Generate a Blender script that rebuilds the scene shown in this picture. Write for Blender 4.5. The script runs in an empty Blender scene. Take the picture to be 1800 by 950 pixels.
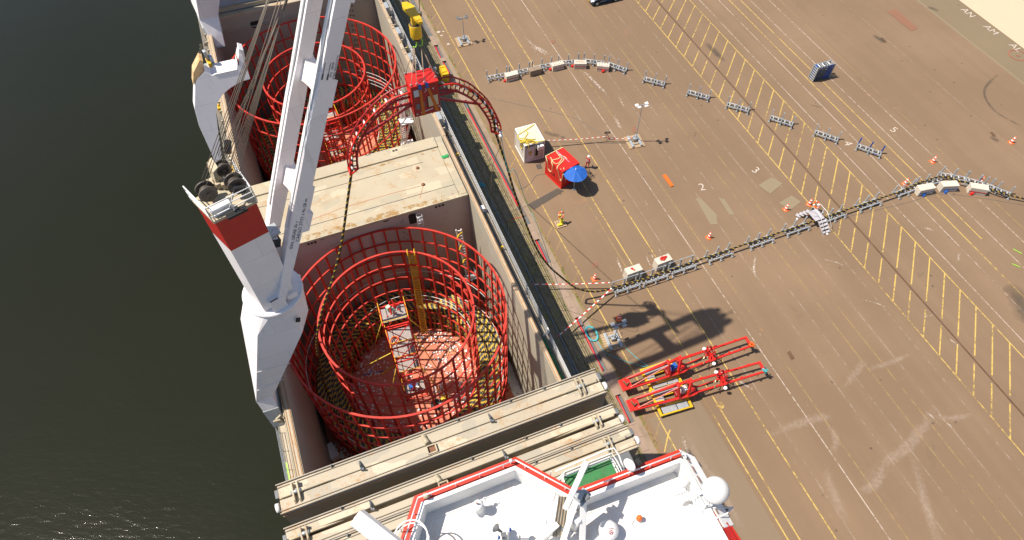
import bpy, math, random
from mathutils import Vector, Matrix
R = math.radians
PI = math.pi
random.seed(7)
scn = bpy.context.scene
COL = scn.collection

# ------------------------------------------------------------------ camera
H = 52.0
FPX, TILT, HEAD = 1150.0, R(34.8), R(21.4)
cd = bpy.data.cameras.new('camera')
cd.sensor_width = 36.0
cd.lens = FPX / 1800.0 * 36.0
cd.clip_start = 0.5
cd.clip_end = 3000.0
cam = bpy.data.objects.new('camera', cd)
COL.objects.link(cam)
cam.location = (0, 0, H)
cam.rotation_euler = (TILT, 0, -HEAD)
scn.camera = cam

# ------------------------------------------------------------------ world, sun, exposure
SUN_EL, SUN_AZ = R(58.5), R(111.0)            # azimuth (from +Y towards +X) the shadows fall to
world = bpy.data.worlds.new('World')
scn.world = world
world.use_nodes = True
nt = world.node_tree
bg = nt.nodes['Background']
sky = nt.nodes.new('ShaderNodeTexSky')
sky.sky_type = 'NISHITA'
sky.sun_disc = False
sky.sun_elevation = SUN_EL
sky.sun_rotation = SUN_AZ + PI
nt.links.new(sky.outputs[0], bg.inputs[0])
bg.inputs[1].default_value = 0.082
sd = bpy.data.lights.new('sun', 'SUN')
sd.energy = 4.6
sd.angle = R(0.5)
sd.color = (1.0, 0.91, 0.79)
sun = bpy.data.objects.new('sun', sd)
COL.objects.link(sun)
SDIR = Vector((math.sin(SUN_AZ) * math.cos(SUN_EL), math.cos(SUN_AZ) * math.cos(SUN_EL), -math.sin(SUN_EL)))
sun.rotation_euler = SDIR.to_track_quat('-Z', 'Y').to_euler()
sun.location = (-40, 60, 90)
scn.view_settings.view_transform = 'Standard'
scn.view_settings.look = 'None'
scn.view_settings.exposure = 0.64
scn.view_settings.gamma = 1.0

# ------------------------------------------------------------------ helpers: points from image pixels
_F = Vector((math.sin(HEAD) * math.sin(TILT), math.cos(HEAD) * math.sin(TILT), -math.cos(TILT)))
_Rt = Vector((math.cos(HEAD), -math.sin(HEAD), 0))
_U = _Rt.cross(_F)
def _ray(px, py):
    return _F + _Rt * ((px - 900) / FPX) + _U * ((475 - py) / FPX)
def W(px, py, z=0.0):                          # a point taken from the image: where the photo's pixel meets height z
    d = _ray(px, py); t = (H - z) / -d.z
    return Vector((d.x * t, d.y * t, z))
def WY(px, py, y):                             # where it meets the upright plane at y
    d = _ray(px, py); t = y / d.y
    return Vector((d.x * t, y, H + d.z * t))
def V(*a): return Vector(a)

# ------------------------------------------------------------------ helpers: objects
ORG = {}
XF = None                                      # set for ship parts: scales them about the camera, as (factor, z shift)
SHIP = (0.915, 4.42)
def xf(p):
    return p if XF is None else Vector((p[0] * XF[0], p[1] * XF[0], p[2] * XF[0] + XF[1]))
def sxf(p): return Vector((p[0] * SHIP[0], p[1] * SHIP[0], p[2] * SHIP[0] + SHIP[1]))
def tag(o, label=None, cat=None, group=None, kind=None):
    if label: o['label'] = label
    if cat: o['category'] = cat
    if group: o['group'] = group
    if kind: o['kind'] = kind
    return o
def thing(name, label, cat, loc=(0, 0, 0), group=None):
    o = bpy.data.objects.new(name, None)
    o.empty_display_size = 0.3
    COL.objects.link(o)
    o.location = xf(loc)
    ORG[o.name] = Vector(xf(loc))
    return tag(o, label, cat, group)
def dup(o, loc=None, rz=None, label=None, group=None, parent=None):
    c = o.copy()
    COL.objects.link(c)
    c.parent = parent
    for ch in list(o.children):
        dup(ch, parent=c)
    if parent is None:
        if loc is not None: c.location = loc
        if rz is not None: c.rotation_euler = (0, 0, rz)
        if label: c['label'] = label
        if group: c['group'] = group
        ORG[c.name] = Vector(c.location)
    return c

def frame(d):
    d = d.normalized()
    up = Vector((0, 0, 1)) if abs(d.z) < 0.95 else Vector((0, 1, 0))
    s = d.cross(up).normalized()
    u = s.cross(d).normalized()
    return s, u

class MB:
    def __init__(self):
        self.v = []; self.f = []; self.m = []; self.uv = {}; self.mi = 0; self.sm = []
        self.smooth = False
    def face(self, idx, uv=None):
        self.f.append(tuple(idx)); self.m.append(self.mi); self.sm.append(self.smooth)
        if uv: self.uv[len(self.f) - 1] = uv
    def poly(self, pts):
        n = len(self.v); self.v += [Vector(p) for p in pts]
        self.face(range(n, n + len(pts)))
    def hexa(self, p):                          # bottom 4 (ccw from above), top 4
        n = len(self.v); self.v += [Vector(q) for q in p]
        for q in ((3, 2, 1, 0), (4, 5, 6, 7), (0, 1, 5, 4), (1, 2, 6, 5), (2, 3, 7, 6), (3, 0, 4, 7)):
            self.face([n + i for i in q])
        return self
    def box(self, c, s, rz=0.0, rx=0.0, ry=0.0):
        M = Matrix.Translation(Vector(c)) @ Matrix.Rotation(rz, 4, 'Z') @ Matrix.Rotation(ry, 4, 'Y') @ Matrix.Rotation(rx, 4, 'X')
        x, y, z = s[0] / 2, s[1] / 2, s[2] / 2
        return self.hexa([M @ Vector(q) for q in ((-x, -y, -z), (x, -y, -z), (x, y, -z), (-x, y, -z), (-x, -y, z), (x, -y, z), (x, y, z), (-x, y, z))])
    def b2(self, x0, x1, y0, y1, z0, z1):
        return self.box(((x0 + x1) / 2, (y0 + y1) / 2, (z0 + z1) / 2), (abs(x1 - x0), abs(y1 - y0), abs(z1 - z0)))
    def bar(self, a, b, w, h=None):
        a = Vector(a); b = Vector(b); h = h or w
        s, u = frame(b - a); s = s * (w / 2); u = u * (h / 2)
        return self.hexa([a - s - u, a + s - u, b + s - u, b - s - u, a - s + u, a + s + u, b + s + u, b - s + u])
    def cyl(self, a, b, r, n=8, r2=None, caps=True):
        a = Vector(a); b = Vector(b); r2 = r if r2 is None else r2
        s, u = frame(b - a); k = len(self.v)
        for P, q in ((a, r), (b, r2)):
            for i in range(n):
                t = 2 * PI * i / n
                self.v.append(P + s * (q * math.cos(t)) + u * (q * math.sin(t)))
        sm = self.smooth; self.smooth = n > 7
        for i in range(n):
            j = (i + 1) % n
            self.face((k + i, k + j, k + n + j, k + n + i))
        self.smooth = sm
        if caps:
            self.face([k + i for i in reversed(range(n))]); self.face([k + n + i for i in range(n)])
        return self
    def tube(self, pts, r, n=6, closed=False, uvs=False):
        pts = [Vector(p) for p in pts]; N = len(pts); k = len(self.v); L = [0.0]
        for i in range(1, N + (1 if closed else 0)):
            L.append(L[-1] + (pts[i % N] - pts[i - 1]).length)
        pu = None
        for i, p in enumerate(pts):
            if closed: d = pts[(i + 1) % N] - pts[i - 1]
            else: d = pts[min(i + 1, N - 1)] - pts[max(i - 1, 0)]
            d = d.normalized() if d.length > 1e-9 else Vector((0, 0, 1))
            if pu is None: s, u = frame(d)
            else:
                s = d.cross(pu)
                s = s.normalized() if s.length > 1e-6 else frame(d)[0]
                u = s.cross(d).normalized()
            pu = u
            for j in range(n):
                t = 2 * PI * j / n
                self.v.append(p + s * (r * math.cos(t)) + u * (r * math.sin(t)))
        sm = self.smooth; self.smooth = True
        for i in range(N if closed else N - 1):
            a = k + i * n; b = k + ((i + 1) % N) * n
            for j in range(n):
                q = (j + 1) % n
                uv = [(L[i], j / n), (L[i], (j + 1) / n), (L[i + 1], (j + 1) / n), (L[i + 1], j / n)] if uvs else None
                self.face((a + j, a + q, b + q, b + j), uv)
        self.smooth = sm
        if not closed:
            self.face([k + j for j in reversed(range(n))]); self.face([k + (N - 1) * n + j for j in range(n)])
        return self
    def ring(self, c, r, w, h, n=48, a0=0.0, a1=2 * PI):       # flat-section hoop
        full = abs(a1 - a0 - 2 * PI) < 1e-6; k = len(self.v); c = Vector(c); m = n if full else n + 1
        for i in range(m):
            t = a0 + (a1 - a0) * i / n; d = Vector((math.cos(t), math.sin(t), 0))
            for rr, z in ((r - w / 2, -h / 2), (r + w / 2, -h / 2), (r + w / 2, h / 2), (r - w / 2, h / 2)):
                self.v.append(c + d * rr + Vector((0, 0, z)))
        for i in range(n):
            a = k + 4 * i; b = k + 4 * ((i + 1) % m)
            for j in range(4):
                q = (j + 1) % 4
                self.face((a + j, b + j, b + q, a + q))
        return self
    def prism(self, pts, z0, z1):
        n = len(pts); k = len(self.v)
        area = sum(pts[i][0] * pts[(i + 1) % n][1] - pts[(i + 1) % n][0] * pts[i][1] for i in range(n))
        if area < 0: pts = list(reversed(pts))
        for z in (z0, z1): self.v += [Vector((p[0], p[1], z)) for p in pts]
        self.face([k + i for i in reversed(range(n))]); self.face([k + n + i for i in range(n)])
        for i in range(n):
            j = (i + 1) % n
            self.face((k + i, k + j, k + n + j, k + n + i))
        return self
    def extrude(self, pts, d):                   # planar 3D outline pushed along d
        pts = [Vector(p) for p in pts]; d = Vector(d); n = len(pts); k = len(self.v)
        nn = Vector((0, 0, 0))
        for i in range(n): nn += pts[i].cross(pts[(i + 1) % n])
        if nn.dot(d) < 0: pts.reverse()
        self.v += pts + [p + d for p in pts]
        self.face([k + i for i in reversed(range(n))]); self.face([k + n + i for i in range(n)])
        for i in range(n):
            j = (i + 1) % n
            self.face((k + i, k + j, k + n + j, k + n + i))
        return self
    def lathe(self, prof, c, n=16, a0=0, axis=None):
        c = Vector(c); k = len(self.v); m = len(prof)
        M = Matrix.Identity(3) if axis is None else Vector((0, 0, 1)).rotation_difference(Vector(axis)).to_matrix()
        for i in range(n):
            t = 2 * PI * i / n
            for r, z in prof: self.v.append(c + M @ Vector((r * math.cos(t), r * math.sin(t), z)))
        sm = self.smooth; self.smooth = True
        for i in range(n):
            a = k + i * m; b = k + ((i + 1) % n) * m
            for j in range(m - 1): self.face((a + j, b + j, b + j + 1, a + j + 1))
        self.smooth = sm
        return self
    def ball(self, c, r, n=12, sz=1.0, z0=-1.0, z1=1.0):
        a0, a1 = math.asin(z0), math.asin(z1)
        return self.lathe([(max(r * math.cos(a0 + (a1 - a0) * i / 8), 1e-4), r * sz * math.sin(a0 + (a1 - a0) * i / 8)) for i in range(9)], c, n)
    def build(self, name, mats, parent=None, bevel=0.0, origin=None, label=None):
        if not isinstance(mats, (list, tuple)): mats = [mats]
        if parent is not None: o0 = ORG[parent.name]
        else: o0 = Vector(xf(origin)) if origin is not None else Vector((0, 0, 0))
        me = bpy.data.meshes.new(name)
        me.from_pydata([tuple(xf(p) - o0) for p in self.v], [], self.f)
        for m in mats: me.materials.append(m)
        me.polygons.foreach_set('material_index', self.m)
        me.polygons.foreach_set('use_smooth', self.sm)
        if self.uv:
            L = me.uv_layers.new(name='UVMap')
            for fi, uv in self.uv.items():
                for li, q in zip(me.polygons[fi].loop_indices, uv): L.data[li].uv = q
        me.update()
        o = bpy.data.objects.new(name, me)
        COL.objects.link(o)
        ORG[o.name] = o0
        if parent is not None: o.parent = parent
        else: o.location = o0
        if bevel:
            b = o.modifiers.new('bevel', 'BEVEL'); b.width = bevel; b.segments = 2; b.limit_method = 'ANGLE'; b.angle_limit = R(40)
        if label: o['label'] = label
        return o

def spline(pts, n=8):
    pts = [Vector(p) for p in pts]; out = []
    for i in range(len(pts) - 1):
        p0 = pts[max(i - 1, 0)]; p1 = pts[i]; p2 = pts[i + 1]; p3 = pts[min(i + 2, len(pts) - 1)]
        for j in range(n):
            t = j / n
            out.append(0.5 * ((2 * p1) + (p2 - p0) * t + (2 * p0 - 5 * p1 + 4 * p2 - p3) * t * t + (3 * p1 - p0 - 3 * p2 + p3) * t ** 3))
    out.append(pts[-1])
    return out

def text_mesh(txt, size, name, mat, parent=None, depth=0.004, M=None, **kw):
    cu = bpy.data.curves.new(name, 'FONT'); cu.body = txt; cu.size = size; cu.extrude = depth; cu.resolution_u = 3
    cu.align_x = kw.get('ax', 'LEFT'); cu.align_y = 'BOTTOM_BASELINE' if kw.get('base') else 'CENTER'
    cu.offset = kw.get('off', 0.0)
    t = bpy.data.objects.new(name + '_tmp', cu); COL.objects.link(t)
    dg = bpy.context.evaluated_depsgraph_get(); dg.update()
    me = bpy.data.meshes.new_from_object(t.evaluated_get(dg))
    bpy.data.objects.remove(t); me.name = name
    if M is not None:
        if parent is not None: M = Matrix.Translation(-ORG[parent.name]) @ M
        me.transform(M)
    me.materials.clear(); me.materials.append(mat)
    o = bpy.data.objects.new(name, me); COL.objects.link(o)
    if parent is not None: o.parent = parent
    return o

# ------------------------------------------------------------------ materials
class NT:
    def __init__(self, name):
        self.mat = bpy.data.materials.new(name); self.mat.use_nodes = True
        self.t = self.mat.node_tree; self.p = self.t.nodes['Principled BSDF']
    def n(self, typ, **kw):
        x = self.t.nodes.new(typ)
        for k, v in kw.items():
            if k in x.inputs: x.inputs[k].default_value = v
            else: setattr(x, k, v)
        return x
    def l(self, a, b): self.t.links.new(a, b)
    def noise(self, scale, detail=4, rough=0.55, vec=None, dist=0.0):
        x = self.n('ShaderNodeTexNoise'); x.inputs['Scale'].default_value = scale; x.inputs['Detail'].default_value = detail
        x.inputs['Roughness'].default_value = rough; x.inputs['Distortion'].default_value = dist
        if vec is not None: self.l(vec, x.inputs['Vector'])
        return x.outputs['Fac']
    def geo(self, scale=(1, 1, 1), rot=(0, 0, 0)):
        c = self.n('ShaderNodeNewGeometry'); m = self.n('ShaderNodeMapping')
        m.inputs['Scale'].default_value = scale; m.inputs['Rotation'].default_value = rot
        self.l(c.outputs['Position'], m.inputs['Vector']); return m.outputs[0]
    def obj(self, scale=(1, 1, 1)):
        c = self.n('ShaderNodeTexCoord'); m = self.n('ShaderNodeMapping')
        m.inputs['Scale'].default_value = scale
        self.l(c.outputs['Object'], m.inputs['Vector']); return m.outputs[0]
    def ramp(self, fac, stops):
        r = self.n('ShaderNodeValToRGB'); e = r.color_ramp.elements
        while len(e) < len(stops): e.new(0.5)
        for i, (p, c) in enumerate(stops):
            e[i].position = p; e[i].color = (c, c, c, 1) if isinstance(c, (int, float)) else (*c, 1)
        self.l(fac, r.inputs[0]); return r.outputs[0]
    def mix(self, fac, a, b, mode='MIX'):
        m = self.n('ShaderNodeMix'); m.data_type = 'RGBA'; m.blend_type = mode
        for i, q in ((0, fac), (6, a), (7, b)):
            if isinstance(q, (int, float)): m.inputs[i].default_value = q if i == 0 else (q, q, q, 1)
            elif isinstance(q, tuple): m.inputs[i].default_value = (*q, 1)
            else: self.l(q, m.inputs[i])
        return m.outputs[2]
    def math(self, op, a, b=0.0, c=None):
        m = self.n('ShaderNodeMath'); m.operation = op
        for i, q in enumerate((a, b, c)):
            if q is None: continue
            if isinstance(q, (int, float)): m.inputs[i].default_value = q
            else: self.l(q, m.inputs[i])
        return m.outputs[0]
    def bump(self, fac, s=0.3, d=0.02):
        b = self.n('ShaderNodeBump'); b.inputs['Strength'].default_value = s; b.inputs['Distance'].default_value = d
        self.l(fac, b.inputs['Height']); self.l(b.outputs[0], self.p.inputs['Normal'])
    def out(self, color, rough=0.6, metal=0.0, spec=None):
        if isinstance(color, tuple): self.p.inputs['Base Color'].default_value = (*color, 1)
        else: self.l(color, self.p.inputs['Base Color'])
        if isinstance(rough, (int, float)): self.p.inputs['Roughness'].default_value = rough
        else: self.l(rough, self.p.inputs['Roughness'])
        self.p.inputs['Metallic'].default_value = metal
        if spec is not None: self.p.inputs['Specular IOR Level'].default_value = spec
        return self.mat

def paint(name, col, rough=0.5, var=0.18, scale=0.7, dirt=(0.16, 0.09, 0.04), dirt_amt=0.25, grime=3.0, metal=0.0, stretch=(1, 1, 1)):
    m = NT(name); g = m.geo(stretch)
    a = m.noise(scale, 5, 0.6, g); b = m.noise(scale * 7, 4, 0.65, g)
    c = m.mix(m.ramp(a, [(0.3, 0.0), (0.7, 1.0)]), tuple(x * (1 - var) for x in col), tuple(min(x * (1 + var * 0.5), 0.9) for x in col))
    d = m.ramp(m.math('MULTIPLY', m.noise(grime, 6, 0.7, g), m.math('ADD', b, 0.45)), [(0.5, 0.0), (0.72, 1.0)])
    c = m.mix(m.math('MULTIPLY', d, dirt_amt), c, dirt)
    m.bump(b, 0.08, 0.01)
    return m.out(c, m.math('MULTIPLY_ADD', b, 0.25, rough - 0.12), metal)

def plated(name, col, sx, sz, line=0.35, dirt=(0.40, 0.27, 0.16), amt=0.35):
    m = NT(name); g = m.geo()
    cm = m.n('ShaderNodeCombineXYZ'); sp = m.n('ShaderNodeSeparateXYZ'); m.l(g, sp.inputs[0])
    m.l(m.math('ADD', sp.outputs[0], m.math('MULTIPLY', sp.outputs[1], .7)), cm.inputs[0])
    m.l(m.math('ADD', sp.outputs[2], m.math('MULTIPLY', sp.outputs[1], .35)), cm.inputs[1])
    br = m.n('ShaderNodeTexBrick'); br.inputs['Scale'].default_value = 1.0; br.inputs['Mortar Size'].default_value = 0.012; br.inputs['Brick Width'].default_value = sx; br.inputs['Row Height'].default_value = sz
    br.inputs['Color1'].default_value = (1, 1, 1, 1); br.inputs['Color2'].default_value = (.93, .93, .93, 1); br.inputs['Mortar'].default_value = (1 - line, 1 - line, 1 - line, 1); m.l(cm.outputs[0], br.inputs['Vector'])
    a = m.noise(.6, 5, .65, g); st = m.noise(2.2, 6, .75, m.geo((1, 1, .12))); b = m.noise(7, 4, .6, g)
    c = m.mix(a, tuple(x * .90 for x in col), tuple(min(.88, x * 1.04) for x in col))
    c = m.mix(.8, c, br.outputs[0], 'MULTIPLY')
    c = m.mix(m.math('MULTIPLY', m.ramp(st, [(.56, 0), (.74, 1)]), amt), c, dirt)
    m.bump(b, .06, .01)
    return m.out(c, .45)

def flat(name, col, rough=0.6, metal=0.0):
    m = NT(name); b = m.noise(9.0, 4, 0.6, m.obj())
    c = m.mix(b, tuple(x * 0.82 for x in col), tuple(min(1, x * 1.15) for x in col))
    return m.out(c, rough, metal)

CRM = (0.41, 0.35, 0.245)
M = {}
M['white'] = paint('white_paint', (0.74, 0.74, 0.73), 0.45, 0.05, 0.5, (0.5, 0.36, 0.22), 0.16, 1.4)
M['crane'] = paint('crane_white_paint', (0.83, 0.795, 0.80), 0.42, 0.06, 0.35, (0.35, 0.3, 0.25), 0.18, 1.0)
M['deckwhite'] = paint('roof_white_paint', (0.70, 0.69, 0.67), 0.55, 0.06, 0.35, (0.52, 0.33, 0.19), 0.42, 0.9)
M['redband'] = paint('red_band_paint', (0.42, 0.014, 0.008), 0.5, 0.1, 0.4, (0.2, 0.03, 0.02), 0.25)
M['redcap'] = paint('bulwark_red_paint', (0.5, 0.03, 0.012), 0.45, 0.08, 0.6, (0.3, 0.04, 0.02), 0.2)
M['cage'] = paint('cage_red_paint', (0.52, 0.026, 0.012), 0.6, 0.32, 1.1, (0.28, 0.07, 0.04), 0.6, 2.0)
M['dred'] = paint('dark_red_paint', (0.33, 0.012, 0.014), 0.38, 0.15, 1.2, (0.1, 0.02, 0.02), 0.3)
M['bred'] = paint('bright_red_paint', (0.62, 0.018, 0.010), 0.42, 0.10, 1.0, (0.3, 0.02, 0.02), 0.25)
M['yellow'] = paint('yellow_paint', (0.68, 0.42, 0.012), 0.45, 0.12, 1.2, (0.25, 0.14, 0.03), 0.45)
M['galv'] = paint('galvanised_steel', (0.42, 0.45, 0.47), 0.4, 0.18, 2.2, (0.2, 0.2, 0.2), 0.3, metal=0.35)
M['gdark'] = paint('grey_steel', (0.13, 0.14, 0.15), 0.5, 0.2, 1.5)
M['black'] = flat('black_rubber', (0.012, 0.012, 0.013), 0.65)
M['drum'] = paint('drum_brown_steel', (0.085, 0.07, 0.058), 0.5, 0.3, 2.0, (0.12, 0.06, 0.03), 0.3)
M['wire'] = flat('wire_rope_steel', (0.20, 0.165, 0.13), 0.5, 0.2)
M['green'] = paint('green_deck_paint', (0.028, 0.17, 0.05), 0.7, 0.35, 1.5, (0.12, 0.14, 0.08), 0.55, 2.0)
M['blue'] = flat('blue_canvas', (0.010, 0.10, 0.42), 0.75)
M['bluep'] = flat('blue_plastic', (0.012, 0.06, 0.28), 0.5)
M['teal'] = flat('teal_rope', (0.08, 0.38, 0.42), 0.8)
M['orange'] = flat('orange_plastic', (0.75, 0.13, 0.012), 0.5)
M['strap'] = flat('orange_webbing', (0.50, 0.13, 0.012), 0.8)
M['ystrap'] = flat('yellow_webbing', (0.62, 0.46, 0.05), 0.8)
M['cstrap'] = flat('cream_webbing', (0.58, 0.46, 0.24), 0.8)
M['lime'] = flat('lime_paint', (0.30, 0.62, 0.05), 0.5)
M['glass'] = flat('dark_glass', (0.03, 0.035, 0.04), 0.12)
M['concrete'] = paint('block_concrete', (0.56, 0.50, 0.42), 0.85, 0.14, 2.0, (0.3, 0.25, 0.18), 0.35)
M['wood'] = paint('pallet_wood', (0.42, 0.30, 0.18), 0.8, 0.3, 3.0, stretch=(1, 6, 1))
M['rust'] = paint('rusty_steel', (0.20, 0.085, 0.04), 0.75, 0.35, 2.0)
M['tan'] = paint('tan_seal_strip', (0.42, 0.24, 0.11), 0.7, 0.25, 1.3)
M['lgrey'] = paint('weathered_light_grey', (0.42, 0.42, 0.41), .5, .2, 2.0, (.2, .16, .12), .4)
M['skin'] = flat('skin', (0.5, 0.28, 0.19), 0.6)
M['hose'] = flat('red_hose', (0.52, 0.03, 0.03), 0.5)
M['sling'] = flat('chain_sling_steel', (0.30, 0.22, 0.16), 0.5, 0.3)
M['mooring'] = flat('blue_mooring_rope', (0.18, 0.30, 0.42), 0.8)
M['pink'] = flat('ground_spray_red', (0.5, 0.06, 0.04), 0.8)

def cream(name, base, patch=0.5, rust=0.5, stretch=(1, 1, 1)):
    m = NT(name); g = m.geo(stretch)
    a = m.noise(0.35, 5, 0.6, g); b = m.noise(6.0, 5, 0.7, g)
    c = m.mix(a, tuple(x * 0.80 for x in base), tuple(x * 1.12 for x in base))
    vo = m.n('ShaderNodeTexVoronoi'); vo.distance = 'CHEBYCHEV'; vo.inputs['Scale'].default_value = 0.75; m.l(m.geo((0.8, 1.6, 1)), vo.inputs['Vector'])
    sx = m.n('ShaderNodeSeparateColor'); m.l(vo.outputs['Color'], sx.inputs[0])
    pm = m.ramp(sx.outputs[0], [(0.80, 0.0), (0.81, 1.0)])
    c = m.mix(m.math('MULTIPLY', pm, 0.35 * patch), c, tuple(x * 1.5 for x in base))
    pm2 = m.ramp(sx.outputs[1], [(0.84, 0.0), (0.85, 1.0)])
    c = m.mix(m.math('MULTIPLY', pm2, 0.5 * patch), c, (base[0] * 0.72, base[1] * 0.78, base[2] * 0.85))
    r = m.ramp(m.math('MULTIPLY', m.noise(0.55, 6, 0.72, m.geo((1, 1, 1)), 0.6), m.math('ADD', b, 0.5)), [(0.55, 0.0), (0.70, 1.0)])
    c = m.mix(m.math('MULTIPLY', r, rust), c, (0.36, 0.20, 0.075))
    st = m.ramp(m.noise(1.2, 6, 0.75, g), [(0.60, 0.0), (0.72, 1.0)])
    c = m.mix(m.math('MULTIPLY', st, 0.22), c, (0.16, 0.13, 0.09))
    m.bump(b, 0.12, 0.01)
    return m.out(c, 0.65)
M['crane'] = plated('crane_white_plating', (0.84, 0.805, 0.81), 3.4, 2.3)
M['cream'] = cream('cream_deck_paint', CRM, 0.8, 0.75)
M['creamhatch'] = cream('cream_hatch_paint', (0.41, 0.355, 0.265), 1.2, 0.75)
M['creamside'] = cream('cream_coaming_paint', (0.42, 0.355, 0.26), 0.3, 0.8)
M['hatchshade'] = cream('shaded_hatch_side', (0.22, 0.21, 0.19), 0.2, 0.5, (1, 1, 0.3))  # aft hatch faces: their shade is painted in as a darker grey
M['bluegrey'] = cream('bluegrey_panel_paint', (0.30, 0.37, 0.46), 0.2, 0.8)
M['holdwall'] = cream('hold_wall_paint', (0.36, 0.335, 0.265), 0.15, 0.12, (1, 1, 0.25))
M['holdred'] = cream('hold_bulkhead_paint', (0.47, 0.395, 0.34), 0.1, 0.25, (1, 1, 0.3))

# cable: black with helical yellow dashes, uv = (metres along, turn around)
def cable_mat(name, pitch, frac, dark=(0.013, 0.013, 0.012), yel=(0.62, 0.40, 0.02), rowhash=False):
    m = NT(name); uv = m.n('ShaderNodeUVMap'); sp = m.n('ShaderNodeSeparateXYZ'); m.l(uv.outputs[0], sp.inputs[0])
    u = m.math('DIVIDE', sp.outputs[0], pitch)
    if rowhash:
        row = m.math('FLOOR', sp.outputs[1]); wn = m.n('ShaderNodeTexWhiteNoise'); wn.noise_dimensions = '1D'
        m.l(row, wn.inputs['W']); fr = m.math('FRACT', sp.outputs[1])
        u = m.math('ADD', u, m.math('MULTIPLY', wn.outputs['Value'], 0.9)); u = m.math('ADD', u, m.math('MULTIPLY', fr, 0.5))
    else:
        u = m.math('ADD', u, sp.outputs[1])
    k = m.math('LESS_THAN', m.math('FRACT', u), frac)
    nz = m.noise(1.3, 3, 0.6, m.geo())
    grey = m.mix(m.ramp(m.noise(4.0, 3, 0.6, m.geo()), [(0.45, 0.0), (0.62, 1.0)]), dark, (0.10, 0.095, 0.085) if rowhash else dark)
    c = m.mix(m.math('MULTIPLY', k, m.ramp(nz, [(0.30, 0.45), (0.5, 1.0)])), grey, yel)
    return m.out(c, 0.55)
M['cable'] = cable_mat('power_cable_sheath', 0.55, 0.24, yel=(0.42, 0.28, 0.02))
M['stack'] = cable_mat('coiled_cable_sheath', 0.62, 0.36, yel=(0.50, 0.33, 0.02), rowhash=True)

# water
m = NT('harbour_water'); g = m.geo((1, 1, 1), (0, 0, R(24)))
gs = m.n('ShaderNodeMapping'); gs.inputs['Scale'].default_value = (1.0, 2.6, 1); m.l(g, gs.inputs['Vector'])
w1 = m.noise(0.9, 7, 0.62, gs.outputs[0], 0.4); w2 = m.noise(0.14, 3, 0.5, gs.outputs[0])
h = m.math('ADD', w1, m.math('MULTIPLY', w2, 1.6))
m.bump(h, 0.36, 0.055)
c = m.mix(m.ramp(m.noise(0.03, 3, 0.5, g), [(0.3, 0.0), (0.7, 1.0)]), (0.0118, 0.0132, 0.0060), (0.0146, 0.0158, 0.0088))
M['water'] = m.out(c, 0.10, 0, 0.16)

# asphalt
def asphalt(name, c0, c1, streak=1.0, rustspots=True):
    m = NT(name)
    a = m.noise(0.06, 5, 0.6, m.geo()); s = m.noise(0.5, 5, 0.62, m.geo((1.3, 0.06, 1))); f = m.noise(14.0, 4, 0.7, m.geo()); md = m.noise(1.1, 6, 0.72, m.geo())
    k = m.math('ADD', m.math('MULTIPLY', a, 0.55), m.math('MULTIPLY', s, 0.45 * streak))
    c = m.mix(m.ramp(k, [(0.36, 0.0), (0.62, 1.0)]), c0, c1)
    c = m.mix(m.math('MULTIPLY', m.ramp(f, [(0.35, 0.0), (0.7, 1.0)]), 0.28), c, tuple(x * 0.62 for x in c0))
    c = m.mix(m.math('MULTIPLY', m.ramp(md, [(0.62, 0.0), (0.78, 1.0)]), 0.35), c, tuple(x * 1.45 for x in c1))
    oil = m.ramp(m.noise(0.33, 6, 0.7, m.geo(), 0.5), [(0.66, 0.0), (0.75, 1.0)])
    c = m.mix(m.math('MULTIPLY', oil, 0.30), c, (0.06, 0.05, 0.04))
    if rustspots:
        ru = m.ramp(m.noise(0.21, 5, 0.65, m.geo((1, 1, 1), (0, 0, 1))), [(0.66, 0.0), (0.76, 1.0)])
        c = m.mix(m.math('MULTIPLY', ru, 0.5), c, (0.30, 0.15, 0.075))
    sp = m.n('ShaderNodeTexVoronoi'); sp.inputs['Scale'].default_value = 0.42; m.l(m.geo(), sp.inputs['Vector'])
    dot = m.ramp(sp.outputs['Distance'], [(0.035, 1.0), (0.06, 0.0)])
    c = m.mix(m.math('MULTIPLY', dot, 0.6), c, (0.04, 0.03, 0.025))
    m.bump(f, 0.25, 0.01)
    return m.out(c, 0.85)
M['asphalt'] = asphalt('yard_asphalt', (0.186, 0.121, 0.071), (0.256, 0.169, 0.101), 0.6)
M['asphalt2'] = asphalt('olive_edge_asphalt', (0.185, 0.140, 0.083), (0.215, 0.161, 0.095), 0.5, False)
M['paleconc'] = asphalt('pale_concrete_slab', (0.55, 0.42, 0.29), (0.66, 0.51, 0.36), 0.2, False)
M['roadgrey'] = asphalt('grey_road_asphalt', (0.17, 0.128, 0.082), (0.21, 0.152, 0.098), 1.6, False)

# quay apron: old setts, weeds and moss
m = NT('old_quay_setts'); g = m.geo()
br = m.n('ShaderNodeTexBrick'); br.inputs['Scale'].default_value = 1.4; br.inputs['Mortar Size'].default_value = 0.018
br.inputs['Color1'].default_value = (0.34, 0.265, 0.15, 1); br.inputs['Color2'].default_value = (0.21, 0.165, 0.10, 1); br.inputs['Mortar'].default_value = (0.12, 0.10, 0.05, 1)
m.l(m.geo((1, 1, 1), (0, 0, R(90))), br.inputs['Vector'])
a = m.noise(1.3, 7, 0.75, g); b = m.noise(0.28, 4, 0.6, g); f = m.noise(9, 4, 0.7, g)
c = m.mix(m.math('MULTIPLY', f, 0.45), br.outputs[0], (0.13, 0.105, 0.065))
moss = m.ramp(m.math('MULTIPLY', a, m.math('ADD', b, 0.5)), [(0.50, 0.0), (0.62, 1.0)])
c = m.mix(m.math('MULTIPLY', moss, 0.55), c, (0.20, 0.185, 0.03))
m.bump(f, 0.4, 0.02)
M['setts'] = m.out(c, 0.9)
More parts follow.
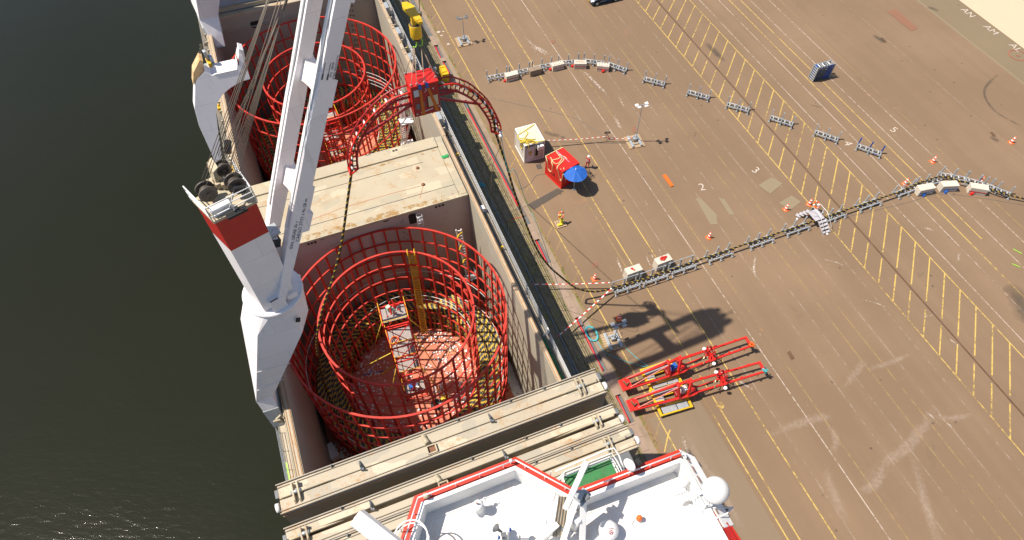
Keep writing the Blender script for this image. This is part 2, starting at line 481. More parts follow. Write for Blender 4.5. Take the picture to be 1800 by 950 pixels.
m = NT('weedy_kerb_joint'); g = m.geo(); a = m.noise(3.0, 7, 0.75, g); b = m.noise(0.4, 4, 0.6, g)
c = m.mix(m.ramp(a, [(0.35, 0.0), (0.65, 1.0)]), (0.20, 0.11, 0.045), (0.27, 0.19, 0.10))
c = m.mix(m.ramp(m.math('MULTIPLY', a, m.math('ADD', b, 0.5)), [(0.50, 0.0), (0.58, 0.9)]), c, (0.10, 0.13, 0.012))
M['weedy'] = m.out(c, 0.9)
M['kerb'] = paint('quay_concrete', (0.27, 0.20, 0.14), 0.85, 0.2, 0.8, (0.14, 0.10, 0.07), 0.45, 1.5)
M['cover'] = paint('channel_cover_boards', (0.30, 0.215, 0.16), 0.8, 0.18, 1.2, stretch=(6, 1, 1))

def worn(name, col, keep=0.42, scale=5.0, alpha=1.0, soft=0.10, rough=0.75, stretch=(1, 1, 1), feather=False):
    m = NT(name)
    a = m.noise(scale, 6, 0.75, m.geo(stretch)); b = m.noise(0.17, 4, 0.6, m.geo())
    k = m.math('ADD', m.math('MULTIPLY', a, 0.65), m.math('MULTIPLY', b, 0.35))
    al = m.math('MULTIPLY', m.ramp(k, [(keep, 0.0), (keep + soft, 1.0)]), alpha)
    if feather:                                   # marks fade out towards their sides and ends
        uv = m.n('ShaderNodeUVMap'); sp = m.n('ShaderNodeSeparateXYZ'); m.l(uv.outputs[0], sp.inputs[0])
        f1_ = m.math('SINE', m.math('MULTIPLY', sp.outputs[0], PI)); f2_ = m.math('SINE', m.math('MULTIPLY', sp.outputs[1], PI))
        ff = m.math('MULTIPLY', m.math('POWER', f1_, .35), f2_)
        al = m.math('MULTIPLY', m.ramp(m.math('ADD', m.math('MULTIPLY', k, .8), m.math('MULTIPLY', ff, .30)), [(keep + .12, 0.0), (keep + .12 + soft, 1.0)]), m.math('MULTIPLY', m.math('POWER', ff, .6), alpha))
    m.l(al, m.p.inputs['Alpha'])
    return m.out(col, rough)
M['ylines'] = worn('worn_yellow_paint', (0.60, 0.42, 0.11), 0.41, 2.2, 0.82)
M['yfaint'] = worn('faded_yellow_paint', (0.50, 0.35, 0.13), 0.44, 1.6, 0.42)
M['wlines'] = worn('worn_white_paint', (0.60, 0.50, 0.42), 0.43, 2.6, 0.70)
M['wfaint'] = worn('faded_white_paint', (0.50, 0.41, 0.34), 0.46, 1.8, 0.42)
M['wnum'] = worn('sprayed_white_paint', (0.66, 0.58, 0.50), 0.36, 4.0, 0.72)
M['scuff'] = worn('pale_tyre_scuff', (0.50, 0.39, 0.31), 0.46, 3.0, 0.50, 0.26, 0.9, (1, 1, 1), True)
M['scuff2'] = worn('white_drag_mark', (0.70, 0.61, 0.53), 0.53, 5.5, 0.8, 0.12, 0.9, (1.0, 0.7, 1), True)
M['stain'] = worn('dark_ground_stain', (0.085, 0.07, 0.055), 0.34, 0.9, 0.6, 0.3, 0.9, (1, 1, 1), True)
M['seam'] = paint('rusty_rail_seam', (0.11, 0.06, 0.03), 0.8, 0.3, 1.0)
M['patch'] = worn('grey_repair_patch', (0.27, 0.215, 0.135), 0.25, 2.0, 0.8)
M['brownpatch'] = worn('rusty_brown_patch', (0.26, 0.125, 0.075), 0.28, 3.0, 0.8)
M['darkpatch'] = worn('dark_wet_patch', (0.085, 0.07, 0.058), 0.10, 2.0, 0.80)
M['tape'] = None
m = NT('red_white_tape'); uv = m.n('ShaderNodeUVMap'); sp = m.n('ShaderNodeSeparateXYZ'); m.l(uv.outputs[0], sp.inputs[0])
k = m.math('LESS_THAN', m.math('FRACT', m.math('DIVIDE', sp.outputs[0], 0.62)), 0.5)
M['tape'] = m.out(m.mix(k, (0.8, 0.78, 0.76), (0.60, 0.02, 0.02)), 0.5)
m = NT('hold_floor_red'); g = m.geo(); a = m.noise(0.5, 6, 0.7, g); b = m.noise(5, 5, 0.7, g)
c = m.mix(m.ramp(a, [(0.35, 0.0), (0.65, 1.0)]), (0.52, 0.150, 0.085), (0.64, 0.22, 0.13)); c = m.mix(m.math('MULTIPLY', b, 0.35), c, (0.3, 0.10, 0.07))
M['holdfloor'] = m.out(c, 0.7)
m = NT('cone_stripes'); tc = m.n('ShaderNodeTexCoord'); sp = m.n('ShaderNodeSeparateXYZ'); m.l(tc.outputs['Object'], sp.inputs[0])
k = m.math('LESS_THAN', m.math('FRACT', m.math('MULTIPLY_ADD', sp.outputs[2], 2.9, 0.10)), 0.42)
M['cone'] = m.out(m.mix(k, (0.80, 0.085, 0.012), (0.82, 0.8, 0.78)), 0.45)

# ================================================================== THE SETTING
def sheet(name, x0, x1, y0, y1, z, mat):
    b = MB(); b.poly([(x0, y0, z), (x1, y0, z), (x1, y1, z), (x0, y1, z)])
    return tag(b.build(name, mat), kind='structure')
b = MB(); z = -3.6                               # the dock basin, open where the hull floats
for x0, x1, y0, y1 in ((-900, -9.2, -900, 900), (-9.2, 11.7, 114, 900), (-9.2, 11.7, -900, -22.5), (11.7, 14, -900, 900)):
    b.poly([(x0, y0, z), (x1, y0, z), (x1, y1, z), (x0, y1, z)])
tag(b.build('water', M['water']), kind='structure')
sheet('yard', 17.72, 900, -300, 900, 0.0, M['asphalt'])
sheet('concrete_slab', 85.95, 900, -300, 900, 0.008, M['paleconc'])
sheet('edge_strip', 80.78, 85.95, -300, 900, 0.004, M['asphalt2'])
sheet('slab_joint', 80.55, 80.78, -300, 900, 0.006, M['patch'])
sheet('grey_road', 18.3, 23.1, -300, 15.4, 0.004, M['roadgrey'])
sheet('quay_apron', 14.0, 16.52, -300, 900, 0.0, M['setts'])
b = MB(); b.b2(13.2, 14.0, -300, 900, -9, -0.02); b.b2(13.55, 14.0, -300, 900, -0.02, 0.004); b.b2(13.0, 13.2, -40, 300, -2.2, -1.2)
tag(b.build('quay_wall', M['kerb']), kind='structure')
# crane-rail channel with kerbs each side, sunk 0.25 m
b = MB(); b.b2(16.46, 16.60, -300, 900, -0.25, 0.012); b.b2(17.10, 17.24, -300, 900, -0.25, 0.012); b.b2(17.24, 17.62, -300, 900, -0.25, 0.006)
tag(b.build('channel_kerb', M['kerb']), kind='structure')
sheet('channel_bed', 16.60, 17.10, -300, 900, -0.22, M['gdark'])
sheet('kerb_joint', 17.62, 17.86, -300, 900, 0.010, M['weedy'])
b = MB(); b.b2(14.72, 14.79, -300, 900, 0, .006); b.b2(15.52, 15.58, -300, 900, 0, .006); b.b2(16.12, 16.17, -300, 900, 0, .006)
tag(b.build('embedded_rail', M['seam']), kind='structure')
# channel covers (concrete boards over parts of the channel)
cov = MB()
for y0, y1 in ((-20, 15.6), (18.25, 20.7), (26.5, 33.1), (36.2, 38.3), (58.4, 62.8), (66.2, 66.9), (69.6, 71.6)):
    y = y0
    while y < y1 - 0.05:
        e = min(y + 1.18, y1); cov.b2(16.52, 17.16, y, e - 0.02, -0.05, 0.03); y = e
tag(cov.build('channel_covers', M['cover']), kind='structure')
b = MB(); b.b2(47.62, 47.80, -300, 900, 0.0, 0.006)
tag(b.build('crane_rail_seam', M['seam']), kind='structure')

# painted lane lines, all parallel to the quay (x positions taken from image pixels)
def lines(name, xs, mat, w, z=0.004):
    b = MB()
    for q in xs:
        if isinstance(q, tuple): x, y0, y1 = q
        else: x, y0, y1 = q, -60, 260
        b.poly([(x - w / 2, y0, z), (x + w / 2, y0, z), (x + w / 2, y1, z), (x - w / 2, y1, z)])
    return tag(b.build(name, mat), kind='structure')
lines('yellow_lane_line', [19.10, 24.33, 26.90, 45.08, 51.92, 56.90, (23.60, 66.0, 200), (23.5, -20, 13.8), (58.33, 20, 90)], M['ylines'], 0.105, 0.012)
lines('faded_yellow_lane_line', [31.93, 38.40, 39.90, 63.25, (23.62, 29, 49), (23.5, 13.8, 20)], M['yfaint'], 0.10, 0.013)
lines('white_lane_line', [30.65, 53.15, 55.57, 59.54, 61.93], M['wlines'], 0.085, 0.014)
lines('faded_white_lane_line', [28.20, 34.80, 36.82, 41.28, 43.80, 71.0], M['wfaint'], 0.09, 0.015)
b = MB(); z = 0.016; w = 0.06
y = 64.24 + 2.04 * 8
while y > -4:
    for (x0, ya, x1, yb) in ((45.12, y, 47.42, y + 2.35), (48.02, y + 2.93, 51.88, y + 6.85)):
        d = V(x1 - x0, yb - ya, 0).normalized(); s = V(-d.y, d.x, 0) * w
        p, q = V(x0, ya, z), V(x1, yb, z)
        b.poly([p + s, p - s, q - s, q + s][::-1])
    y -= 2.04
tag(b.build('hatched_bay_bars', M['ylines']), kind='structure')
b = MB()
y = 78
while y > 4:                                                    # faint ticks beside the kerb, a big V near the wheelhouse
    p, q = V(17.95, y - 1.1, z), V(19.0, y, z); s = V(-0.04, 0.04, 0); b.poly([p + s, p - s, q - s, q + s][::-1]); y -= 2.04
tag(b.build('kerb_ticks', M['yfaint']), kind='structure')
def strip(pts, w, z=0.02):
    b = MB(); pts = [Vector(p) for p in pts]
    L = []; Rr = []
    for i, p in enumerate(pts):
        d = (pts[min(i + 1, len(pts) - 1)] - pts[max(i - 1, 0)]).normalized(); s = V(-d.y, d.x, 0)
        ww = w(i / (len(pts) - 1)) if callable(w) else w
        L.append(V(p.x, p.y, z) + s * ww / 2); Rr.append(V(p.x, p.y, z) - s * ww / 2)
    le = 0.0; n_ = len(pts) - 1
    for i in range(n_):
        d_ = (pts[i + 1] - pts[i]).length; k = len(b.v); mid = [(Rr[j] + L[j]) / 2 for j in (i, i + 1)]
        b.v += [Rr[i], Rr[i + 1], L[i + 1], L[i]]
        b.face((k, k + 1, k + 2, k + 3), [(i / n_, 0), ((i + 1) / n_, 0), ((i + 1) / n_, 1), (i / n_, 1)])
    return b
def mark(name, pts, w, mat, z=0.02):
    return tag(strip(spline(pts, 6) if len(pts) > 2 else pts, w, z).build(name, mat), kind='structure')
mark('painted_v_mark', [W(1178, 756), W(1174, 767), W(1168, 795)], 0.11, M['ylines'], 0.018)
# tyre scuffs and drag marks on the asphalt
for i, (pts, w) in enumerate([
    ([(1345, 770), (1390, 750), (1440, 735), (1468, 733)], 1.5), ([(1455, 745), (1470, 775), (1462, 800)], 1.2),
    ([(1450, 810), (1458, 850), (1475, 890), (1492, 925)], 1.5), ([(1480, 685), (1505, 655), (1522, 632)], 1.3),
    ([(1520, 650), (1560, 640), (1605, 620)], 0.9), ([(1650, 695), (1630, 740), (1590, 790), (1555, 815), (1510, 860)], 1.8),
    ([(1590, 790), (1610, 830), (1625, 880), (1645, 940), (1660, 965)], 1.6), ([(1560, 815), (1540, 850), (1510, 865)], 1.5),
    ([(1640, 735), (1680, 735), (1715, 725)], 1.1), ([(1200, 745), (1225, 800), (1260, 850), (1290, 905), (1320, 950)], 1.3)]):
    mark('tyre_scuff', [W(*p) for p in pts], w, M['scuff'], 0.0205 + i * 0.0006)
for i, (pts, w) in enumerate([
    ([(897, 52), (903, 62), (912, 72)], 0.5), ([(915, 52), (925, 68), (940, 82), (960, 92), (975, 102)], 1.1), ([(925, 78), (945, 88), (965, 100)], .9),
    ([(1005, 115), (1030, 130), (1050, 150), (1065, 165), (1075, 190)], 0.9), ([(1085, 165), (1100, 195)], .5), ([(1080, 200), (1085, 215), (1098, 238)], 1.2),
    ([(1082, 448), (1090, 470), (1095, 485)], 0.5), ([(1104, 452), (1112, 470)], .5), ([(1132, 440), (1140, 460), (1150, 478)], 0.55), ([(1155, 432), (1165, 452)], .28), ([(1143, 445), (1150, 458)], .5),
    ([(1615, 712), (1640, 735), (1655, 752)], 0.45), ([(1640, 718), (1665, 745), (1680, 757)], 0.4), ([(1330, 445), (1325, 470), (1330, 495)], .5), ([(1440, 455), (1470, 462), (1488, 470)], .3),
    ([(1505, 525), (1535, 532), (1570, 545)], .3), ([(1688, 440), (1682, 465)], .8), ([(1610, 395), (1650, 410)], .8), ([(1195, 760), (1225, 830)], 1.0), ([(1330, 580), (1345, 600)], .3),
    ([(1605, 705 - 145), (1635, 555), (1650, 548)], .6), ([(760, 60), (768, 62)], .3), ([(1660, 590), (1690, 612)], .4), ([(1095, 690), (1110, 760 - 30)], .3), ([(1290, 665), (1330, 690)], .4)]):
    mark('drag_mark', [W(*p) for p in pts], w, M['scuff2'], 0.0275 + i * 0.0004)
for i, (pts, w) in enumerate([([(955, 232), (975, 238), (985, 240)], .9), ([(984, 241), (994, 243)], .7), ([(1630, 12), (1650, 20)], 1.0), ([(1535, 62), (1555, 76)], .9),
    ([(1740, 240), (1756, 250)], .8), ([(1755, 130), (1730, 160), (1748, 195), (1800, 225)], .5), ([(1770, 500), (1800, 540), (1800, 570)], 3.0), ([(1203, 792), (1216, 796)], .6), ([(1425, 350 - 165), (1445, 190)], .2), ([(1240, 75), (1275, 110)], 1.2)]):
    mark('ground_stain', [W(*p) for p in pts], w, M['stain'], 0.038 + i * 0.0004)
for i, (a, mat) in enumerate([([(1333, 326), (1356, 312), (1376, 323), (1354, 341)], 'patch'), ([(1369, 357), (1392, 344), (1408, 355), (1389, 370)], 'patch'),
    ([(1223, 349), (1231, 348), (1260, 378), (1261, 395), (1249, 395)], 'patch'), ([(1264, 349), (1273, 350), (1292, 378), (1282, 378)], 'patch'),
    ([(1039, 463), (1050, 460), (1052, 468), (1042, 471)], 'brownpatch'), ([(966, 71), (975, 71), (976, 76), (969, 77)], 'brownpatch'),
    ([(1383, 620), (1389, 617), (1397, 630), (1391, 633)], 'seam'), ([(1740, 233), (1745, 232), (1751, 240), (1746, 240)], 'seam'), ([(1547, 68), (1551, 66), (1559, 74), (1555, 75)], 'seam'),
    ([(1559, 20), (1575, 16), (1614, 50), (1602, 55)], 'brownpatch'), ([(1785, 97), (1790, 96), (1795, 99), (1790, 101)], 'brownpatch'),
    ([(927, 360), (980, 331), (991, 336), (938, 369)], 'darkpatch'), ([(941, 290), (950, 288), (953, 296), (945, 298)], 'darkpatch'), ([(1110, 225), (1116, 222), (1120, 231), (1113, 234)], 'brownpatch')]):
    b = MB(); b.poly([W(*p, 0.034 + i * .0003) for p in reversed(a)]); tag(b.build('ground_patch', M[mat]), kind='structure')
b = MB(); k = W(1266, 716 - 3, 0.05); b.poly([(k.x + .33 * math.cos(t * PI / 8), k.y + .33 * math.sin(t * PI / 8), .05) for t in range(16)])
b.poly([(k.x + .2, k.y - .02, .051), (k.x + .5, k.y + .12, .051), (k.x + .22, k.y + .25, .051)])
tag(b.build('yellow_spray_spot', M['ylines']), kind='structure')
# sprayed letters and bay numbers on the ground
def gtext(s, p, size, rz, mat='wnum', name='ground_lettering', off=0.012):
    Mx = Matrix.Translation(V(p[0], p[1], 0.03)) @ Matrix.Rotation(rz, 4, 'Z')
    tag(text_mesh(s, size, name, M[mat], None, 0.001, Mx, ax='CENTER', off=off), kind='structure')
for s, p in (('AN', (84.9, 50.3)), ('AM', (84.95, 46.3)), ('AL', (85.1, 42.3))): gtext(s, p, 1.4, R(-90), off=-0.012)
for s, p, a in (('1', (1136, 358), -5), ('2', (1234, 330), -15), ('3', (1328, 300), -70), ('4', (1490, 253), -95), ('5', (1571, 229), -75)):
    q = W(*p); gtext(s, (q.x, q.y), 1.4 if s != '1' else 1.0, R(a), 'wnum' if s != '1' else 'wfaint', 'bay_number', -0.012)
b = MB(); q = W(1789, 98); b.ring((q.x, q.y, .045), 1.05, .06, .004, 32); tag(b.build('sprayed_red_circle', M['pink']), kind='structure')

# ================================================================== THE SHIP
XF = SHIP
ZD, ZC, ZF = 2.8, 4.2, -11.9                       # side deck, coaming top, hold floor
XL, XR = -8.65, 11.52                              # hold sides
Y0, Y1, Y2, Y3 = 18.6, 40.95, 49.4, 78.6           # hold 1 from Y0 to Y1, cross deck, hold 2 from Y2 to Y3
ship = thing('cargo_ship', 'long heavy cargo ship with cream decks and two open holds moored at the quay', 'ship', (1.4, 30, 0))
b = MB()
b.b2(12.0, 12.87, -25, 125, -14, ZD - .02); b.b2(XR + .02, 12.0, -25, 125, -14, ZD - .06)
b.b2(-10.12, -9.2, -25, 125, -14, ZD - .02); b.b2(-9.2, XL - .02, -25, 125, -14, ZD - .06)
b.b2(XL, XR, 79.4, 125, -14, ZD - .1); b.b2(XL, XR, -25, Y0 - .6, -14, ZD - .1)
b.build('hull', M['gdark'], ship)
b = MB(); b.b2(11.92, 12.86, 19, 125, ZD - .02, ZD + .02); b.b2(-10.1, -9.22, 8, 125, ZD - .02, ZD + .02)
b.build('side_deck', paint('worn_deck_paint', (.15, .135, .11), .7, .3, 1.0), ship)
b = MB(); b.b2(12.50, 12.72, 24.6, 84, ZD + .02, ZD + .10); b.b2(-9.95, -9.45, 17, 24.5, ZD + .02, ZD + .08)
b.build('walkway_strip', M['creamside'], ship)
b = MB(); b.b2(11.95, 12.5, 16.5, 24.2, ZD + .02, ZD + .06)
b.build('green_deck_strip', M['green'], ship)
b = MB(); b.b2(-10.05, -9.3, 17, 21.5, ZD + .02, ZD + .05)
b.build('yellow_deck_strip', M['lime'], ship)
# hold side walls / coamings
for nm, xa, xb in (('starboard', XR, 11.9), ('port', -9.15, XL)):
    b = MB(); b.b2(xa, xb, Y0 - 1, 125 if nm == 'port' else 125, -12, ZC)
    b.build('hold_wall', M['holdwall'], ship)
b = MB()
for x in (XR + .07, 11.84, -9.05, XL - .10):
    b.b2(x - .035, x + .035, Y0, 84, ZC, ZC + .07)
b.build('hatch_seal_bar', M['tan'], ship)
for q in ((XR + .12, XR + .28, Y0, 49, ZC, ZC + .03), (XL - .45, XL - .16, Y0, 49, ZC, ZC + .03), (XR + .0, 11.93, 49.3, 84, ZC + .002, ZC + .05), (-9.17, XL, 49.3, 84, ZC + .002, ZC + .05)):
    b = MB(); b.b2(*q); b.build('coaming_cap', M['creamside'], ship)
b = MB()                                              # coaming stays and pocket boxes by hold 2
y = 50.5
while y < 84:
    b = MB(); b.b2(11.92, 12.25, y, y + .14, ZD, ZC - .1); b.build('coaming_stay', M['creamside'], ship)
    b = MB(); b.b2(-9.5, -9.17, y, y + .14, ZD, ZC - .1); b.build('coaming_stay', M['creamside'], ship); y += 1.6
for y in (52.2, 57.4, 62.8, 68.0, 73.5, 79.0):
    b = MB(); b.box((12.14, y, ZC - .25), (.45, 1.25, 1.0)); b.build('hatch_cleat_box', M['galv'], ship, .03)
    b = MB(); b.box((11.72, y + 2.2, ZC + .07), (.36, .9, .12)); b.box((11.72, y + 2.2, ZC + .135), (.18, .5, .02)); b.build('coaming_socket', [M['creamside']], ship, .02)
    b = MB()
    for dy in (.8, 1.4, 3.1): b.cyl((11.68 + .1 * (dy > 1), y + dy, ZC + .05), (11.68 + .1 * (dy > 1), y + dy, ZC + .062), .09, 8)
    b.build('lashing_hole', M['black'], ship)
b = MB(); b.tube([(12.15, 24.5, 3.25), (12.15, 31, 3.25), (12.11, 31.4, 3.3), (12.11, 38, 3.3)], .11, 8); b.tube([(12.15, 38.2, 3.3), (12.15, 45, 3.3), (12.15, 50, 3.3)], .10, 8)
b.build('deck_pipe', M['creamside'], ship)
b = MB(); b.box((12.3, 39.3, 3.3), (.45, .5, .5)); b.build('valve_box', M['white'], ship, .03)
for y, mt in ((34.3, 'yellow'), (47.2, 'yellow'), (50.5, 'rust'), (66.0, 'yellow')):
    b = MB(); b.cyl((12.4, y, 2.85), (12.4, y, 3.25), .1, 8); b.box((12.4, y, 3.3), (.3, .14, .12)); b.build('deck_valve', M[mt], ship)
# railings
def railing(name, pts, h, mat, parent, gap=1.5, rails=3, r=.024):
    b = MB(); pts = [Vector(p) for p in pts]
    for k in range(rails):
        zz = h * (k + 1) / rails
        b.tube([p + V(0, 0, zz) for p in pts], r, 5)
    for i in range(len(pts) - 1):
        a, c = pts[i], pts[i + 1]; n = max(1, int((c - a).length / gap))
        for j in range(n + 1):
            p = a.lerp(c, j / n); b.cyl(p, p + V(0, 0, h), r, 5, caps=False)
    return b.build(name, mat, parent)
railing('starboard_railing', [(12.82, 24.5, ZD), (12.82, 56, ZD), (12.82, 84, ZD)], 1.15, M['white'], ship)
b = MB(); b.tube([(12.82, 24.5, 3.95), (12.82, 24.15, 3.93), (12.7, 24.0, 3.9), (12.2, 24.0, 3.9)], .05, 6)
b.build('railing_end', M['white'], ship)
railing('aft_railing', [(12.8, 15.5, ZD), (12.8, 23.9, ZD)], 1.1, M['white'], ship, 1.5, 4, .022)
railing('port_railing', [(-10.05, 10, ZD), (-10.05, 24, ZD)], 1.1, M['galv'], ship, 1.5, 3)
railing('port_railing', [(-10.05, 32, ZD), (-10.05, 50, ZD)], 1.1, M['galv'], ship, 1.5, 3)
# port side deck clutter
for (x, y, z, s, mt) in ((-9.5, 53.2, 3.2, (.5, 1.0, .7), 'yellow'), (-9.5, 50.6, 3.1, (.4, .6, .5), 'yellow'), (-9.4, 55.2, 3.2, (.5, .8, .6), 'creamside'), (-9.55, 63.4, 3.2, (.4, .9, .7), 'yellow'), (-9.4, 66.2, 3.1, (.4, 1.4, .6), 'rust'), (-9.4, 69.8, 3.1, (.4, 1.6, .6), 'rust'), (-9.4, 47.4, 3.3, (.35, .8, .9), 'glass')):
    b = MB(); b.box((x, y, z), s); b.box((x, y, z + s[2] / 2 + .1), (s[0] * .5, s[1] * .3, .2)); b.cyl((x - .1, y, z), (x + .1, y + s[1] * .7, z + .2), .1, 7)
    b.build('deck_fitting', M[mt], ship, .02)
b = MB(); b.tube([(-9.25, 17, 4.0), (-9.25, 40, 4.0)], .06, 6); b.tube([(-9.4, 17, 3.6), (-9.4, 40, 3.6)], .05, 6); b.tube([(-9.28, 40, 3.9), (-9.28, 78, 3.9)], .06, 6)
b.build('hydraulic_pipe', M['creamside'], ship)
# floors, bulkheads
for ya, yb in ((Y0, Y1 + .22), (Y2, Y3)):
    b = MB(); b.b2(XL + .0, XR - .0, ya, yb, -12.2, ZF); b.build('hold_floor', M['holdfloor'], ship)
b = MB(); b.b2(XL, XR, Y0 - .6, Y0, -12, ZC); b.build('aft_bulkhead', M['holdred'], ship)
b = MB(); b.b2(XL, XR, Y1 + .22, Y2, -12, ZC - .3); b.build('middle_bulkhead', M['holdred'], ship)
b = MB(); b.b2(XL, XR, Y3, 79.4, -12, ZC - .02); b.build('forward_bulkhead', M['holdwall'], ship)
b = MB(); b.b2(XL, XR, Y3 - .12, Y3, ZC - 2.0, ZC - 1.9); b.b2(XL, XR, Y3 - .3, Y3 + .4, ZC - .02, ZC + .22); b.b2(XL, XR, Y3 - .05, Y3, ZC - 5.3, ZC - 5.2)
b.build('bulkhead_ledge', M['creamside'], ship)
# vents, doors and cut-outs in the middle bulkhead (south face)
yy = Y1 + .22 - .012
def wplate(px, py, w, h, name, mat, rnd=0.0, parent=ship, y=None):
    y = yy if y is None else y
    p = WY(px, py, y); b = MB(); n = 12
    if rnd: pts = [(p.x + w / 2 * math.copysign(abs(math.cos(t)) ** rnd, math.cos(t)), y, p.z + h / 2 * math.copysign(abs(math.sin(t)) ** rnd, math.sin(t))) for t in [2 * PI * (i + .5) / n for i in range(n)]]
    else: pts = [(p.x - w / 2, y, p.z - h / 2), (p.x + w / 2, y, p.z - h / 2), (p.x + w / 2, y, p.z + h / 2), (p.x - w / 2, y, p.z + h / 2)]
    b.extrude(pts, (0, .01, 0)); return b.build(name, mat, parent)
for px, py in ((766.5, 362.5), (772.5, 360.5), (778.5, 359), (541.5, 427.5), (547.5, 426), (553.5, 424.5)): wplate(px, py, .24, .62, 'vent_slot', M['black'], .4)
for px, py in ((678.5, 387), (565.5, 419)): wplate(px, py, .62, .50, 'oval_manhole', M['black'], .7)
wplate(725.5, 385, .78, 1.5, 'access_opening', M['black'], .35)
for px, py in ((747, 366), (706, 391), (708, 388), (795, 352), (650, 394), (722, 377), (580, 415)): wplate(px, py, .16, .14, 'small_hole', M['gdark'], .7)
for k in range(11):
    for dx in (0, 5): wplate(710 + dx + k * 1.35, 409 + k * 9.5 + dx * .6, .16, .14, 'lightening_hole', M['gdark'], .8)
for k in range(13):
    for dx in (0, 5): wplate(612.5 + dx + k * 1.35, 2 + k * 8.6, .2, .2, 'lightening_hole', M['black'], .8, y=Y3 - .012)
wplate(450, 43, 1.3, .9, 'access_opening', M['black'], .35, y=Y3 - .012)
# cross-deck hatch between the holds
cz = ZC
b = MB(); b.b2(XL, XR - .12, Y1 - .18, Y2, cz - .3, cz)
b.b2(XL, XR - .9, Y2 - 1.45, Y2 - .02, cz, cz + .16); b.b2(XR - .75, XR - .15, Y1 + .1, Y2 - .3, cz + .001, cz + .05)
b.build('cross_deck', M['cream'], ship)
b = MB(); b.b2(XL, XR - .9, Y1 + 1.5, Y1 + 1.56, cz, cz + .006); b.b2(XL, 8.6, Y2 - 2.95, Y2 - 2.89, cz, cz + .006)
b.b2(XR - .93, XR - .9, Y1, Y2, cz, cz + .006)
b.build('panel_joint', M['black'], ship)
b = MB(); b.b2(XL, XR - .12, Y1 - .10, Y1 + .55, cz + .001, cz + .01)
b.build('rust_streak', worn('cross_deck_rust', (0.42, 0.24, 0.07), .50, 1.1, .8, .12, .8), ship)
b = MB(); b.b2(XL, XR - .9, Y2 - 1.95, Y2 - 1.47, cz + .001, cz + .01)
b.build('rust_streak', worn('cross_deck_rust_line', (0.42, 0.24, 0.08), .52, 1.3, .7, .12, .8), ship)
p = W(694, 265, cz + .17); b = MB(); b.cyl(p - V(.14, 0, 0), p - V(.14, 0, -.012), .13, 10); b.cyl(p + V(.16, .02, 0), p + V(.16, .02, .012), .13, 10); b.build('deck_hole', M['black'], ship)
p = W(647, 273, cz + .17); b = MB(); b.box(p, (.5, .1, .01)); b.build('deck_slot', M['gdark'], ship)
for q in ((734, 296), (744, 325)):
    p = W(*q, cz); b = MB(); b.lathe([(.01, .12), (.15, .12), (.19, .06), (.19, 0)], p, 12); b.build('orange_deck_cap', M['rust'], ship)
p = W(783, 277, ZC)
b = MB(); random.seed(3)
pts = [p + V(random.uniform(-.38, .38), random.uniform(-.2, .2), .06 + random.uniform(0, .1)) for _ in range(26)]
b.tube(spline(pts, 3), .045, 5)
tag(b.build('rope_heap', flat('green_rope', (0.03, 0.36, 0.10), .8)), 'tangled bright green rope heap lying on the cream cross deck', 'rope')
b = MB(); p0, p1, p2 = W(600, 366, cz + .02), W(690, 340, cz + .02), W(744, 326, cz + .02)
b.tube([p0 + V(-3, -.4, 0), p0, p1, p2], .012, 4); b.tube([p2, W(738, 348, cz + .02), WY(734, 375, Y1 - .3)], .012, 4)
tag(b.build('marker_line', M['orange']), 'thin orange line stretched over the cross deck and its edge', 'rope')

# white basket tied at the bulkhead opening
p = WY(738, 386, Y1 - .35)
t = thing('wire_basket', 'white wire basket hanging beside the dark bulkhead opening', 'basket', p)
b = MB()
for x in (-.25, .25):
    for y in (-.2, .2): b.cyl(p + V(x, y, -.8), p + V(x, y, .6), .03, 5)
for z in (-.8, -.35, .1, .6):
    b.tube([p + V(x, y, z) for x, y in ((-.25, -.2), (.25, -.2), (.25, .2), (-.25, .2))], .03, 5, True)
b.build('basket_frame', M['white'], t)
b = MB(); b.ball(p + V(.05, 0, -.1), .22, 8, 1.5); b.ball(p + V(-.08, 0, .3), .15, 8); b.build('rag_bundle', M['white'], t)

# ------------------------------------------------------------------ cable carousels
CX, CY, ZT = 1.37, 31.42, 2.4
def cage(name, label, cx, cy, r, ztop, nposts, levels, group, rimw=.18):
    t = thing(name, label, 'carousel cage', (cx, cy, ZF), group)
    b = MB(); b.ring((cx, cy, ztop), r, rimw, .15, 96); b.build('top_rim', M['cage'], t)
    for z in levels:
        b = MB(); b.ring((cx, cy, z), r + .02, .13, .13, 96); b.build('hoop', M['cage'], t)
    me = None
    for i in range(nposts):
        a = 2 * PI * (i + .35) / nposts
        if me is None:
            pb = MB(); c0 = V(cx, cy, 0)
            for (dx, w, d) in ((-.065, .025, .17), (.065, .025, .17), (0, .12, .03)):
                pb.b2(cx + dx - w / 2, cx + dx + w / 2, cy - d / 2, cy + d / 2, ZF, ztop - .08)
            pb.b2(cx - .2, cx + .2, cy - .16, cy + .16, ZF, ZF + .05)
            o = pb.build('post', M['cage'], t); me = o.data
        else:
            o = bpy.data.objects.new('post', me); COL.objects.link(o); o.parent = t
        o.location = (r * XF[0] * math.cos(a), r * XF[0] * math.sin(a), 0); o.rotation_euler = (0, 0, a)
    return t
lv = [.25, -1.9, -4.05, -6.2, -8.35, -10.5]
cage('cable_cage', 'tall outer red hooped cage in the nearer hold', CX, CY, 9.66, ZT, 50, lv, 'concentric red cages of the cable carousels')
cage('cable_cage', 'inner red hooped cage in the nearer hold, round the scaffold tower', CX, CY, 6.81, ZT, 33, lv, 'concentric red cages of the cable carousels')
C2 = (1.25, 67.5)
cage('cable_cage', 'outer red hooped cage in the farther hold, partly behind the crane jib', C2[0], C2[1], 9.75, 2.6, 50, [z + .2 for z in lv], 'concentric red cages of the cable carousels')
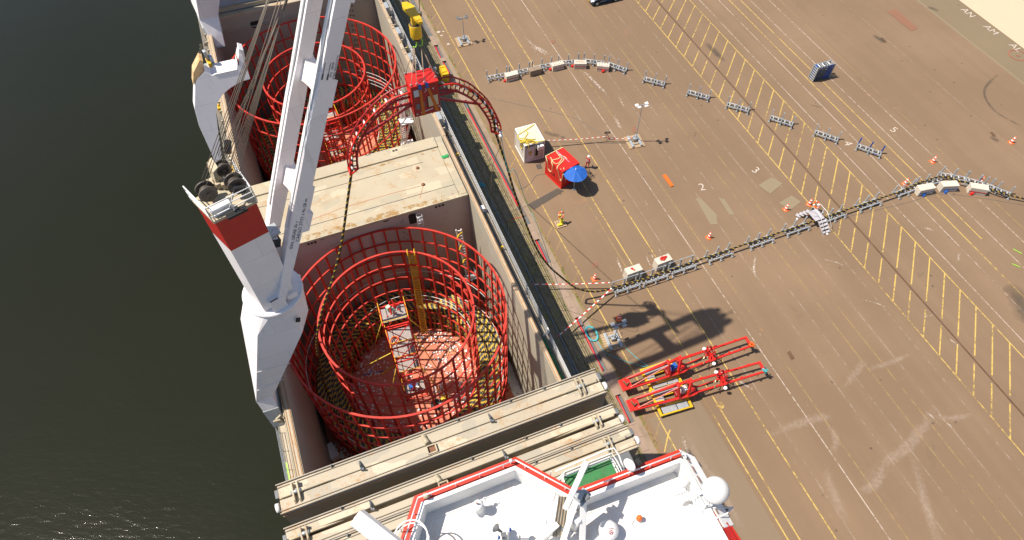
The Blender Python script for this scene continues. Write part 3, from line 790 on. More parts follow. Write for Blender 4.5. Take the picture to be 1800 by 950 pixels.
cage('cable_cage', 'inner red hooped cage in the farther hold', C2[0], C2[1], 5.95, 1.6, 29, [z - .6 for z in lv], 'concentric red cages of the cable carousels')

def cable_stack(label, cx, cy, r0, r1, ztop, pitch=.23):
    n = 176; rows = []
    prof = []; uvv = []
    def scal(p, q, out, k0):
        p = Vector(p); q = Vector(q); L = (q - p).length; m = int(L / pitch); o = Vector(out)
        for i in range(m):
            for j in range(3):
                t = (i + j / 3) / m; s = math.sin(PI * j / 3) * pitch * .42
                w = p.lerp(q, t) + o * s; prof.append(w); uvv.append(k0 + i + j / 3 + .001)
        return k0 + m
    k = scal((r1, ZF), (r1, ztop), (1, 0), 0)
    k = scal((r1, ztop), (r0, ztop), (0, 1), k)
    k = scal((r0, ztop), (r0, ZF), (-1, 0), k)
    prof.append(Vector((r0, ZF))); uvv.append(k + .0)
    b = MB(); b.smooth = True; m = len(prof); rnd = random.Random(5)
    for i in range(n):
        t = 2 * PI * i / n
        for j, q in enumerate(prof):
            wob = .05 * math.sin(t * 5 + j * .2) + .04 * math.sin(t * 11 + j)
            b.v.append(V(cx + (q.x) * math.cos(t), cy + (q.x) * math.sin(t), q.y + (wob if q.y > ZF + .1 else 0)))
    for i in range(n):
        a = i * m; c = ((i + 1) % n) * m; u0 = i / n * 2 * PI * 8.2; u1 = (i + 1) / n * 2 * PI * 8.2
        for j in range(m - 1):
            v0 = math.floor(uvv[j]) + .0 + (uvv[j] % 1); v1 = math.floor(uvv[j]) + min((uvv[j] % 1) + .333, .999)
            b.face((a + j, c + j, c + j + 1, a + j + 1), [(u0, v0), (u1, v0), (u1, v1), (u0, v1)])
    return tag(b.build('coiled_cable', M['stack'], origin=(cx, cy, ZF)), label, 'cable')
cable_stack('thick ring of coiled black and yellow cable in the nearer hold', CX, CY, 7.05, 9.5, -8.1)
cable_stack('thick ring of coiled black and yellow cable in the farther hold', C2[0], C2[1], 6.2, 9.5, -8.1)
# white ties around the coils
b = MB(); rnd = random.Random(9)
for r, z, a0, a1 in ((9.55, -4.9, .3, 2.3), (6.7, -5.1, .4, 1.9), (6.7, -5.8, .1, 1.2), (9.4, -6.7, 3.6, 5.5), (9.5, -7.3, 4.2, 6.2), (9.3, -7.6, 5.6, 7.0), (9.5, -4.6, 2.3, 3.6)):
    b.tube([(CX + (r + .12 * math.sin(5 * q)) * math.cos(q), CY + (r + .12 * math.sin(5 * q)) * math.sin(q), z + .5 * math.sin(2.3 * q)) for q in [a0 + (a1 - a0) * i / 30 for i in range(31)]], .03, 4)
tag(b.build('tie_lines', M['white']), 'slack white tie lines strung round the cages of the nearer hold', 'rope')
b = MB()
for r, z, a0, a1 in ((9.5, -5.9, .1, 1.3), (9.5, -6.5, .0, 1.1), (9.5, -7.1, .1, .9), (9.6, -5.4, .3, 1.2), (6.3, -7.2, -.9, .6), (6.2, -7.7, -1.0, .3)):
    b.tube([(C2[0] + (r + .12 * math.sin(5 * q)) * math.cos(q), C2[1] + (r + .12 * math.sin(5 * q)) * math.sin(q), z + .4 * math.sin(2.3 * q)) for q in [a0 + (a1 - a0) * i / 30 for i in range(31)]], .03, 4)
tag(b.build('tie_lines', M['white']), 'slack white tie lines strung round the cages of the farther hold', 'rope')
# litter on the hold floors: nobody could count it
rnd = random.Random(21)
def litter(n, cen, rr, seed, name, label, rect=None, size=(.06, .21), dens=None):
    rnd = random.Random(seed); b = MB(); k = 0
    while k < n:
        if rect: x, y = rnd.uniform(rect[0], rect[1]), rnd.uniform(rect[2], rect[3])
        else:
            a = rnd.uniform(0, 2 * PI); r = rr * math.sqrt(rnd.random()); x, y = cen[0] + r * math.cos(a), cen[1] + r * math.sin(a)
            if dens and rnd.random() > dens(r / rr, a): continue
        s = rnd.uniform(*size); b.box((x, y, ZF + .05 + rnd.uniform(0, .1)), (s * rnd.uniform(.7, 1.6), s, .03), rnd.uniform(0, PI), rnd.uniform(-.4, .4)); k += 1
    return tag(b.build(name, flat('white_scrap', (0.72, 0.72, 0.72), .8)), label, name.replace('_', ' '), kind='stuff')
litter(760, (CX, CY), 6.5, 4, 'white_scraps', 'white scraps of packing strewn over the red floor of the nearer hold', dens=lambda r, a: (r ** 3) * (.9 if abs(math.cos(a)) > .5 else .3) + .05 + (.2 if math.cos(a + .2) > .6 else 0))
litter(420, None, 0, 6, 'white_rubble', 'white rubble heaped in the gap beside the right hold wall', rect=(10.6, 11.45, 24.5, 31.0), size=(.12, .3))
litter(60, None, 0, 8, 'white_debris', 'few white scraps in the dark lower left hold corner', rect=(-8.2, -6.6, 24.5, 28), size=(.1, .3))
b = MB(); b.box(W(584, 795, ZF + .9), (.9, 1.6, 1.0), .3); tag(b.build('white_crate', M['white'], bevel=.03), 'white box on the dark floor at the lower left of the nearer hold', 'box')
b = MB(); b.bar(W(563, 788, -6), W(578, 812, -10.5), .12); tag(b.build('leaning_pole', M['yellow']), 'yellow pole leaning in the lower left hold corner', 'pole')
p = W(807, 709, ZF + .03)
b = MB(); b.ring(p, .42, .1, .02, 24); b.bar(p + V(-.2, -.1, .0), p + V(.25, .1, 0), .08, .02); b.bar(p + V(-.05, -.25, .0), p + V(-.1, .2, 0), .08, .02)
tag(b.build('sprayed_mark', M['bred']), kind='structure')
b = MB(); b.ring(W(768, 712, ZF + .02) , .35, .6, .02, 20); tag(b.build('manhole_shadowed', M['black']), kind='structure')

# ladders
def ladder(name, label, a, c, w, mat, n, side, rung=.035, hoops=False, group=None):
    a = Vector(a); c = Vector(c); side = Vector(side).normalized() * (w / 2)
    t = thing(name, label, 'ladder', a, group)
    for s in (-1, 1):
        b = MB(); b.bar(a + side * s, c + side * s, .10, .12); b.build('side_rail', mat, t)
    for i in range(n):
        p = a.lerp(c, (i + .5) / n); b = MB(); b.bar(p - side, p + side, rung, .14); b.build('rung', mat, t)
    return t
pb = V(*WY(785, 592, CY + 6.3)); 
lt = ladder('hold_ladder', 'tall yellow ladder leaning against the inner cage', (4.0, 36.9, ZF + .1), (4.55, 37.75, 2.0), .62, M['yellow'], 46, (1, -.3, 0), .05)
b = MB()
for s in (-.31, .31): b.tube([V(4.55 + s, 37.75 - s * .3, 2.0), V(4.5 + s, 37.6 - s * .3, 2.7), V(4.4 + s, 37.1 - s * .3, 2.9), V(4.4 + s, 36.9 - s * .3, 2.3)], .05, 5)
b.build('hand_hook', M['yellow'], lt)
l2 = ladder('access_ladder', 'white lattice ladder rising outside the outer cage by the bulkhead corner', WY(838, 548, 38.9), WY(806, 404, 38.9), .5, M['white'], 36, (1, -.2, 0), .06)
for z in (-5.5, -2.6, -.4, 1.2):
    b = MB(); q = WY(806, 404, 38.8).lerp(WY(838, 548, 38.8), (1.9 - z) / 14); b.tube([q + V(-.4, -.3, -.25), q + V(-.1, 0, 0), q + V(.35, 0, .3)], .08, 5); b.build('yellow_tie', M['yellow'], l2)
b = MB(); b.box((10.25, 38.3, -6.0), (1.2, .9, .06)); b.build('landing', M['galv'], l2)
railing('landing_rail', [(9.7, 37.9, -6), (10.8, 37.9, -6), (10.8, 38.7, -6)], 1.0, M['white'], l2, .6, 2, .03)
l3 = ladder('access_ladder', 'white zigzag stair ladder by the farther cages', (9.0, 60.3, -8.0), (10.1, 61.0, 1.8), .7, M['white'], 34, (1, .5, 0))
for q in ((9.9, 60.0, -2.2), (9.6, 60.3, -6.2)):
    b = MB(); b.box(q, (1.6, 1.2, .08)); b.build('landing', M['white'], l3)
railing('stair_rail', [(9.1, 59.6, -6.2), (10.6, 59.9, -2.2), (10.9, 60.6, 1.5)], .9, M['white'], l3, .4, 3, .035)

# scaffold towers on the carousel centres
def scaffold(label, cx, cy, w, d, levels, ztop, rz, full=True):
    t = thing('scaffold_tower', label, 'scaffold tower', (cx, cy, ZF))
    Mz = Matrix.Translation((cx, cy, 0)) @ Matrix.Rotation(rz, 4, 'Z')
    P = lambda x, y, z: Mz @ Vector((x * w / 2, y * d / 2, z))
    for x, y in ((-1, -1), (1, -1), (1, 1), (-1, 1)):
        b = MB(); b.bar(P(x, y, ZF), P(x, y, ztop + (1.3 if y > 0 else .1)), .12); b.build('corner_post', M['bred'], t)
    for k, z in enumerate(levels):
        b = MB()
        for q, s in (((-1, -1), (1, -1)), ((1, -1), (1, 1)), ((1, 1), (-1, 1)), ((-1, 1), (-1, -1))): b.bar(P(*q, z), P(*s, z), .10, .14)
        b.build('ring_beam', M['bred'], t)
        b = MB(); b.bar(P(-.9, .12, z + .05), P(.9, .12, z + .05), d * .66, .03); b.build('grating', M['grate'], t)
        b = MB()
        for q, s in (((-1, -1), (1, -1)), ((1, -1), (1, 1)), ((-1, 1), (-1, -1))): b.bar(P(*q, z + 1.0), P(*s, z + 1.0), .05)
        b.build('guard_rail', M['yellow'], t)
        if k < len(levels) - 1:
            z2 = levels[k + 1]; b = MB()
            for y in (-1, 1): b.bar(P(-1, y, z), P(1, y, z2), .06); b.bar(P(1, y, z), P(-1, y, z2), .06)
            b.bar(P(1, -1, z), P(1, 1, z2), .06); b.build('diagonal_brace', M['bred'], t)
    return t, P
m = NT('scaffold_grating'); br = m.n('ShaderNodeTexBrick'); br.inputs['Scale'].default_value = 5; br.inputs['Mortar Size'].default_value = 0.05
br.inputs['Color1'].default_value = (.6, .52, .48, 1); br.inputs['Color2'].default_value = (.46, .42, .40, 1); br.inputs['Mortar'].default_value = (.05, .03, .03, 1); m.l(m.geo(), br.inputs['Vector'])
M['grate'] = m.out(br.outputs[0], .7)
lz = [WY(715, 706, 29.75).z, WY(703, 664, 29.75).z, WY(696, 639, 29.75).z, WY(688, 615, 29.75).z, WY(679, 577, 29.75).z]
lz[0] = ZF + .35
t, P = scaffold('red scaffold tower with yellow rails standing in the middle of the nearer hold', 1.12, 30.75, 2.25, 2.1, lz, lz[-1] + .5, R(-4))
b = MB(); random.seed(2)
for i in range(9):
    q = P(random.uniform(-.5, .5), random.uniform(-.2, .7), lz[-1] + .3); b.cyl(q, q + V(random.uniform(-.5, .5), random.uniform(-.4, .4), random.uniform(.2, .7)), .07, 6)
b.build('winch_gear', M['bred'], t)
b = MB(); b.cyl(P(-.05, .1, lz[-1] + .2), P(.1, -.1, lz[-1] + 1.1), .1, 7); b.box(P(-.3, .5, lz[-1] + .5), (.35, .3, .5), .4); b.build('hose_reel', flat('pale_green', (.4, .6, .42)), t)
b = MB(); b.tube([P(-.5 + .35 * math.cos(a), -.4 + .35 * math.sin(a), lz[3] + .15 + .02 * a) for a in [i * .5 for i in range(30)]], .04, 5); b.build('orange_hose_coil', M['orange'], t)
b = MB(); b.box(P(-.1, .1, lz[0] + .35), (.8, .6, .5), .2); b.build('blue_bag', M['blue'], t); b = MB(); b.box(P(.2, -.2, lz[0] + .5), (.4, .35, .3), .5); b.build('white_bag', M['white'], t)
guy = [((-1, -1, -1.0), W(622, 655, ZF)), ((-1, 1, 1.5), W(657, 613, ZF)), ((-1, -1, -4.0), W(686, 700, ZF)), ((1, -1, 1.5), W(780, 665, ZF)), ((1, 1, .5), W(757, 590, ZF)), ((1, -1, -5), W(782, 700, ZF))]
for a, e in guy:
    b = MB(); b.tube([P(*a), e + V(0, 0, .05)], .045, 5); b.build('guy_strap', M['ystrap'], t)
p = W(783, 700, ZF)
b = MB(); random.seed(5); b.tube(spline([p + V(random.uniform(-.5, .3), random.uniform(-.25, .25), .08) for _ in range(12)], 3), .07, 5)
tag(b.build('strap_heap', M['ystrap']), 'yellow strap heap on the red floor right of the scaffold foot', 'strap')
b = MB(); p = W(655, 658, ZF); b.tube(spline([p + V(x, y, .06) for x, y in ((-1, .3), (-.4, .1), (0, .4), (.5, .05), (1.2, -.1))], 4), .05, 5)
tag(b.build('floor_rope', M['blue']), 'blue rope lying on the shaded floor left of the scaffold', 'rope')
b = MB(); p = W(675, 656, ZF); b.tube(spline([p + V(x, y, .06) for x, y in ((-.3, -.1), (.3, .12), (.9, .3), (1.6, .35))], 4), .07, 5)
tag(b.build('floor_strap', M['ystrap']), 'yellow strap lying on the floor against the scaffold foot', 'strap')
b = MB(); p = W(700, 420, ZF)
for i in range(7):
    random.seed(i); q = W(random.uniform(785, 815), random.uniform(598, 625), ZF + .1); b.tube(spline([q + V(random.uniform(-.5, .5), random.uniform(-.5, .5), .02) for _ in range(4)], 3), .03, 4)
tag(b.build('straw_strips', flat('straw', (.65, .42, .2), .9)), 'curled straw coloured strips on the sunlit floor by the inner cage', 'packing strips', kind='stuff')
t2, P2 = scaffold('red scaffold tower standing in the middle of the farther hold', 1.3, 65.2, 2.4, 2.2, [ZF + .35, -9, -6.2, -3.4], -2.4, R(3))
b = MB()
for i in range(8): b.bar(P2(random.uniform(-1.8, 1.8), random.uniform(-2, 2), ZF), P2(random.uniform(-1, 1), random.uniform(-1, 1), -4), .1)
b.build('raking_strut', M['bred'], t2)

# ------------------------------------------------------------------ deck crane 1
JD = V(8.2, 2.3, 0).normalized(); JL = V(-JD.y, JD.x, 0)        # jib heading and its left side
crane = thing('deck_crane', 'white twin-jib deck crane with a red band, standing on the port side deck', 'crane', (-9.6, 26, ZD))
def K(kx, ky, D): return V(kx * D, ky * D, H - D)
# pedestal: narrow foot at the ship side leaning inboard, wide shoulder, round slew collar
fA, fB, fC, fD = V(-10.35, 24.6, ZD + .03), V(-9.45, 24.6, ZD + .03), V(-9.35, 29.2, ZD + .03), V(-10.35, 29.2, ZD + .03)
mA, mB, mC, mD = V(-10.62, 25.55, 6.0), V(-9.4, 25.5, 6.0), V(-9.3, 29.4, 6.0), V(-10.45, 29.2, 6.0)
tA, tB, tC, tD = V(-7.9, 25.6, 14.3), V(-5.3, 25.6, 13.0), V(-4.35, 29.4, 14.3), V(-8.2, 29.3, 14.3)
tA2, tB2 = V(-8.75, 27.3, 14.3), V(-4.45, 26.6, 13.9)
b = MB()
lo = [mA, mB, mC, mD]; k = len(b.v); b.v += [fA, fB, fC, fD] + lo
for q in ((3, 2, 1, 0), (0, 1, 5, 4), (1, 2, 6, 5), (2, 3, 7, 6), (3, 0, 4, 7)): b.face([k + i for i in q])
k = len(b.v); b.v += lo + [tA, tB, tB2, tC, tD, tA2]
for q in ((0, 1, 5, 4), (1, 6, 5), (1, 2, 7, 6), (2, 3, 8, 7), (3, 9, 8), (3, 0, 9), (0, 4, 9)): b.face([k + i for i in q])
SC = V(-6.1, 27.5, 15.9); SR = 1.8; nn = 28
ringv = [SC + V(SR * math.cos(2 * PI * i / nn), SR * math.sin(2 * PI * i / nn), 0) for i in range(nn)]
top = [tA, tB, tB2, tC, tD, tA2]
def ang(p): return math.atan2(p.y - SC.y, p.x - SC.x) % (2 * PI)
tops = sorted(top, key=ang); k = len(b.v); b.v += ringv + tops; nt_ = len(tops)
near = []
for i in range(nn):
    a = 2 * PI * (i + .5) / nn
    near.append(min(range(nt_), key=lambda j: abs((ang(tops[j]) - a + PI) % (2 * PI) - PI)))
for i in range(nn):
    j = (i + 1) % nn; b.face((k + i, k + nn + near[i], k + j))
    if near[i] != near[j]: b.face((k + j, k + nn + near[i], k + nn + near[j]))
b.build('pedestal', M['crane'], crane)
b = MB()                                                           # greyer foot plating and bracket
b.hexa([fA + V(-.03, -.03, 0), fB + V(.03, -.03, 0), fC + V(.03, 0, 0), fD + V(-.03, 0, 0)] + [p.lerp(q, .62) for p, q in ((fA + V(-.03, -.03, 0), mA + V(-.03, -.03, 0)), (fB + V(.03, -.03, 0), mB + V(.03, -.03, 0)), (fC + V(.03, 0, 0), mC + V(.03, 0, 0)), (fD + V(-.03, 0, 0), mD + V(-.03, 0, 0)))])
b.build('pedestal_foot', M['galv'], crane)
b = MB(); b.extrude([V(-9.4, 24.5, 2.9), V(-9.4, 24.5, 4.6), V(-9.9, 24.45, 4.2)], V(0, .15, 0)); b.extrude([V(-10.1, 24.45, 4.1), V(-9.3, 24.3, 3.3), V(-9.5, 24.2, 4.5)], V(0, .1, .05)); b.build('knee_bracket', M['cream'], crane)
b = MB(); b.lathe([(SR + .05, -.5), (SR + .14, -.15), (SR + .14, .12), (SR - .2, .13), (.01, .13)], SC, 40); b.build('slew_ring', M['crane'], crane)
b = MB(); b.box(V(-5.15, 25.62, 14.6), (.28, .06, .45), 0, 0, .3); b.build('pedestal_hatch', M['black'], crane)
b = MB(); q = W(477, 555, 15.3); b.tube([q, q + V(.15, -.25, -.1), q + V(.35, -.3, -.3)], .03, 5); b.box(q, (.2, .15, .12)); b.build('pedestal_lamp', M['gdark'], crane)
# weld seams standing just proud of the plating
b = MB()
b.bar(V(-10.05, 25.52, 7.6), V(-8.0, 25.5, 8.05), .03); b.bar(V(-9.4, 25.5, 10.1), V(-7.0, 25.48, 9.9), .03)
b.build('weld_seam', M['white'], crane)
# tower: rotated box, narrow at the ring and wider at the winch platform
ux, uy = JD * 1.0, JL * 1.0
z0, z1, z2, z3 = 16.05, 22.9, 24.9, 25.5
def tower_ring(z):
    t = (z - 16.05) / (25.5 - 16.05)
    A = V(-6.80, 26.0, 0).lerp(V(-6.55, 25.55, 0), t)            # front corner
    B = A + JD * (2.15 + .15 * t)
    Cc = B + JL * (1.9 + .45 * t); Dd = A + JL * (1.45 + .55 * t) - JD * .3
    return [V(p.x, p.y, z) for p in (A, B, Cc, Dd)]
b = MB(); b.hexa(tower_ring(z0) + tower_ring(z1)); b.build('tower', M['crane'], crane)
b = MB(); b.hexa(tower_ring(z1) + tower_ring(z3)); b.build('red_band', M['redband'], crane)
b = MB(); r0 = tower_ring(25.5); cc = sum(r0, V(0, 0, 0)) / 4
pl = [cc + (p - cc) * 1.06 for p in r0]
b.prism([(p.x, p.y) for p in pl], 25.5, 25.66); b.build('winch_platform', M['cream'], crane)
for i in range(4):
    pass
pr = [p + V(0, 0, .16) for p in pl]
railing('platform_railing', [pr[3], pr[0], pr[1], pr[2]], 1.1, M['white'], crane, 1.1, 3, .035)
# winches: two big drums low on the platform and one high drum behind
def winch(c, r, w, name='winch_drum', ax=None):
    ax = (ax or JL).normalized(); c = Vector(c)
    b = MB(); b.cyl(c - ax * w * .5, c - ax * (w * .5 - .1), r, 28); b.cyl(c + ax * (w * .5 - .1), c + ax * w * .5, r, 28); b.cyl(c - ax * w * .5, c + ax * w * .5, r * .66, 20)
    b.cyl(c - ax * (w * .5 + .05), c - ax * w * .5, r * .22, 14)
    return b.build(name, M['drum'], crane)
dr = [W(368, 348, 26.75), W(424, 340, 26.7), W(412, 312, 27.8)]
dr = [V(p.x, p.y, z) for p, z in zip(dr, (26.75, 26.7, 27.8))]
dr[0] = cc + JL * .35 - JD * .62 + V(0, 0, .85); dr[1] = cc - JL * .05 + JD * .80 + V(0, 0, .9); dr[2] = cc + JL * 1.15 + JD * .70 + V(0, 0, 1.1)
winch(dr[0], .48, .6); winch(dr[1], .48, .6); winch(dr[2], .40, .5)
b = MB(); m0 = cc + JL * .9 + JD * .15
b.extrude([m0 + V(0, 0, .16) - JD * .2, m0 + JD * .35 + V(0, 0, .16), m0 + JD * .35 + V(0, 0, 1.5), m0 - JD * .0 + V(0, 0, 1.3)], JL * .9)
b.build('winch_frame', M['cream'], crane, .03)
b = MB(); b.box(cc - JD * .45 - JL * .75 + V(0, 0, .4), (1.1, .4, .5), math.atan2(JD.y, JD.x)); b.build('motor_cover', M['white'], crane, .06)
b = MB(); b.box(cc + JD * .1 - JL * 1.3 + V(0, 0, .22), (1.1, .45, .12), math.atan2(JD.y, JD.x)); b.build('floor_grating', M['black'], crane)
b = MB(); b.cyl(cc - JD * .1 - JL * 1.2 + V(0, 0, .6), cc + JD * .95 - JL * .1 + V(0, 0, 1.1), .05, 6); b.build('drive_shaft', M['gdark'], crane)
b = MB(); b.box(dr[1] - JL * .62 + V(0, 0, .05), (.62, .22, .34), math.atan2(JD.y, JD.x), 0, .4); b.build('drum_motor', M['black'], crane)
for i, (a, c_) in enumerate(((.3, 1.1), (.05, 1.6), (-.2, 2.0))):
    b = MB(); b.box(cc + JD * (-.15 + .25 * i) + JL * (1.2 - .2 * i) + V(0, 0, .4), (.3, .5, .35), .3); b.build('pump_block', M['cream'], crane)
# cab on the inboard side of the tower, behind the near jib leg
q0 = V(-4.95, 27.75, 19.9)
b = MB(); rz_ = math.atan2(JD.y, JD.x)
b.box(q0, (1.05, 1.0, 2.1), rz_); b.build('operator_cab', M['crane'], crane, .08)
b = MB(); b.box(q0 + V(.22, -.1, .72), (.75, .9, .6), rz_, 0, .4); b.build('cab_window', M['glass'], crane, .03)
b = MB(); b.box(q0 + V(.3, .1, 1.25), (1.0, .9, .1), rz_); b.tube([q0 + V(-.3, -.45, 1.4), q0 + V(.2, -.5, 1.75), q0 + V(.9, -.2, 1.8), q0 + V(1.0, .1, 1.5)], .035, 5); b.build('cab_roof', M['galv'], crane)
b = MB(); q1 = V(-5.85, 26.05, 16.6); b.box(q1, (.95, .5, 1.1), rz_); b.box(q1 + V(.95, .35, -.1), (.7, .35, .5), rz_); b.build('jib_foot_bracket', M['crane'], crane, .02)
b = MB(); b.box(q1 + V(-.1, -.2, .56), (.5, .08, .03), rz_); b.build('bracket_rust', M['rust'], crane)

# the jib: two box legs, cross ties, head with sheaves
XF = None
cc = sxf(cc); dr = [sxf(p) for p in dr]
NF, NT_ = V(-5.62, 26.15, 16.75), V(-5.62, 26.15, 16.75) + V(8.17, 2.35, 17.3) * 1.36
FF, FT = sxf(NF + JL * 2.35), NT_ + JL * 2.35; NF = sxf(NF)
AX = (NT_ - NF).normalized(); DN = JL.cross(AX).normalized()        # DN: square to the leg, in the jib plane
if DN.z > 0: DN = -DN
JLEN = (NT_ - NF).length
def leg(off, nm):
    o = MB(); st = [(0, .26, .24), (.10, .27, .34), (.24, .27, .44), (.48, .27, .46), (.56, .27, .40), (.95, .28, .44), (1.0, .28, .4)]
    R0 = []
    for t, wl, hd_ in st:
        c = NF.lerp(NT_, t).lerp(FF.lerp(FT, t), off / 2.35)
        R0.append([c - JL * wl - DN * hd_, c + JL * wl - DN * hd_, c + JL * wl + DN * hd_ * .92, c - JL * wl + DN * hd_ * .92])
    k = len(o.v)
    for r in R0: o.v += r
    for i in range(len(R0) - 1):
        for j in range(4):
            q = (j + 1) % 4; o.face((k + 4 * i + j, k + 4 * i + q, k + 4 * i + 4 + q, k + 4 * i + 4 + j))
    o.face((k, k + 3, k + 2, k + 1)); e = k + 4 * (len(R0) - 1); o.face((e, e + 1, e + 2, e + 3))
    return o.build(nm, M['crane'], crane, .025)
legN = leg(0, 'jib_leg'); legF = leg(2.35, 'jib_leg')
for off in (0,):
    b = MB(); b.bar(NF + JL * .0 - DN * .50 + AX * 5, NF - DN * .50 + AX * (JLEN - 1), .16, .08); b.bar(FF - DN * .50 + AX * 5, FF + (FT - FF) - AX * JLEN - DN * .50 + AX * (JLEN - 1), .16, .08)
    b.build('jib_rope_guide', M['white'], crane)
def tnear(py):                                          # fraction along the near leg seen at this photo row
    lo_, hi_ = 0.0, 1.0
    for _ in range(40):
        mid = (lo_ + hi_) / 2; P_ = NF + AX * (JLEN * mid) - V(0, 0, H)
        y_ = 475 - FPX * P_.dot(_U) / P_.dot(_F)
        if y_ > py: lo_ = mid
        else: hi_ = mid
    return lo_
for py, s in ((345, 1.0), (160, 1.0), (None, 1.0)):
    t = tnear(py) if py else .76; c = NF + AX * (JLEN * t)
    b = MB()
    n = 8; prof = []
    for i in range(n + 1):                               # waisted web between the legs
        u = -0.25 + 2.7 * i / n; w_ = .42 + .30 * abs((i - n / 2) / (n / 2)) ** 2; prof.append((u, w_))
    up = [c + JL * u + AX * w_ for u, w_ in prof]; dn = [c + JL * u - AX * w_ for u, w_ in reversed(prof)]
    b.extrude([p - DN * .05 for p in up + dn], DN * .62)
    b.build('jib_cross_tie', M['crane'], crane)
for py0, py1 in ((406, 372),):
    t0, t1 = tnear(py0), tnear(py1); c0 = NF + AX * JLEN * t0; c1 = NF + AX * JLEN * t1
    b = MB(); b.extrude([c0 + DN * .3 - JL*.26, c0 + DN * .78 + AX * .1 - JL*.26, c1 + DN * .80 - JL*.26, c1 + DN * .3 - JL*.26], JL * .5); b.build('jib_lug', M['crane'], crane)
b = MB(); hc = NT_ + JL * 1.17
b.hexa([hc - JL * 1.5 - AX * 1.2 - DN * .6, hc + JL * 1.5 - AX * 1.2 - DN * .6, hc + JL * 1.5 - AX * 1.2 + DN * .6, hc - JL * 1.5 - AX * 1.2 + DN * .6,
        hc - JL * 1.0 + AX * .6 - DN * .6, hc + JL * 1.0 + AX * .6 - DN * .6, hc + JL * 1.0 + AX * .6 + DN * .9, hc - JL * 1.0 + AX * .6 + DN * .9])
b.build('jib_head', M['crane'], crane, .05)
for s in (-.7, 0, .7):
    b = MB(); c = hc + JL * s + AX * .7 + DN * .2; b.cyl(c - JL * .1, c + JL * .1, .75, 20); b.build('head_sheave', M['drum'], crane)
b = MB(); b.cyl(hc + AX * 1.0, hc + AX * 1.0 + JD * 1.2 + V(0, 0, .6), .06, 6); b.build('head_lamp', M['gdark'], crane)
# rating plate lettering down the near leg's camera-side face (reads from the foot up)
def leg_text(s, size, t, dn, nm='crane_lettering'):
    c = NF + AX * JLEN * t - JL * .283 + DN * dn
    Mx = Matrix.Translation(c) @ Matrix((AX, -DN, -JL)).transposed().to_4x4()
    return text_mesh(s, size, nm, M['letter'], crane, .002, Mx, ax='LEFT')
M['letter'] = flat('grey_lettering', (0.07, 0.075, 0.085), .6)
leg_text('SWL GRAB 36 t', .27, tnear(432), -.10)
leg_text('CARGO 27/37 t 4s-28 m', .27, tnear(420), .18)
leg_text('STEEL PRODUCTS', .15, tnear(134), .30); leg_text('SWL  GEAR', .15, tnear(131), .12)
t0, t1 = tnear(136), tnear(106)
b = MB()
for u in (-.30, -.02):
    a0 = NF + AX * JLEN * t0 - JL * .278 + DN * u; a1 = NF + AX * JLEN * t1 - JL * .278 + DN * u
    b.bar(a0, a0.lerp(a1, .35), .012, .09); b.bar(a0.lerp(a1, .35), a1, .012, .03)
b.build('worn_emblem', M['letter'], crane)
# ropes from the winches to the jib head
ci = 0
for d, n, sp, r in ((dr[0], 3, .26, .024), (dr[1], 7, .15, .022), (dr[2], 6, .16, .022)):
    for i in range(n):
        a = d + JL * ((i - (n - 1) / 2) * sp) + V(0, 0, .55) + JD * .1
        e = hc + JL * (1.1 - 2.2 * (ci % 14) / 13) + AX * .6 - DN * .75
        b = MB(); b.tube([a, a.lerp(e, .5) - V(0, 0, .12), e], r, 4); b.build('hoist_rope', M['wire'], crane); ci += 1
for u in (-.12, .12):
    b = MB(); a = NF + AX * 8 - DN * .95 + JL * (1.2 + u); b.tube([cc + V(0, 0, 2.2) + JD * 1.0 + JL * u, hc - AX * 1 - DN * 1.2 + JL * u], .028, 4); b.build('hoist_rope', M['wire'], crane)

XF = SHIP
# ------------------------------------------------------------------ crane 2 pedestal, jib rest, forward panels
c2 = thing('crane_pedestal', 'white leaning crane pedestal at the top left edge, by the blue-grey panel', 'crane pedestal', (-9.4, 78, ZD))
b = MB(); D2 = V(.9, 50.3, 0)
b.hexa([fA + D2 + V(.6, 0, 0), fB + D2 + V(.9, 0, 0), fC + D2 + V(.9, 0, 0), fD + D2 + V(.6, 0, 0), V(-9.3, 76.1, 6), V(-7.2, 76.0, 6), V(-7.1, 80, 6), V(-9.8, 80, 6)])
b.hexa([V(-9.3, 76.1, 6), V(-7.2, 76.0, 6), V(-7.1, 80, 6), V(-9.8, 80, 6), V(-8.6, 75.8, 9.2), V(-5.8, 75.7, 9.2), V(-5.7, 80, 9.2), V(-9.6, 80, 9.2)])
b.hexa([V(-8.6, 75.8, 9.2), V(-5.8, 75.7, 9.2), V(-5.7, 80, 9.2), V(-9.6, 80, 9.2), V(-7.2, 76.2, 14.3), V(-3.8, 76.2, 14.3), V(-3.7, 80, 14.3), V(-8.6, 80, 14.3)])
b.build('pedestal_plating', M['crane'], c2, .02)
b = MB(); b.hexa([p + D2 + V(.6, -.03, 0) for p in (fA, fB + V(.33, 0, 0), fC, fD)] + [V(-9.38, 76.0, 5), V(-7.75, 76.0, 5), V(-7.7, 79, 5), V(-9.7, 79, 5)]); b.build('pedestal_foot', M['galv'], c2)
for i, (px, py) in enumerate(((354, 81), (362, 79), (354, 87), (352, 93))):
    b = MB(); p = WY(px, py, 75.2); b.cyl(p, p + V(0, .02, 0), .22, 10); b.build('touched_up_spot', M['cream'], c2)
jr = thing('jib_rest', 'white curved jib rest with a cradle notch at the left ship side', 'jib rest', (-10.3, 51.5, ZD))
def yl(px, py, y): return WY(px, py, y)
def yslope(z): return 50.6 + (z - 3) * .30
def rest_pt(px, py):
    y = 53.0
    for _ in range(12):
        p = WY(px, py, y); y = yslope(p.z)
    return WY(px, py, y)
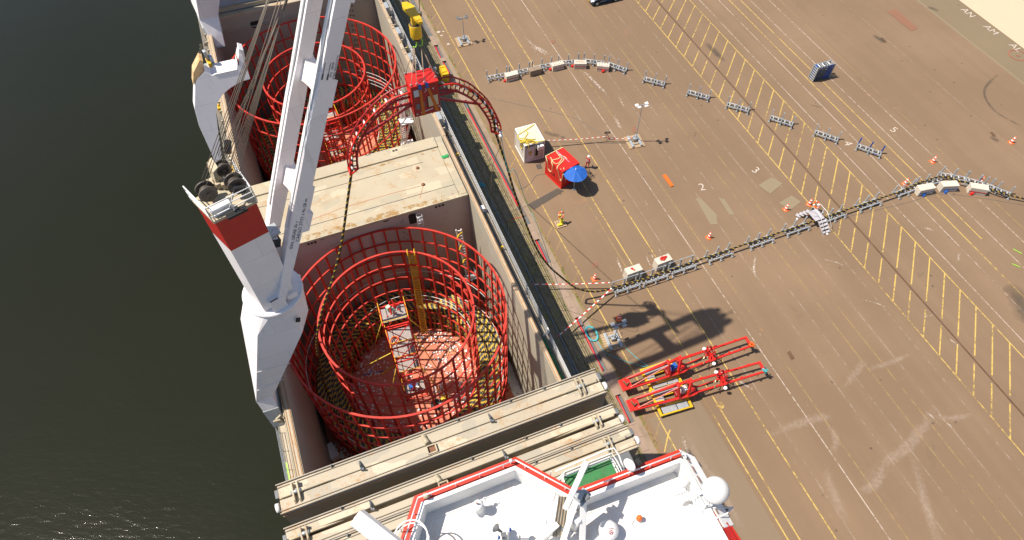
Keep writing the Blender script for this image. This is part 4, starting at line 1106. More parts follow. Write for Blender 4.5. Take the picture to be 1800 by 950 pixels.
out = [(343, 152), (346, 140), (360, 126), (372, 133), (416, 124), (417, 112), (420, 96), (427, 101), (440, 139), (424, 144), (405, 155), (392, 166), (383, 180), (380, 200), (383, 225), (387, 255), (391, 285), (396, 322), (388, 316), (372, 270), (350, 222), (342, 192)]
b = MB(); b.extrude([rest_pt(*q) for q in out], V(0, .95, .15)); b.build('rest_plating', M['crane'], jr, .015)
b = MB(); b.extrude([rest_pt(340, 150) + V(-.02, 0, 0), rest_pt(340, 128), rest_pt(351, 106), rest_pt(357, 108), rest_pt(357, 126), rest_pt(346, 139)], V(0, .95, .1)); b.build('bolted_end_plate', paint('orange_rust_streaked', (.62, .42, .22), .6, .3, 2.5, (.62, .24, .02), 1.0, .9), jr)
b = MB(); b.hexa([rest_pt(376, 126) + V(0, -.1, -.5), rest_pt(415, 117) + V(0, -.1, -.5), rest_pt(415, 117) + V(0, 1.4, -.5), rest_pt(376, 126) + V(0, 1.4, -.5), rest_pt(376, 131) + V(0, -.05, .0), rest_pt(416, 122) + V(0, -.05, .0), rest_pt(416, 122) + V(0, 1.5, .05), rest_pt(376, 131) + V(0, 1.5, .05)]); b.build('rest_top_slab', M['white'], jr, .02)
b = MB(); q = rest_pt(416, 112); b.box(q + V(.15, .5, .1), (.12, 1.1, .5), 0, 0, .2); b.build('cradle_lining', M['rust'], jr)
b = MB(); q = rest_pt(425, 97); b.extrude([q + V(-.35, .4, -.6), q + V(.1, .4, -.9), q + V(.25, .4, .1), q + V(-.1, .4, .35)], V(0, .9, .1)); b.build('cradle_horn', M['white'], jr, .02)
for px, py, s, mt in ((366, 124, (.5, .9, .9), 'galv'), (368, 112, (.3, .7, .8), 'yellow'), (363, 100, (.25, .3, 1.6), 'galv'), (372, 106, (.3, .3, 1.2), 'bluegrey')):
    b = MB(); q = WY(px, py, 55.5); b.box(q, s, .2, .3); b.build('rest_fitting', M[mt], jr, .02)
b = MB(); q = rest_pt(402, 280); b.cyl(q + V(.1, .5, .3), q + V(.4, 1.6, .8), .35, 10); b.build('rope_bobbin', M['black'], jr)

fp = thing('folded_hatch_cover', 'blue-grey rust-spotted hatch panels folded upright at the far end of the farther hold', 'hatch cover', (1.4, 80, ZC), 'folded hatch covers')
b = MB(); b.b2(-8.9, 11.6, 79.6, 80.6, ZC + .3, 6.6); b.build('panel', M['bluegrey'], fp, .03)
b = MB(); b.b2(-8.9, 11.6, 80.7, 84, ZC + .3, 6.5); b.build('panel', M['bluegrey'], fp, .03)
b = MB(); b.b2(-8.9, 11.9, 79.2, 79.6, ZC + .3, ZC + .75); b.build('bottom_flange', M['creamside'], fp)
# ------------------------------------------------------------------ folded hatch covers aft of the nearer hold
ZT2 = 12.0
def hatch_pair(label, ya, yb, gap, xs=-8.95, xe=12.35):
    w = (ya - yb - gap) / 2
    t = thing('folded_hatch_cover', label, 'hatch cover', (1.7, (ya + yb) / 2, ZC), 'folded hatch covers')
    for k, (y0, y1) in enumerate(((ya - w, ya), (yb, yb + w))):
        b = MB(); b.b2(xs, xe, y0, y1, ZC + .25, ZT2 - .1)
        o = b.build('panel', [M['creamhatch']], t, .04)
        edge = y1 if k == 0 else y0; sg = -1 if k == 0 else 1
        b = MB(); b.b2(xs - .05, xe + .05, edge - .03, edge + .03, ZT2 - .35, ZT2 + .06); b.b2(xs, xe, edge + sg * .16, edge + sg * .20, ZT2 - .1, ZT2 + .0)
        b.build('panel_edge_strip', M['hatchedge'], t)
        if k == 1:
            b = MB(); b.b2(xs, xe, edge - .05, edge - .03, ZC + .3, ZT2 - .2); b.build('shade_skin', M['hatchshade'], t)  # skin on the aft face only, shade put into its colour
            b = MB(); b.b2(xs, xe, edge - .09, edge - .05, ZT2 - .42, ZT2 - .34); b.build('rust_line', M['tan'], t)
    ym = (ya + yb) / 2
    for x in (-7.9, -3.9, 4.6, 10.9):                     # hinge arms bridging the pair
        if abs(x) > 5:
            for dx in (-.16, .16):
                b = MB(); b.hexa([V(x + dx - .05, ym - w * .75, ZT2 - .15), V(x + dx + .05, ym - w * .75, ZT2 - .15), V(x + dx + .05, ym + w * .75, ZT2 - .15), V(x + dx - .05, ym + w * .75, ZT2 - .15), V(x + dx - .05, ym - w * .5, ZT2 + .18), V(x + dx + .05, ym - w * .5, ZT2 + .18), V(x + dx + .05, ym + w * .7, ZT2 + .3), V(x + dx - .05, ym + w * .7, ZT2 + .3)])
                b.build('hinge_arm', M['cream'], t, .01)
            b = MB(); b.cyl(V(x - .3, ym + .08, ZT2 + .1), V(x + .3, ym + .08, ZT2 + .1), .12, 10); b.build('hinge_pin', M['galv'], t)
        else:
            b = MB(); b.cyl(V(x - .06, ym, ZT2 + .05), V(x + .06, ym, ZT2 + .05), .14, 10); b.extrude([V(x - .05, ym + .1, ZT2 - .05), V(x - .05, ym + .55, ZT2 - .05), V(x - .05, ym + .1, ZT2 + .3)], V(.08, 0, 0)); b.cyl(V(x + .1, ym - .1, ZT2), V(x + .1, ym - .1, ZT2 + .22), .07, 8)
            b.build('lifting_eye', M['gdark'], t)
    x = .25
    b = MB()
    b.cyl(V(x, ym + w * .55, ZT2 - .06), V(x + .12, ym + .02, ZT2 + .06), .17, 10); b.lathe([(.01, .1), (.16, .06), (.2, -.1)], V(x, ym + w * .62, ZT2), 10)
    b.build('support_roller', M['cream'], t)
    b = MB(); c = V(x + .25, ym - w * .45, ZT2 - .04)
    for dx, dy, sx, sy in ((-.28, 0, .08, .5), (.28, 0, .08, .5), (0, .25, .6, .08), (0, -.25, .6, .08)): b.box(c + V(dx, dy, .05), (sx, sy, .16))
    b.build('lashing_pocket', M['cream'], t, .01)
    b = MB(); b.box(c + V(0, 0, -.045), (.48, .42, .02)); b.build('pocket_floor', M['rust'], t)
    for x, s in ((xe + .1, 1), (xs - .1, -1)):
        b = MB(); b.cyl(V(x, ym - w * .4, ZT2 - .35), V(x + s * .22, ym - w * .4, ZT2 - .35), .28, 14); b.build('end_wheel', M['white'], t)
        b = MB(); b.box((x, ym + w * .45, ZT2 - .4), (.22, w * .6, .6)); b.cyl(V(x, ym + w * .4, ZT2 - .5), V(x + s * .14, ym + w * .4, ZT2 - .5), .18, 10); b.build('end_bracket', M['gdark'], t, .02)
    for x in (-5.6, 2.6, 6.2, 8.6):
        b = MB(); b.box((x, ya - .07, ZT2 + .02), (.06, .16, .3)); b.build('stopper_lug', M['gdark'], t)
    for x, l in ((7.9, 4.2), (-5.6, 3.2)):                 # hinge shroud tapering along the seam
        s = 1 if x > 0 else -1
        b = MB(); b.extrude([V(x, ym - .02, ZT2 - .09), V(x + s * l, ym - .02, ZT2 - .09), V(x + s * l, ym + w * .3, ZT2 - .09), V(x + s * (l - .6), ym + w * .32, ZT2 - .09)], V(0, 0, .2)); b.build('hinge_shroud', M['cream'], t, .02)
    return t
M['hatchedge'] = cream('hatch_edge_paint', (0.33, 0.29, 0.235), 0.2, 0.6)
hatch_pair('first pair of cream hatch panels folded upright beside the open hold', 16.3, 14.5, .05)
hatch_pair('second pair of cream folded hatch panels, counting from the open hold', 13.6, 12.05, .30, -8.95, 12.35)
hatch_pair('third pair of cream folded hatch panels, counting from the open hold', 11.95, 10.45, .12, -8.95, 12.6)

XF = None
# ------------------------------------------------------------------ hook, tensioner box, chutes, hanging cable
YB = 30.2
YB0, YB = YB, 30.95
hk = thing('hook_block', 'yellow hook block with a round counterweight hanging above the red tensioner box', 'hook block', (6.25, YB, 30))
b = MB(); b.extrude([W(706, 4, 32.1), W(716, 3, 32.1), W(728, 10, 32.1), W(742, 34, 32.1), W(743, 38, 32.1), W(736, 39, 32.1), W(716, 22, 32.1), W(707, 12, 32.1)], (0, 0, -.16)); b.build('cheek_plate', M['yellow'], hk, .01)  # cheek plates laid flat, shaped so that sunlight falls on them
b = MB(); b.extrude([W(709, 6, 31.7), W(722, 10, 31.7), W(735, 25, 31.7), W(741, 37, 31.7), W(735, 36, 31.7), W(722, 26, 31.7), W(712, 14, 31.7)], (0, 0, -.2)); b.build('cheek_plate', M['yellow'], hk, .01)
for q in ((708, 6), (716, 4)):
    b = MB(); p = WY(*q, YB + .1); b.cyl(p + V(0, -.35, 0), p + V(0, .35, 0), .11, 10); b.cyl(p + V(0, -.36, 0), p + V(0, -.35, 0), .06, 8); b.build('sheave_pin', M['drum'], hk)
b = MB(); b.bar(WY(724, 16, YB - .15), WY(727, 46, YB), .2, .3); b.bar(WY(730, 26, YB + .1), WY(731, 46, YB), .25, .2); b.build('shank', M['yellow'], hk)
pt, pbm = WY(729, 43, YB), WY(730.5, 65, YB)
b = MB(); b.cyl(V(pt.x, YB, pbm.z), V(pt.x, YB, pt.z), .325, 24); b.build('counterweight', M['yellow'], hk, .02)
b = MB(); b.cyl(V(pt.x, YB, pt.z), V(pt.x, YB, pt.z + .03), .30, 24); b.build('counterweight_top', M['drum'], hk)
b = MB(); b.cyl(V(pt.x, YB, pbm.z - .2), V(pt.x, YB, pbm.z), .16, 12); b.build('swivel', M['black'], hk)
for s in (-1, 1):
    b = MB(); c = V(pt.x + .17 * s, YB, pbm.z - .4)
    b.tube([c + V(.13 * math.cos(a) * 1, 0, .26 * math.sin(a)) for a in [PI * .75 * (-1) + i * .4 for i in range(12)]], .035, 6); b.build('shackle_hook', M['lime'], hk)
for u, w_ in (((706), .0), ((746), .2)):
    b = MB(); p = WY(708 if u == 706 else 716, 4, YB + .1); b.tube([p, hc + JD * (.3 + w_) + V(0, 0, -.3)], .022, 4); b.build('hoist_rope', M['wire'], hk)
b = MB(); p = WY(738, 26, YB); b.tube([WY(737.5, 20, YB), WY(736.8, 0, YB), hc + JD * .8], .022, 4); b.cyl(WY(738.5, 21, YB), WY(739, 28, YB), .09, 8); b.build('hoist_rope', M['wire'], hk)

HKY = YB; YB = YB0
bx0, bx1, by0, by1, bz0, bz1 = 5.46, 7.07, 29.65, 30.85, 25.28, 27.5
tb = thing('tensioner_box', 'red steel tensioner box with curved roller chutes each side, hanging over the hold edge', 'cable tensioner', (6.26, 30.2, bz0))
b = MB(); b.b2(bx0, bx1, by0 + .0, by1, bz0, bz1); b.build('housing', M['dred'], tb, .02)
b = MB(); b.b2(bx0 - .03, bx1 + .03, by0 - .03, by1 + .03, bz1 - .06, bz1 + .03); b.build('roof', M['bred'], tb, .01)
b = MB(); b.b2(bx0 - .025, bx0 - .003, by0, by1, bz0, bz1 - .06); b.build('side_plate', M['bred'], tb)
b = MB(); b.box((6.2, 30.45, bz1 + .05), (.3, .12, .05)); b.box((6.25, 30.0, bz1 + .04), (.5, .3, .02)); b.build('roof_hatch', M['dred'], tb)
yf = by0 - .012
def fplate(x0, x1, z0, z1, nm, mat):
    b = MB(); b.b2(x0, x1, yf - .008, yf, z0, z1); return b.build(nm, mat, tb)
fplate(bx0 + .12, bx0 + .42, bz1 - .75, bz1 - .28, 'window', flat('pale_pane', (.5, .52, .56), .3))
fplate(bx0 + .90, bx0 + 1.5, bz0 + .55, bz0 + 1.3, 'opening', flat('cream_drum', (.55, .45, .3), .7)); fplate(bx0 + .82, bx0 + .90, bz0 + .5, bz0 + 1.25, 'dark_slot', M['black'])
fplate(bx0 + .16, bx0 + .38, bz0 + .55, bz0 + .95, 'mesh_opening', M['gdark']); fplate(bx0 + .58, bx0 + .68, bz0 + .62, bz0 + 1.0, 'mesh_opening', M['gdark'])
b = MB()
for i in range(9): b.box((bx0 + .42 + i * .085, yf - .01, bz0 + .27 + .012 * i), (.045, .012, .09), 0, 0, .3)
b.box((bx0 + .12, yf - .01, bz0 + .22), (.03, .012, .1), 0, 0, .4); b.box((bx0 + .17, yf - .01, bz0 + .22), (.03, .012, .1), 0, 0, -.4)
b.box((bx1 - .12, yf - .01, bz0 + .42), (.03, .012, .1), 0, 0, .4); b.box((bx1 - .07, yf - .01, bz0 + .42), (.03, .012, .1), 0, 0, -.4)
b.build('white_lettering_strip', M['white'], tb)
b = MB(); b.tube([V(bx0 + .78 + .1 * math.cos(a), yf - .01, bz1 - .42 + .1 * math.sin(a)) for a in [-2.2 + i * .45 for i in range(9)]], .016, 5); b.box((bx1 - .33, yf - .01, bz1 - .42), (.06, .012, .09)); b.build('white_emblem', M['white'], tb)
for (xa, xb_, z) in ((bx0 + .42, bx0 + .42, bz1), (bx0 + .84, bx0 + 1.30, bz1)):
    b = MB(); b.extrude([V(xa + .02, by0 - .06, z), V(xa + .16, by0 - .06, z), V(xb_ + .22, by0 - .035, bz0 + .02), V(xb_ + .0, by0 - .035, bz0 + .02)], V(0, .012, 0)); b.build('webbing_sling', M['strap'], tb)
    b = MB(); b.extrude([V(xa, by0 - .075, z + .12), V(xa + .18, by0 - .075, z + .12), V(xa + .19, by0 - .075, z - .28), V(xa + .02, by0 - .075, z - .25)], V(0, .012, 0)); b.build('sling_sleeve', M['blue'], tb)
for i, (x, y) in enumerate(((5.5, 30.8), (6.0, 30.82), (6.55, 30.82), (7.0, 30.8), (5.85, 29.68), (6.3, 29.68), (5.52, 29.7), (7.02, 29.9))):
    e = V(pt.x + (.2 if x > 6.2 else -.2), HKY, pbm.z - .62)
    b = MB(); b.tube([V(x, y, bz1 + .03), V(x, y, bz1 + .12).lerp(e, .15), e], .022, 5); b.build('chain_leg', M['sling'], tb)
    b = MB(); b.tube([V(x + .07 * math.cos(a), y, bz1 + .1 + .07 * math.sin(a)) for a in [k * PI / 4 for k in range(8)]], .022, 5, True); b.build('shackle', M['galv'], tb)
# chutes
def chute(up, lo, nm):
    up = spline([V(x, YB, z) for x, z in up], 4); lo = spline([V(x, YB, z) for x, z in lo], 4)
    n = min(len(up), len(lo))
    for s in (-.33, .33):
        b = MB(); b.tube([p + V(0, s, 0) for p in up], .055, 7); b.build(nm + '_rail', M['bred'] if s < 0 else M['dred'], tb)
    b = MB(); b.tube(lo, .075, 7); b.build(nm + '_chord', M['dred'], tb)
    m = len(up) // 2
    for i in range(0, m):
        p = up[min(i * 2, len(up) - 1)]; q = lo[min(int(i * 2 * (len(lo) - 1) / (len(up) - 1)), len(lo) - 1)]
        b = MB(); b.bar(p + V(0, -.33, 0), p.lerp(q, .45), .05); b.bar(p + V(0, .33, 0), p.lerp(q, .45), .05); b.bar(p.lerp(q, .45) , q, .06); b.build(nm + '_rib', M['dred'], tb)
        if i % 1 == 0 and i < m:
            c = p.lerp(q, .30); b = MB(); b.cyl(c + V(0, -.24, 0), c + V(0, .24, 0), .06, 8); b.build('roller', M['white'] if i % 2 else M['bred'], tb)
    b = MB(); e, f = up[-1], lo[-1]; b.tube([e + V(0, -.33, 0), e + V(0, .33, 0)], .09, 8); b.bar(e + V(0, -.33, 0), f, .08); b.bar(e + V(0, .33, 0), f, .08); b.build(nm + '_end_bar', M['bred'], tb)
chute([(7.1, 26.95), (8.0, 26.85), (8.6, 26.5), (9.2, 26.0), (9.8, 25.2), (10.4, 24.2), (10.75, 23.2), (10.92, 22.5), (10.92, 21.85)],
      [(7.1, 26.3), (7.9, 26.15), (8.4, 25.85), (8.9, 25.4), (9.4, 24.8), (9.8, 24.1), (10.1, 23.4), (10.3, 22.8), (10.4, 21.95)], 'right_chute')
chute([(5.45, 27.0), (4.4, 26.85), (3.6, 26.45), (2.75, 25.8), (2.1, 25.1), (1.55, 24.3), (1.22, 23.5), (1.02, 22.7), (.93, 21.9)],
      [(5.45, 26.4), (4.5, 26.35), (3.8, 25.95), (3.1, 25.4), (2.5, 24.75), (2.0, 24.0), (1.7, 23.3), (1.52, 22.6), (1.45, 21.9)], 'left_chute')
for a, c_ in (((7.07, 26.0), (8.35, 26.0)), ((7.07, 25.8), (9.72, 24.5)), ((5.46, 25.95), (3.7, 25.9)), ((5.46, 25.8), (2.25, 24.4))):
    b = MB(); b.bar(V(a[0], YB, a[1]), V(c_[0], YB, c_[1]), .12, .12); b.build('chute_strut', M['dred'], tb)
cr = [V(7.0, YB, 26.72), V(8.0, YB, 26.62), V(8.6, YB, 26.28), V(9.15, YB, 25.75), V(9.7, YB, 25.0), V(10.2, YB, 24.1), V(10.5, YB, 23.2), V(10.62, YB, 22.5), V(10.68, YB, 21.8)]
pix = [(890, 290, 29.95), (905, 340, 29.8), (925, 395, 29.55), (945, 440, 29.25), (965, 468, 28.95), (985, 486, 28.65)]
rc = [WY(a, c_, e) for a, c_, e in pix] + [V(17.3, 28.4, 2.1), V(18.6, 28.1, 1.15), V(19.8, 27.9, .78), V(21.0, 27.85, .72)]
yline = lambda x: 27.72
main = [V(22.3, 27.78, .72)] + [V(x, 27.72, .68) for x in range(24, 56, 2)] + [V(56.5, 27.95, .68), V(58.3, 27.95, .7), V(59.9, 27.75, .7), W(1688, 318, .7), W(1703, 322, .7), W(1722, 325, .7), W(1745, 334, .7), W(1765, 341, .62), W(1800, 350, .45), W(1840, 362, .4), W(1900, 384, .3)]
b = MB(); b.tube(spline(cr + rc + main, 5), .085, 8, uvs=True)
cab = tag(b.build('power_cable', M['cable'], origin=(10.7, YB, 0)), 'black and yellow cable curving down from the right chute and along the ground rollers', 'cable', 'runs of the power cable')
cl = [V(5.5, YB, 26.75), V(4.4, YB, 26.6), V(3.65, YB, 26.2), V(2.9, YB, 25.55), V(2.25, YB, 24.85), V(1.75, YB, 24.1), V(1.42, YB, 23.4), V(1.2, YB, 22.6), V(1.05, YB, 21.9)] + [WY(a, c_, e) for a, c_, e in ((610, 360, 30.0), (600, 430, 29.6), (585, 490, 29.1), (568, 540, 28.7), (558, 585, 28.4))]
cl += [sxf(q) for q in (V(-5.95, 31.2, 1.5), V(-6.5, 31.3, -2), V(-6.85, 31.1, -5), V(-6.9, 30.2, -7.4), V(-6.6, 28.4, -7.9), V(-5.6, 26.6, -7.95))]
b = MB(); b.tube(spline(cl, 6), .09, 8, uvs=True)
tag(b.build('power_cable', M['cable'], origin=(1.0, YB, 0)), 'black and yellow cable hanging from the left chute down into the nearer hold', 'cable', 'runs of the power cable')
b = MB(); q0 = V(10.9, YB - .4, 21.8); b.tube([q0, V(10.85, 29.8, 20.9), W(866, 290, 6), W(861, 355, 2.0), W(858, 372, .2)], .03, 4)
tag(b.build('tag_line', M['sling']), 'thin tag line dropping from the right chute end to the quay edge', 'rope')
b = MB(); b.tube(spline([q0, V(11.3, 29.6, 18.5), WY(905, 300, 29), WY(925, 355, 28), WY(950, 410, 26.5), V(16.2, 27.6, .1)], 4), .02, 4)
tag(b.build('tag_line', M['teal']), 'thin blue-green tag line falling beside the hanging cable', 'rope')
b = MB(); b.ball(q0, .14, 8); b.ball(q0 + V(0, 0, .3), .12, 8); tag(b.build('float_knot', M['white']), 'white knotted ball at the end of the right chute', 'knot')

# ------------------------------------------------------------------ wheelhouse
XF = SHIP
ZR, ZB = 18.5, 20.0
wh = thing('wheelhouse', 'white wheelhouse roof edged with a red band at the bottom of the picture', 'ship bridge', (5, 5, ZC))
outl = [(-3.55, 6.6), (-1.07, 10.12), (4.16, 10.12), (6.26, 7.60), (12.03, 7.48), (12.30, 6.9), (12.30, -6), (-3.55, -6)]
def inset(pts, d):
    n = len(pts); out = []; A = sum(pts[i][0] * pts[(i + 1) % n][1] - pts[(i + 1) % n][0] * pts[i][1] for i in range(n)); sg = 1 if A > 0 else -1
    for i in range(n):
        a, b_, c = Vector(pts[i - 1]), Vector(pts[i]), Vector(pts[(i + 1) % n])
        d1 = (b_ - a).normalized(); d2 = (c - b_).normalized(); n1 = Vector((-d1.y, d1.x)) * sg; n2 = Vector((-d2.y, d2.x)) * sg
        m_ = (n1 + n2).normalized(); out.append(tuple(b_ + m_ * (d / max(m_.dot(n1), .3))))
    return out
i1, i2 = inset(outl, .42), inset(outl, .60)
b = MB(); b.prism(inset(outl, .8), ZC, ZR - .02); b.build('superstructure', M['white'], wh)
b = MB(); b.prism(i1, ZR - .2, ZR); b.build('roof_deck', M['deckwhite'], wh)
def band(nm, A, B, z0, z1, mat, rng=range(0, 6)):
    b = MB(); n = len(A)
    for i in rng:
        j = (i + 1) % n; p = [V(A[i][0], A[i][1], z0), V(A[j][0], A[j][1], z0), V(B[j][0], B[j][1], z0), V(B[i][0], B[i][1], z0)]
        if (p[1] - p[0]).cross(p[3] - p[0]).z < 0: p = [p[1], p[0], p[3], p[2]]
        b.hexa(p + [q + V(0, 0, z1 - z0) for q in p])
    return b.build(nm, mat, wh)
band('bulwark_cap', outl, i1, ZB - .12, ZB, M['redcap'], range(0, 4))
band('bulwark', i1, i2, ZR, ZB + .03, M['white'], range(0, 6))
b = MB(); b.hexa([V(11.95, 7.5, ZR - .4), V(12.75, 6.95, ZR - .4), V(12.8, 3.4, ZR - .6), V(12.1, 3.4, ZR - .4), V(11.9, 7.5, ZB + .05), V(12.6, 6.95, ZB - .35), V(12.7, 3.4, ZB - .5), V(12.0, 3.4, ZB + .05)])
b.build('wing_fairing', M['white'], wh, .04)
for i in range(6):
    b = MB(); y = 6.85 - i * .52; b.box((12.05, y, ZB + .065), (.05, .36, .02)); b.build('scupper_slot', M['rust'], wh)
b = MB(); b.hexa([V(11.6, 2.2, ZR - 1.5), V(12.7, 2.2, ZR - 1.5), V(12.6, 4.1, ZR - 1.5), V(11.9, 4.1, ZR - 1.5), V(11.5, 2.2, ZB - .2), V(12.7, 2.2, ZB - .5), V(12.45, 4.3, ZB - .3), V(12.0, 4.3, ZB - .1)]); b.build('wing_nose', M['redcap'], wh, .04)
b = MB(); b.hexa([V(11.7, 1.2, ZB - .2), V(12.45, 1.2, ZB - .45), V(12.35, 3.6, ZB - .3), V(12.02, 3.6, ZB - .12), V(11.7, 1.2, ZB - .1), V(12.45, 1.2, ZB - .35), V(12.35, 3.6, ZB - .2), V(12.02, 3.6, ZB - .02)]); b.build('wing_nose_panel', M['redband'], wh)
rl = inset(outl, .28)
b = MB()
for i in range(0, 4):
    b.tube([V(*rl[i], ZB + .42), V(*rl[i + 1], ZB + .42)], .035, 6)
b.tube([V(*rl[4], ZB + .42), V(rl[4][0] + .1, rl[4][1] - .25, ZB + .3), V(rl[4][0] + .12, rl[4][1] - .3, ZB)], .035, 6)
for i in range(0, 4):
    a, c = V(*rl[i], ZB), V(*rl[i + 1], ZB); n = max(2, int((c - a).length / 1.05))
    for j in range(n): p = a.lerp(c, (j + .5) / n); b.cyl(p, p + V(0, 0, .42), .025, 5)
b.build('top_rail', M['white'], wh)
b = MB()
for i in range(0, 4):
    a, c = V(*inset(outl, .95)[i], ZR + .04), V(*inset(outl, .95)[i + 1], ZR + .04); b.bar(a, c, .05, .05)
b.build('deck_gutter', M['white'], wh)
# green lower deck in the notch with its rails
b = MB(); b.prism([(7.0, 7.0), (7.0, 9.95), (10.15, 9.95), (10.15, 7.0)], ZC, 14.0); b.build('lower_house', M['white'], wh)
b = MB(); b.prism([(7.05, 7.0), (7.05, 9.85), (10.05, 9.85), (10.05, 7.0)], 14.0, 14.03); b.build('green_deck', M['green'], wh)
b = MB(); b.prism([(10.3, 7.0), (10.3, 10.5), (11.9, 10.5), (11.9, 7.0)], ZC, 12.0); b.build('side_locker', M['gdark'], wh)
railing('lower_rail', [(6.5, 9.6, 14), (7.1, 9.85, 14), (10.0, 9.85, 14), (10.1, 9.3, 14), (10.1, 8.2, 14)], 1.1, M['white'], wh, 1.2, 2, .04)
b = MB(); b.tube([(10.35, 7.5, 14.0), (10.4, 9.6, 14.9), (10.3, 10.1, 15.0), (9.8, 10.15, 15.0), (6.6, 10.1, 15.0)], .05, 6); b.build('storm_rail', M['white'], wh)

# roof equipment: things of their own
def onroof(px, py, z=ZR): return W(px, py, z)
p = onroof(842, 898)
t = thing('magnetic_compass', 'white domed compass binnacle with two side balls near the roof centre', 'compass', p)
b = MB(); b.lathe([(.34, 0), (.34, .08), (.27, .12), (.22, .5), (.24, .8), (.26, .95)], p, 18); b.build('binnacle', M['white'], t)
b = MB(); b.ball(p + V(0, 0, .98), .27, 18, .9, 0.0); b.build('hood', M['white'], t)
for s, q in ((-1, V(-.38, -.12, .75)), (1, V(.36, .16, .9))):
    b = MB(); b.cyl(p + V(0, 0, .8), p + q, .035, 6); b.ball(p + q, .10, 10); b.build('compensator_ball', M['white'], t)
b = MB(); b.tube([p + V(.42, .2, .95) + V(.11 * math.cos(a), 0, .14 * math.sin(a)) for a in [i * .5 for i in range(10)]], .025, 5); b.build('handle_ring', M['white'], t)
b = MB(); b.cyl(p + V(-.02, 0, 1.2), p + V(-.05, 0, 1.42), .045, 8); b.build('vent_cap', M['rust'], t)
p = onroof(1067, 938)
t = thing('satellite_dome', 'white dome with a dark red three-spoked roundel on the roof', 'satellite dome', p)
b = MB(); b.lathe([(.34, 0), (.36, .35), (.46, .5)], p, 24); b.build('dome_base', M['white'], t)
b = MB(); b.ball(p + V(0, 0, .62), .48, 24, 1.0, -0.4); b.build('dome_shell', M['white'], t)
M['logo'] = flat('dark_red_mark', (.28, .02, .03), .5)
def on_sphere(c, r, th, ph): return c + V(r * math.cos(ph) * math.cos(th), r * math.cos(ph) * math.sin(th), r * math.sin(ph))
c0 = p + V(0, 0, .62); n0 = V(-.05, -.42, .9).normalized(); e1 = n0.cross(V(0, 0, 1)).normalized() * -1; e2 = n0.cross(e1)
def disk_pt(u, v_): return c0 + (n0 + e1 * u + e2 * v_).normalized() * .485
b = MB(); b.tube([disk_pt(.19 * math.cos(a), .19 * math.sin(a)) for a in [i * PI / 10 for i in range(20)]], .014, 5, True)
for k in range(3): a = PI / 2 + k * 2 * PI / 3; b.tube([disk_pt(0, 0), disk_pt(.1 * math.cos(a), .1 * math.sin(a)), disk_pt(.19 * math.cos(a), .19 * math.sin(a))], .018, 5)
b.build('roundel', M['logo'], t)
b = MB()
for k in range(9): a = -2.6 + k * .24; b.box(disk_pt(.42 * math.cos(a), -.42 * math.sin(a)), (.03, .03, .03), a)
b.build('lettering_arc', M['logo'], t)
p = onroof(1122, 914)
t = thing('emergency_beacon', 'small orange emergency beacon standing on the white roof', 'beacon', p)
b = MB(); b.lathe([(.15, 0), (.16, .1), (.1, .14)], p, 14); b.build('bracket', M['white'], t)
b = MB(); b.lathe([(.12, .12), (.15, .2), (.14, .42), (.08, .52), (.001, .54)], p, 14); b.build('float_body', M['orange'], t)
b = MB(); b.tube([p + V(-.2, .1, .1), p + V(-.45, -.1, .05), p + V(-.3, -.3, .03), p + V(-.6, -.45, .03)], .02, 5); b.build('lead', M['white'], t)
p = W(1258, 862, 21.6)
t = thing('radome', 'big white radome ball on a lattice stand at the right edge of the roof', 'radome', (p.x, p.y, ZB - .3))
b = MB(); b.ball(p, .62, 32, 1.0, -0.55); b.build('ball', M['deckwhite'], t)
b = MB(); b.lathe([(.515, -.33), (.48, -.5), (.43, -.64), (.34, -.7)], p, 28); b.build('ball_skirt', M['deckwhite'], t)
b = MB()
for k in range(6): a = R(-100 + k * 13); b.box(p + V(.50 * math.cos(a), .50 * math.sin(a), -.43), (.03, .09, .10), a)
b.build('dark_lettering', M['letter'], t)
b = MB()
for k in range(8): a = R(-175 + k * 8); b.box(p + V(.50 * math.cos(a), .50 * math.sin(a), -.42), (.02, .05, .07), a)
b.build('grey_lettering', M['bluep'], t)
b = MB()
for dx, dy in ((-.4, -.3), (.4, -.3), (.4, .4), (-.4, .4)): b.cyl(p + V(dx, dy, -2.3), p + V(dx * .8, dy * .8, -.8), .04, 6)
for z in (-1.3, -1.8):
    b.tube([p + V(dx, dy, z) for dx, dy in ((-.37, -.28), (.37, -.28), (.37, .37), (-.37, .37))], .03, 5, True)
b.bar(p + V(-.4, -.3, -2.2), p + V(.37, -.28, -1.3), .04); b.bar(p + V(.4, -.3, -2.2), p + V(-.37, -.28, -1.3), .04); b.build('lattice_stand', M['white'], t)
b = MB(); b.tube([p + V(-.5, -.3, -1.4), p + V(0, -.9, -1.6), p + V(.5, -.9, -1.5), p + V(.9, -.75, -1.4)], .04, 6); b.tube([p + V(-.3, -.2, -1.6), p + V(.2, -.5, -1.5), p + V(.8, -.75, -1.4)], .035, 6); b.tube([p + V(-.2, -.6, -2.2), p + V(-.1, -.9, -1.7), p + V(.1, -1.1, -2.2)], .03, 6); b.build('bent_rail', M['white'], t)
p = W(1201, 850, 19.6)
t = thing('camera_drum', 'small white drum antenna on a tripod left of the big radome', 'antenna', (p.x, p.y, ZR))
b = MB(); b.cyl(p + V(-.2, -.05, 0), p + V(.2, .1, .25), .21, 18); b.build('drum', M['white'], t)
b = MB()
for dx, dy in ((-.3, -.2), (.35, -.2), (0, .35)): b.cyl(V(p.x + dx, p.y + dy, ZR), p, .03, 5)
b.cyl(p + V(.15, -.05, .15), p + V(.75, -.9, -1), .03, 5); b.tube([p + V(.3, .1, .3), p + V(.35, -.4, 0), p + V(.5, -.9, -1.0)], .035, 6); b.build('tripod', M['white'], t)
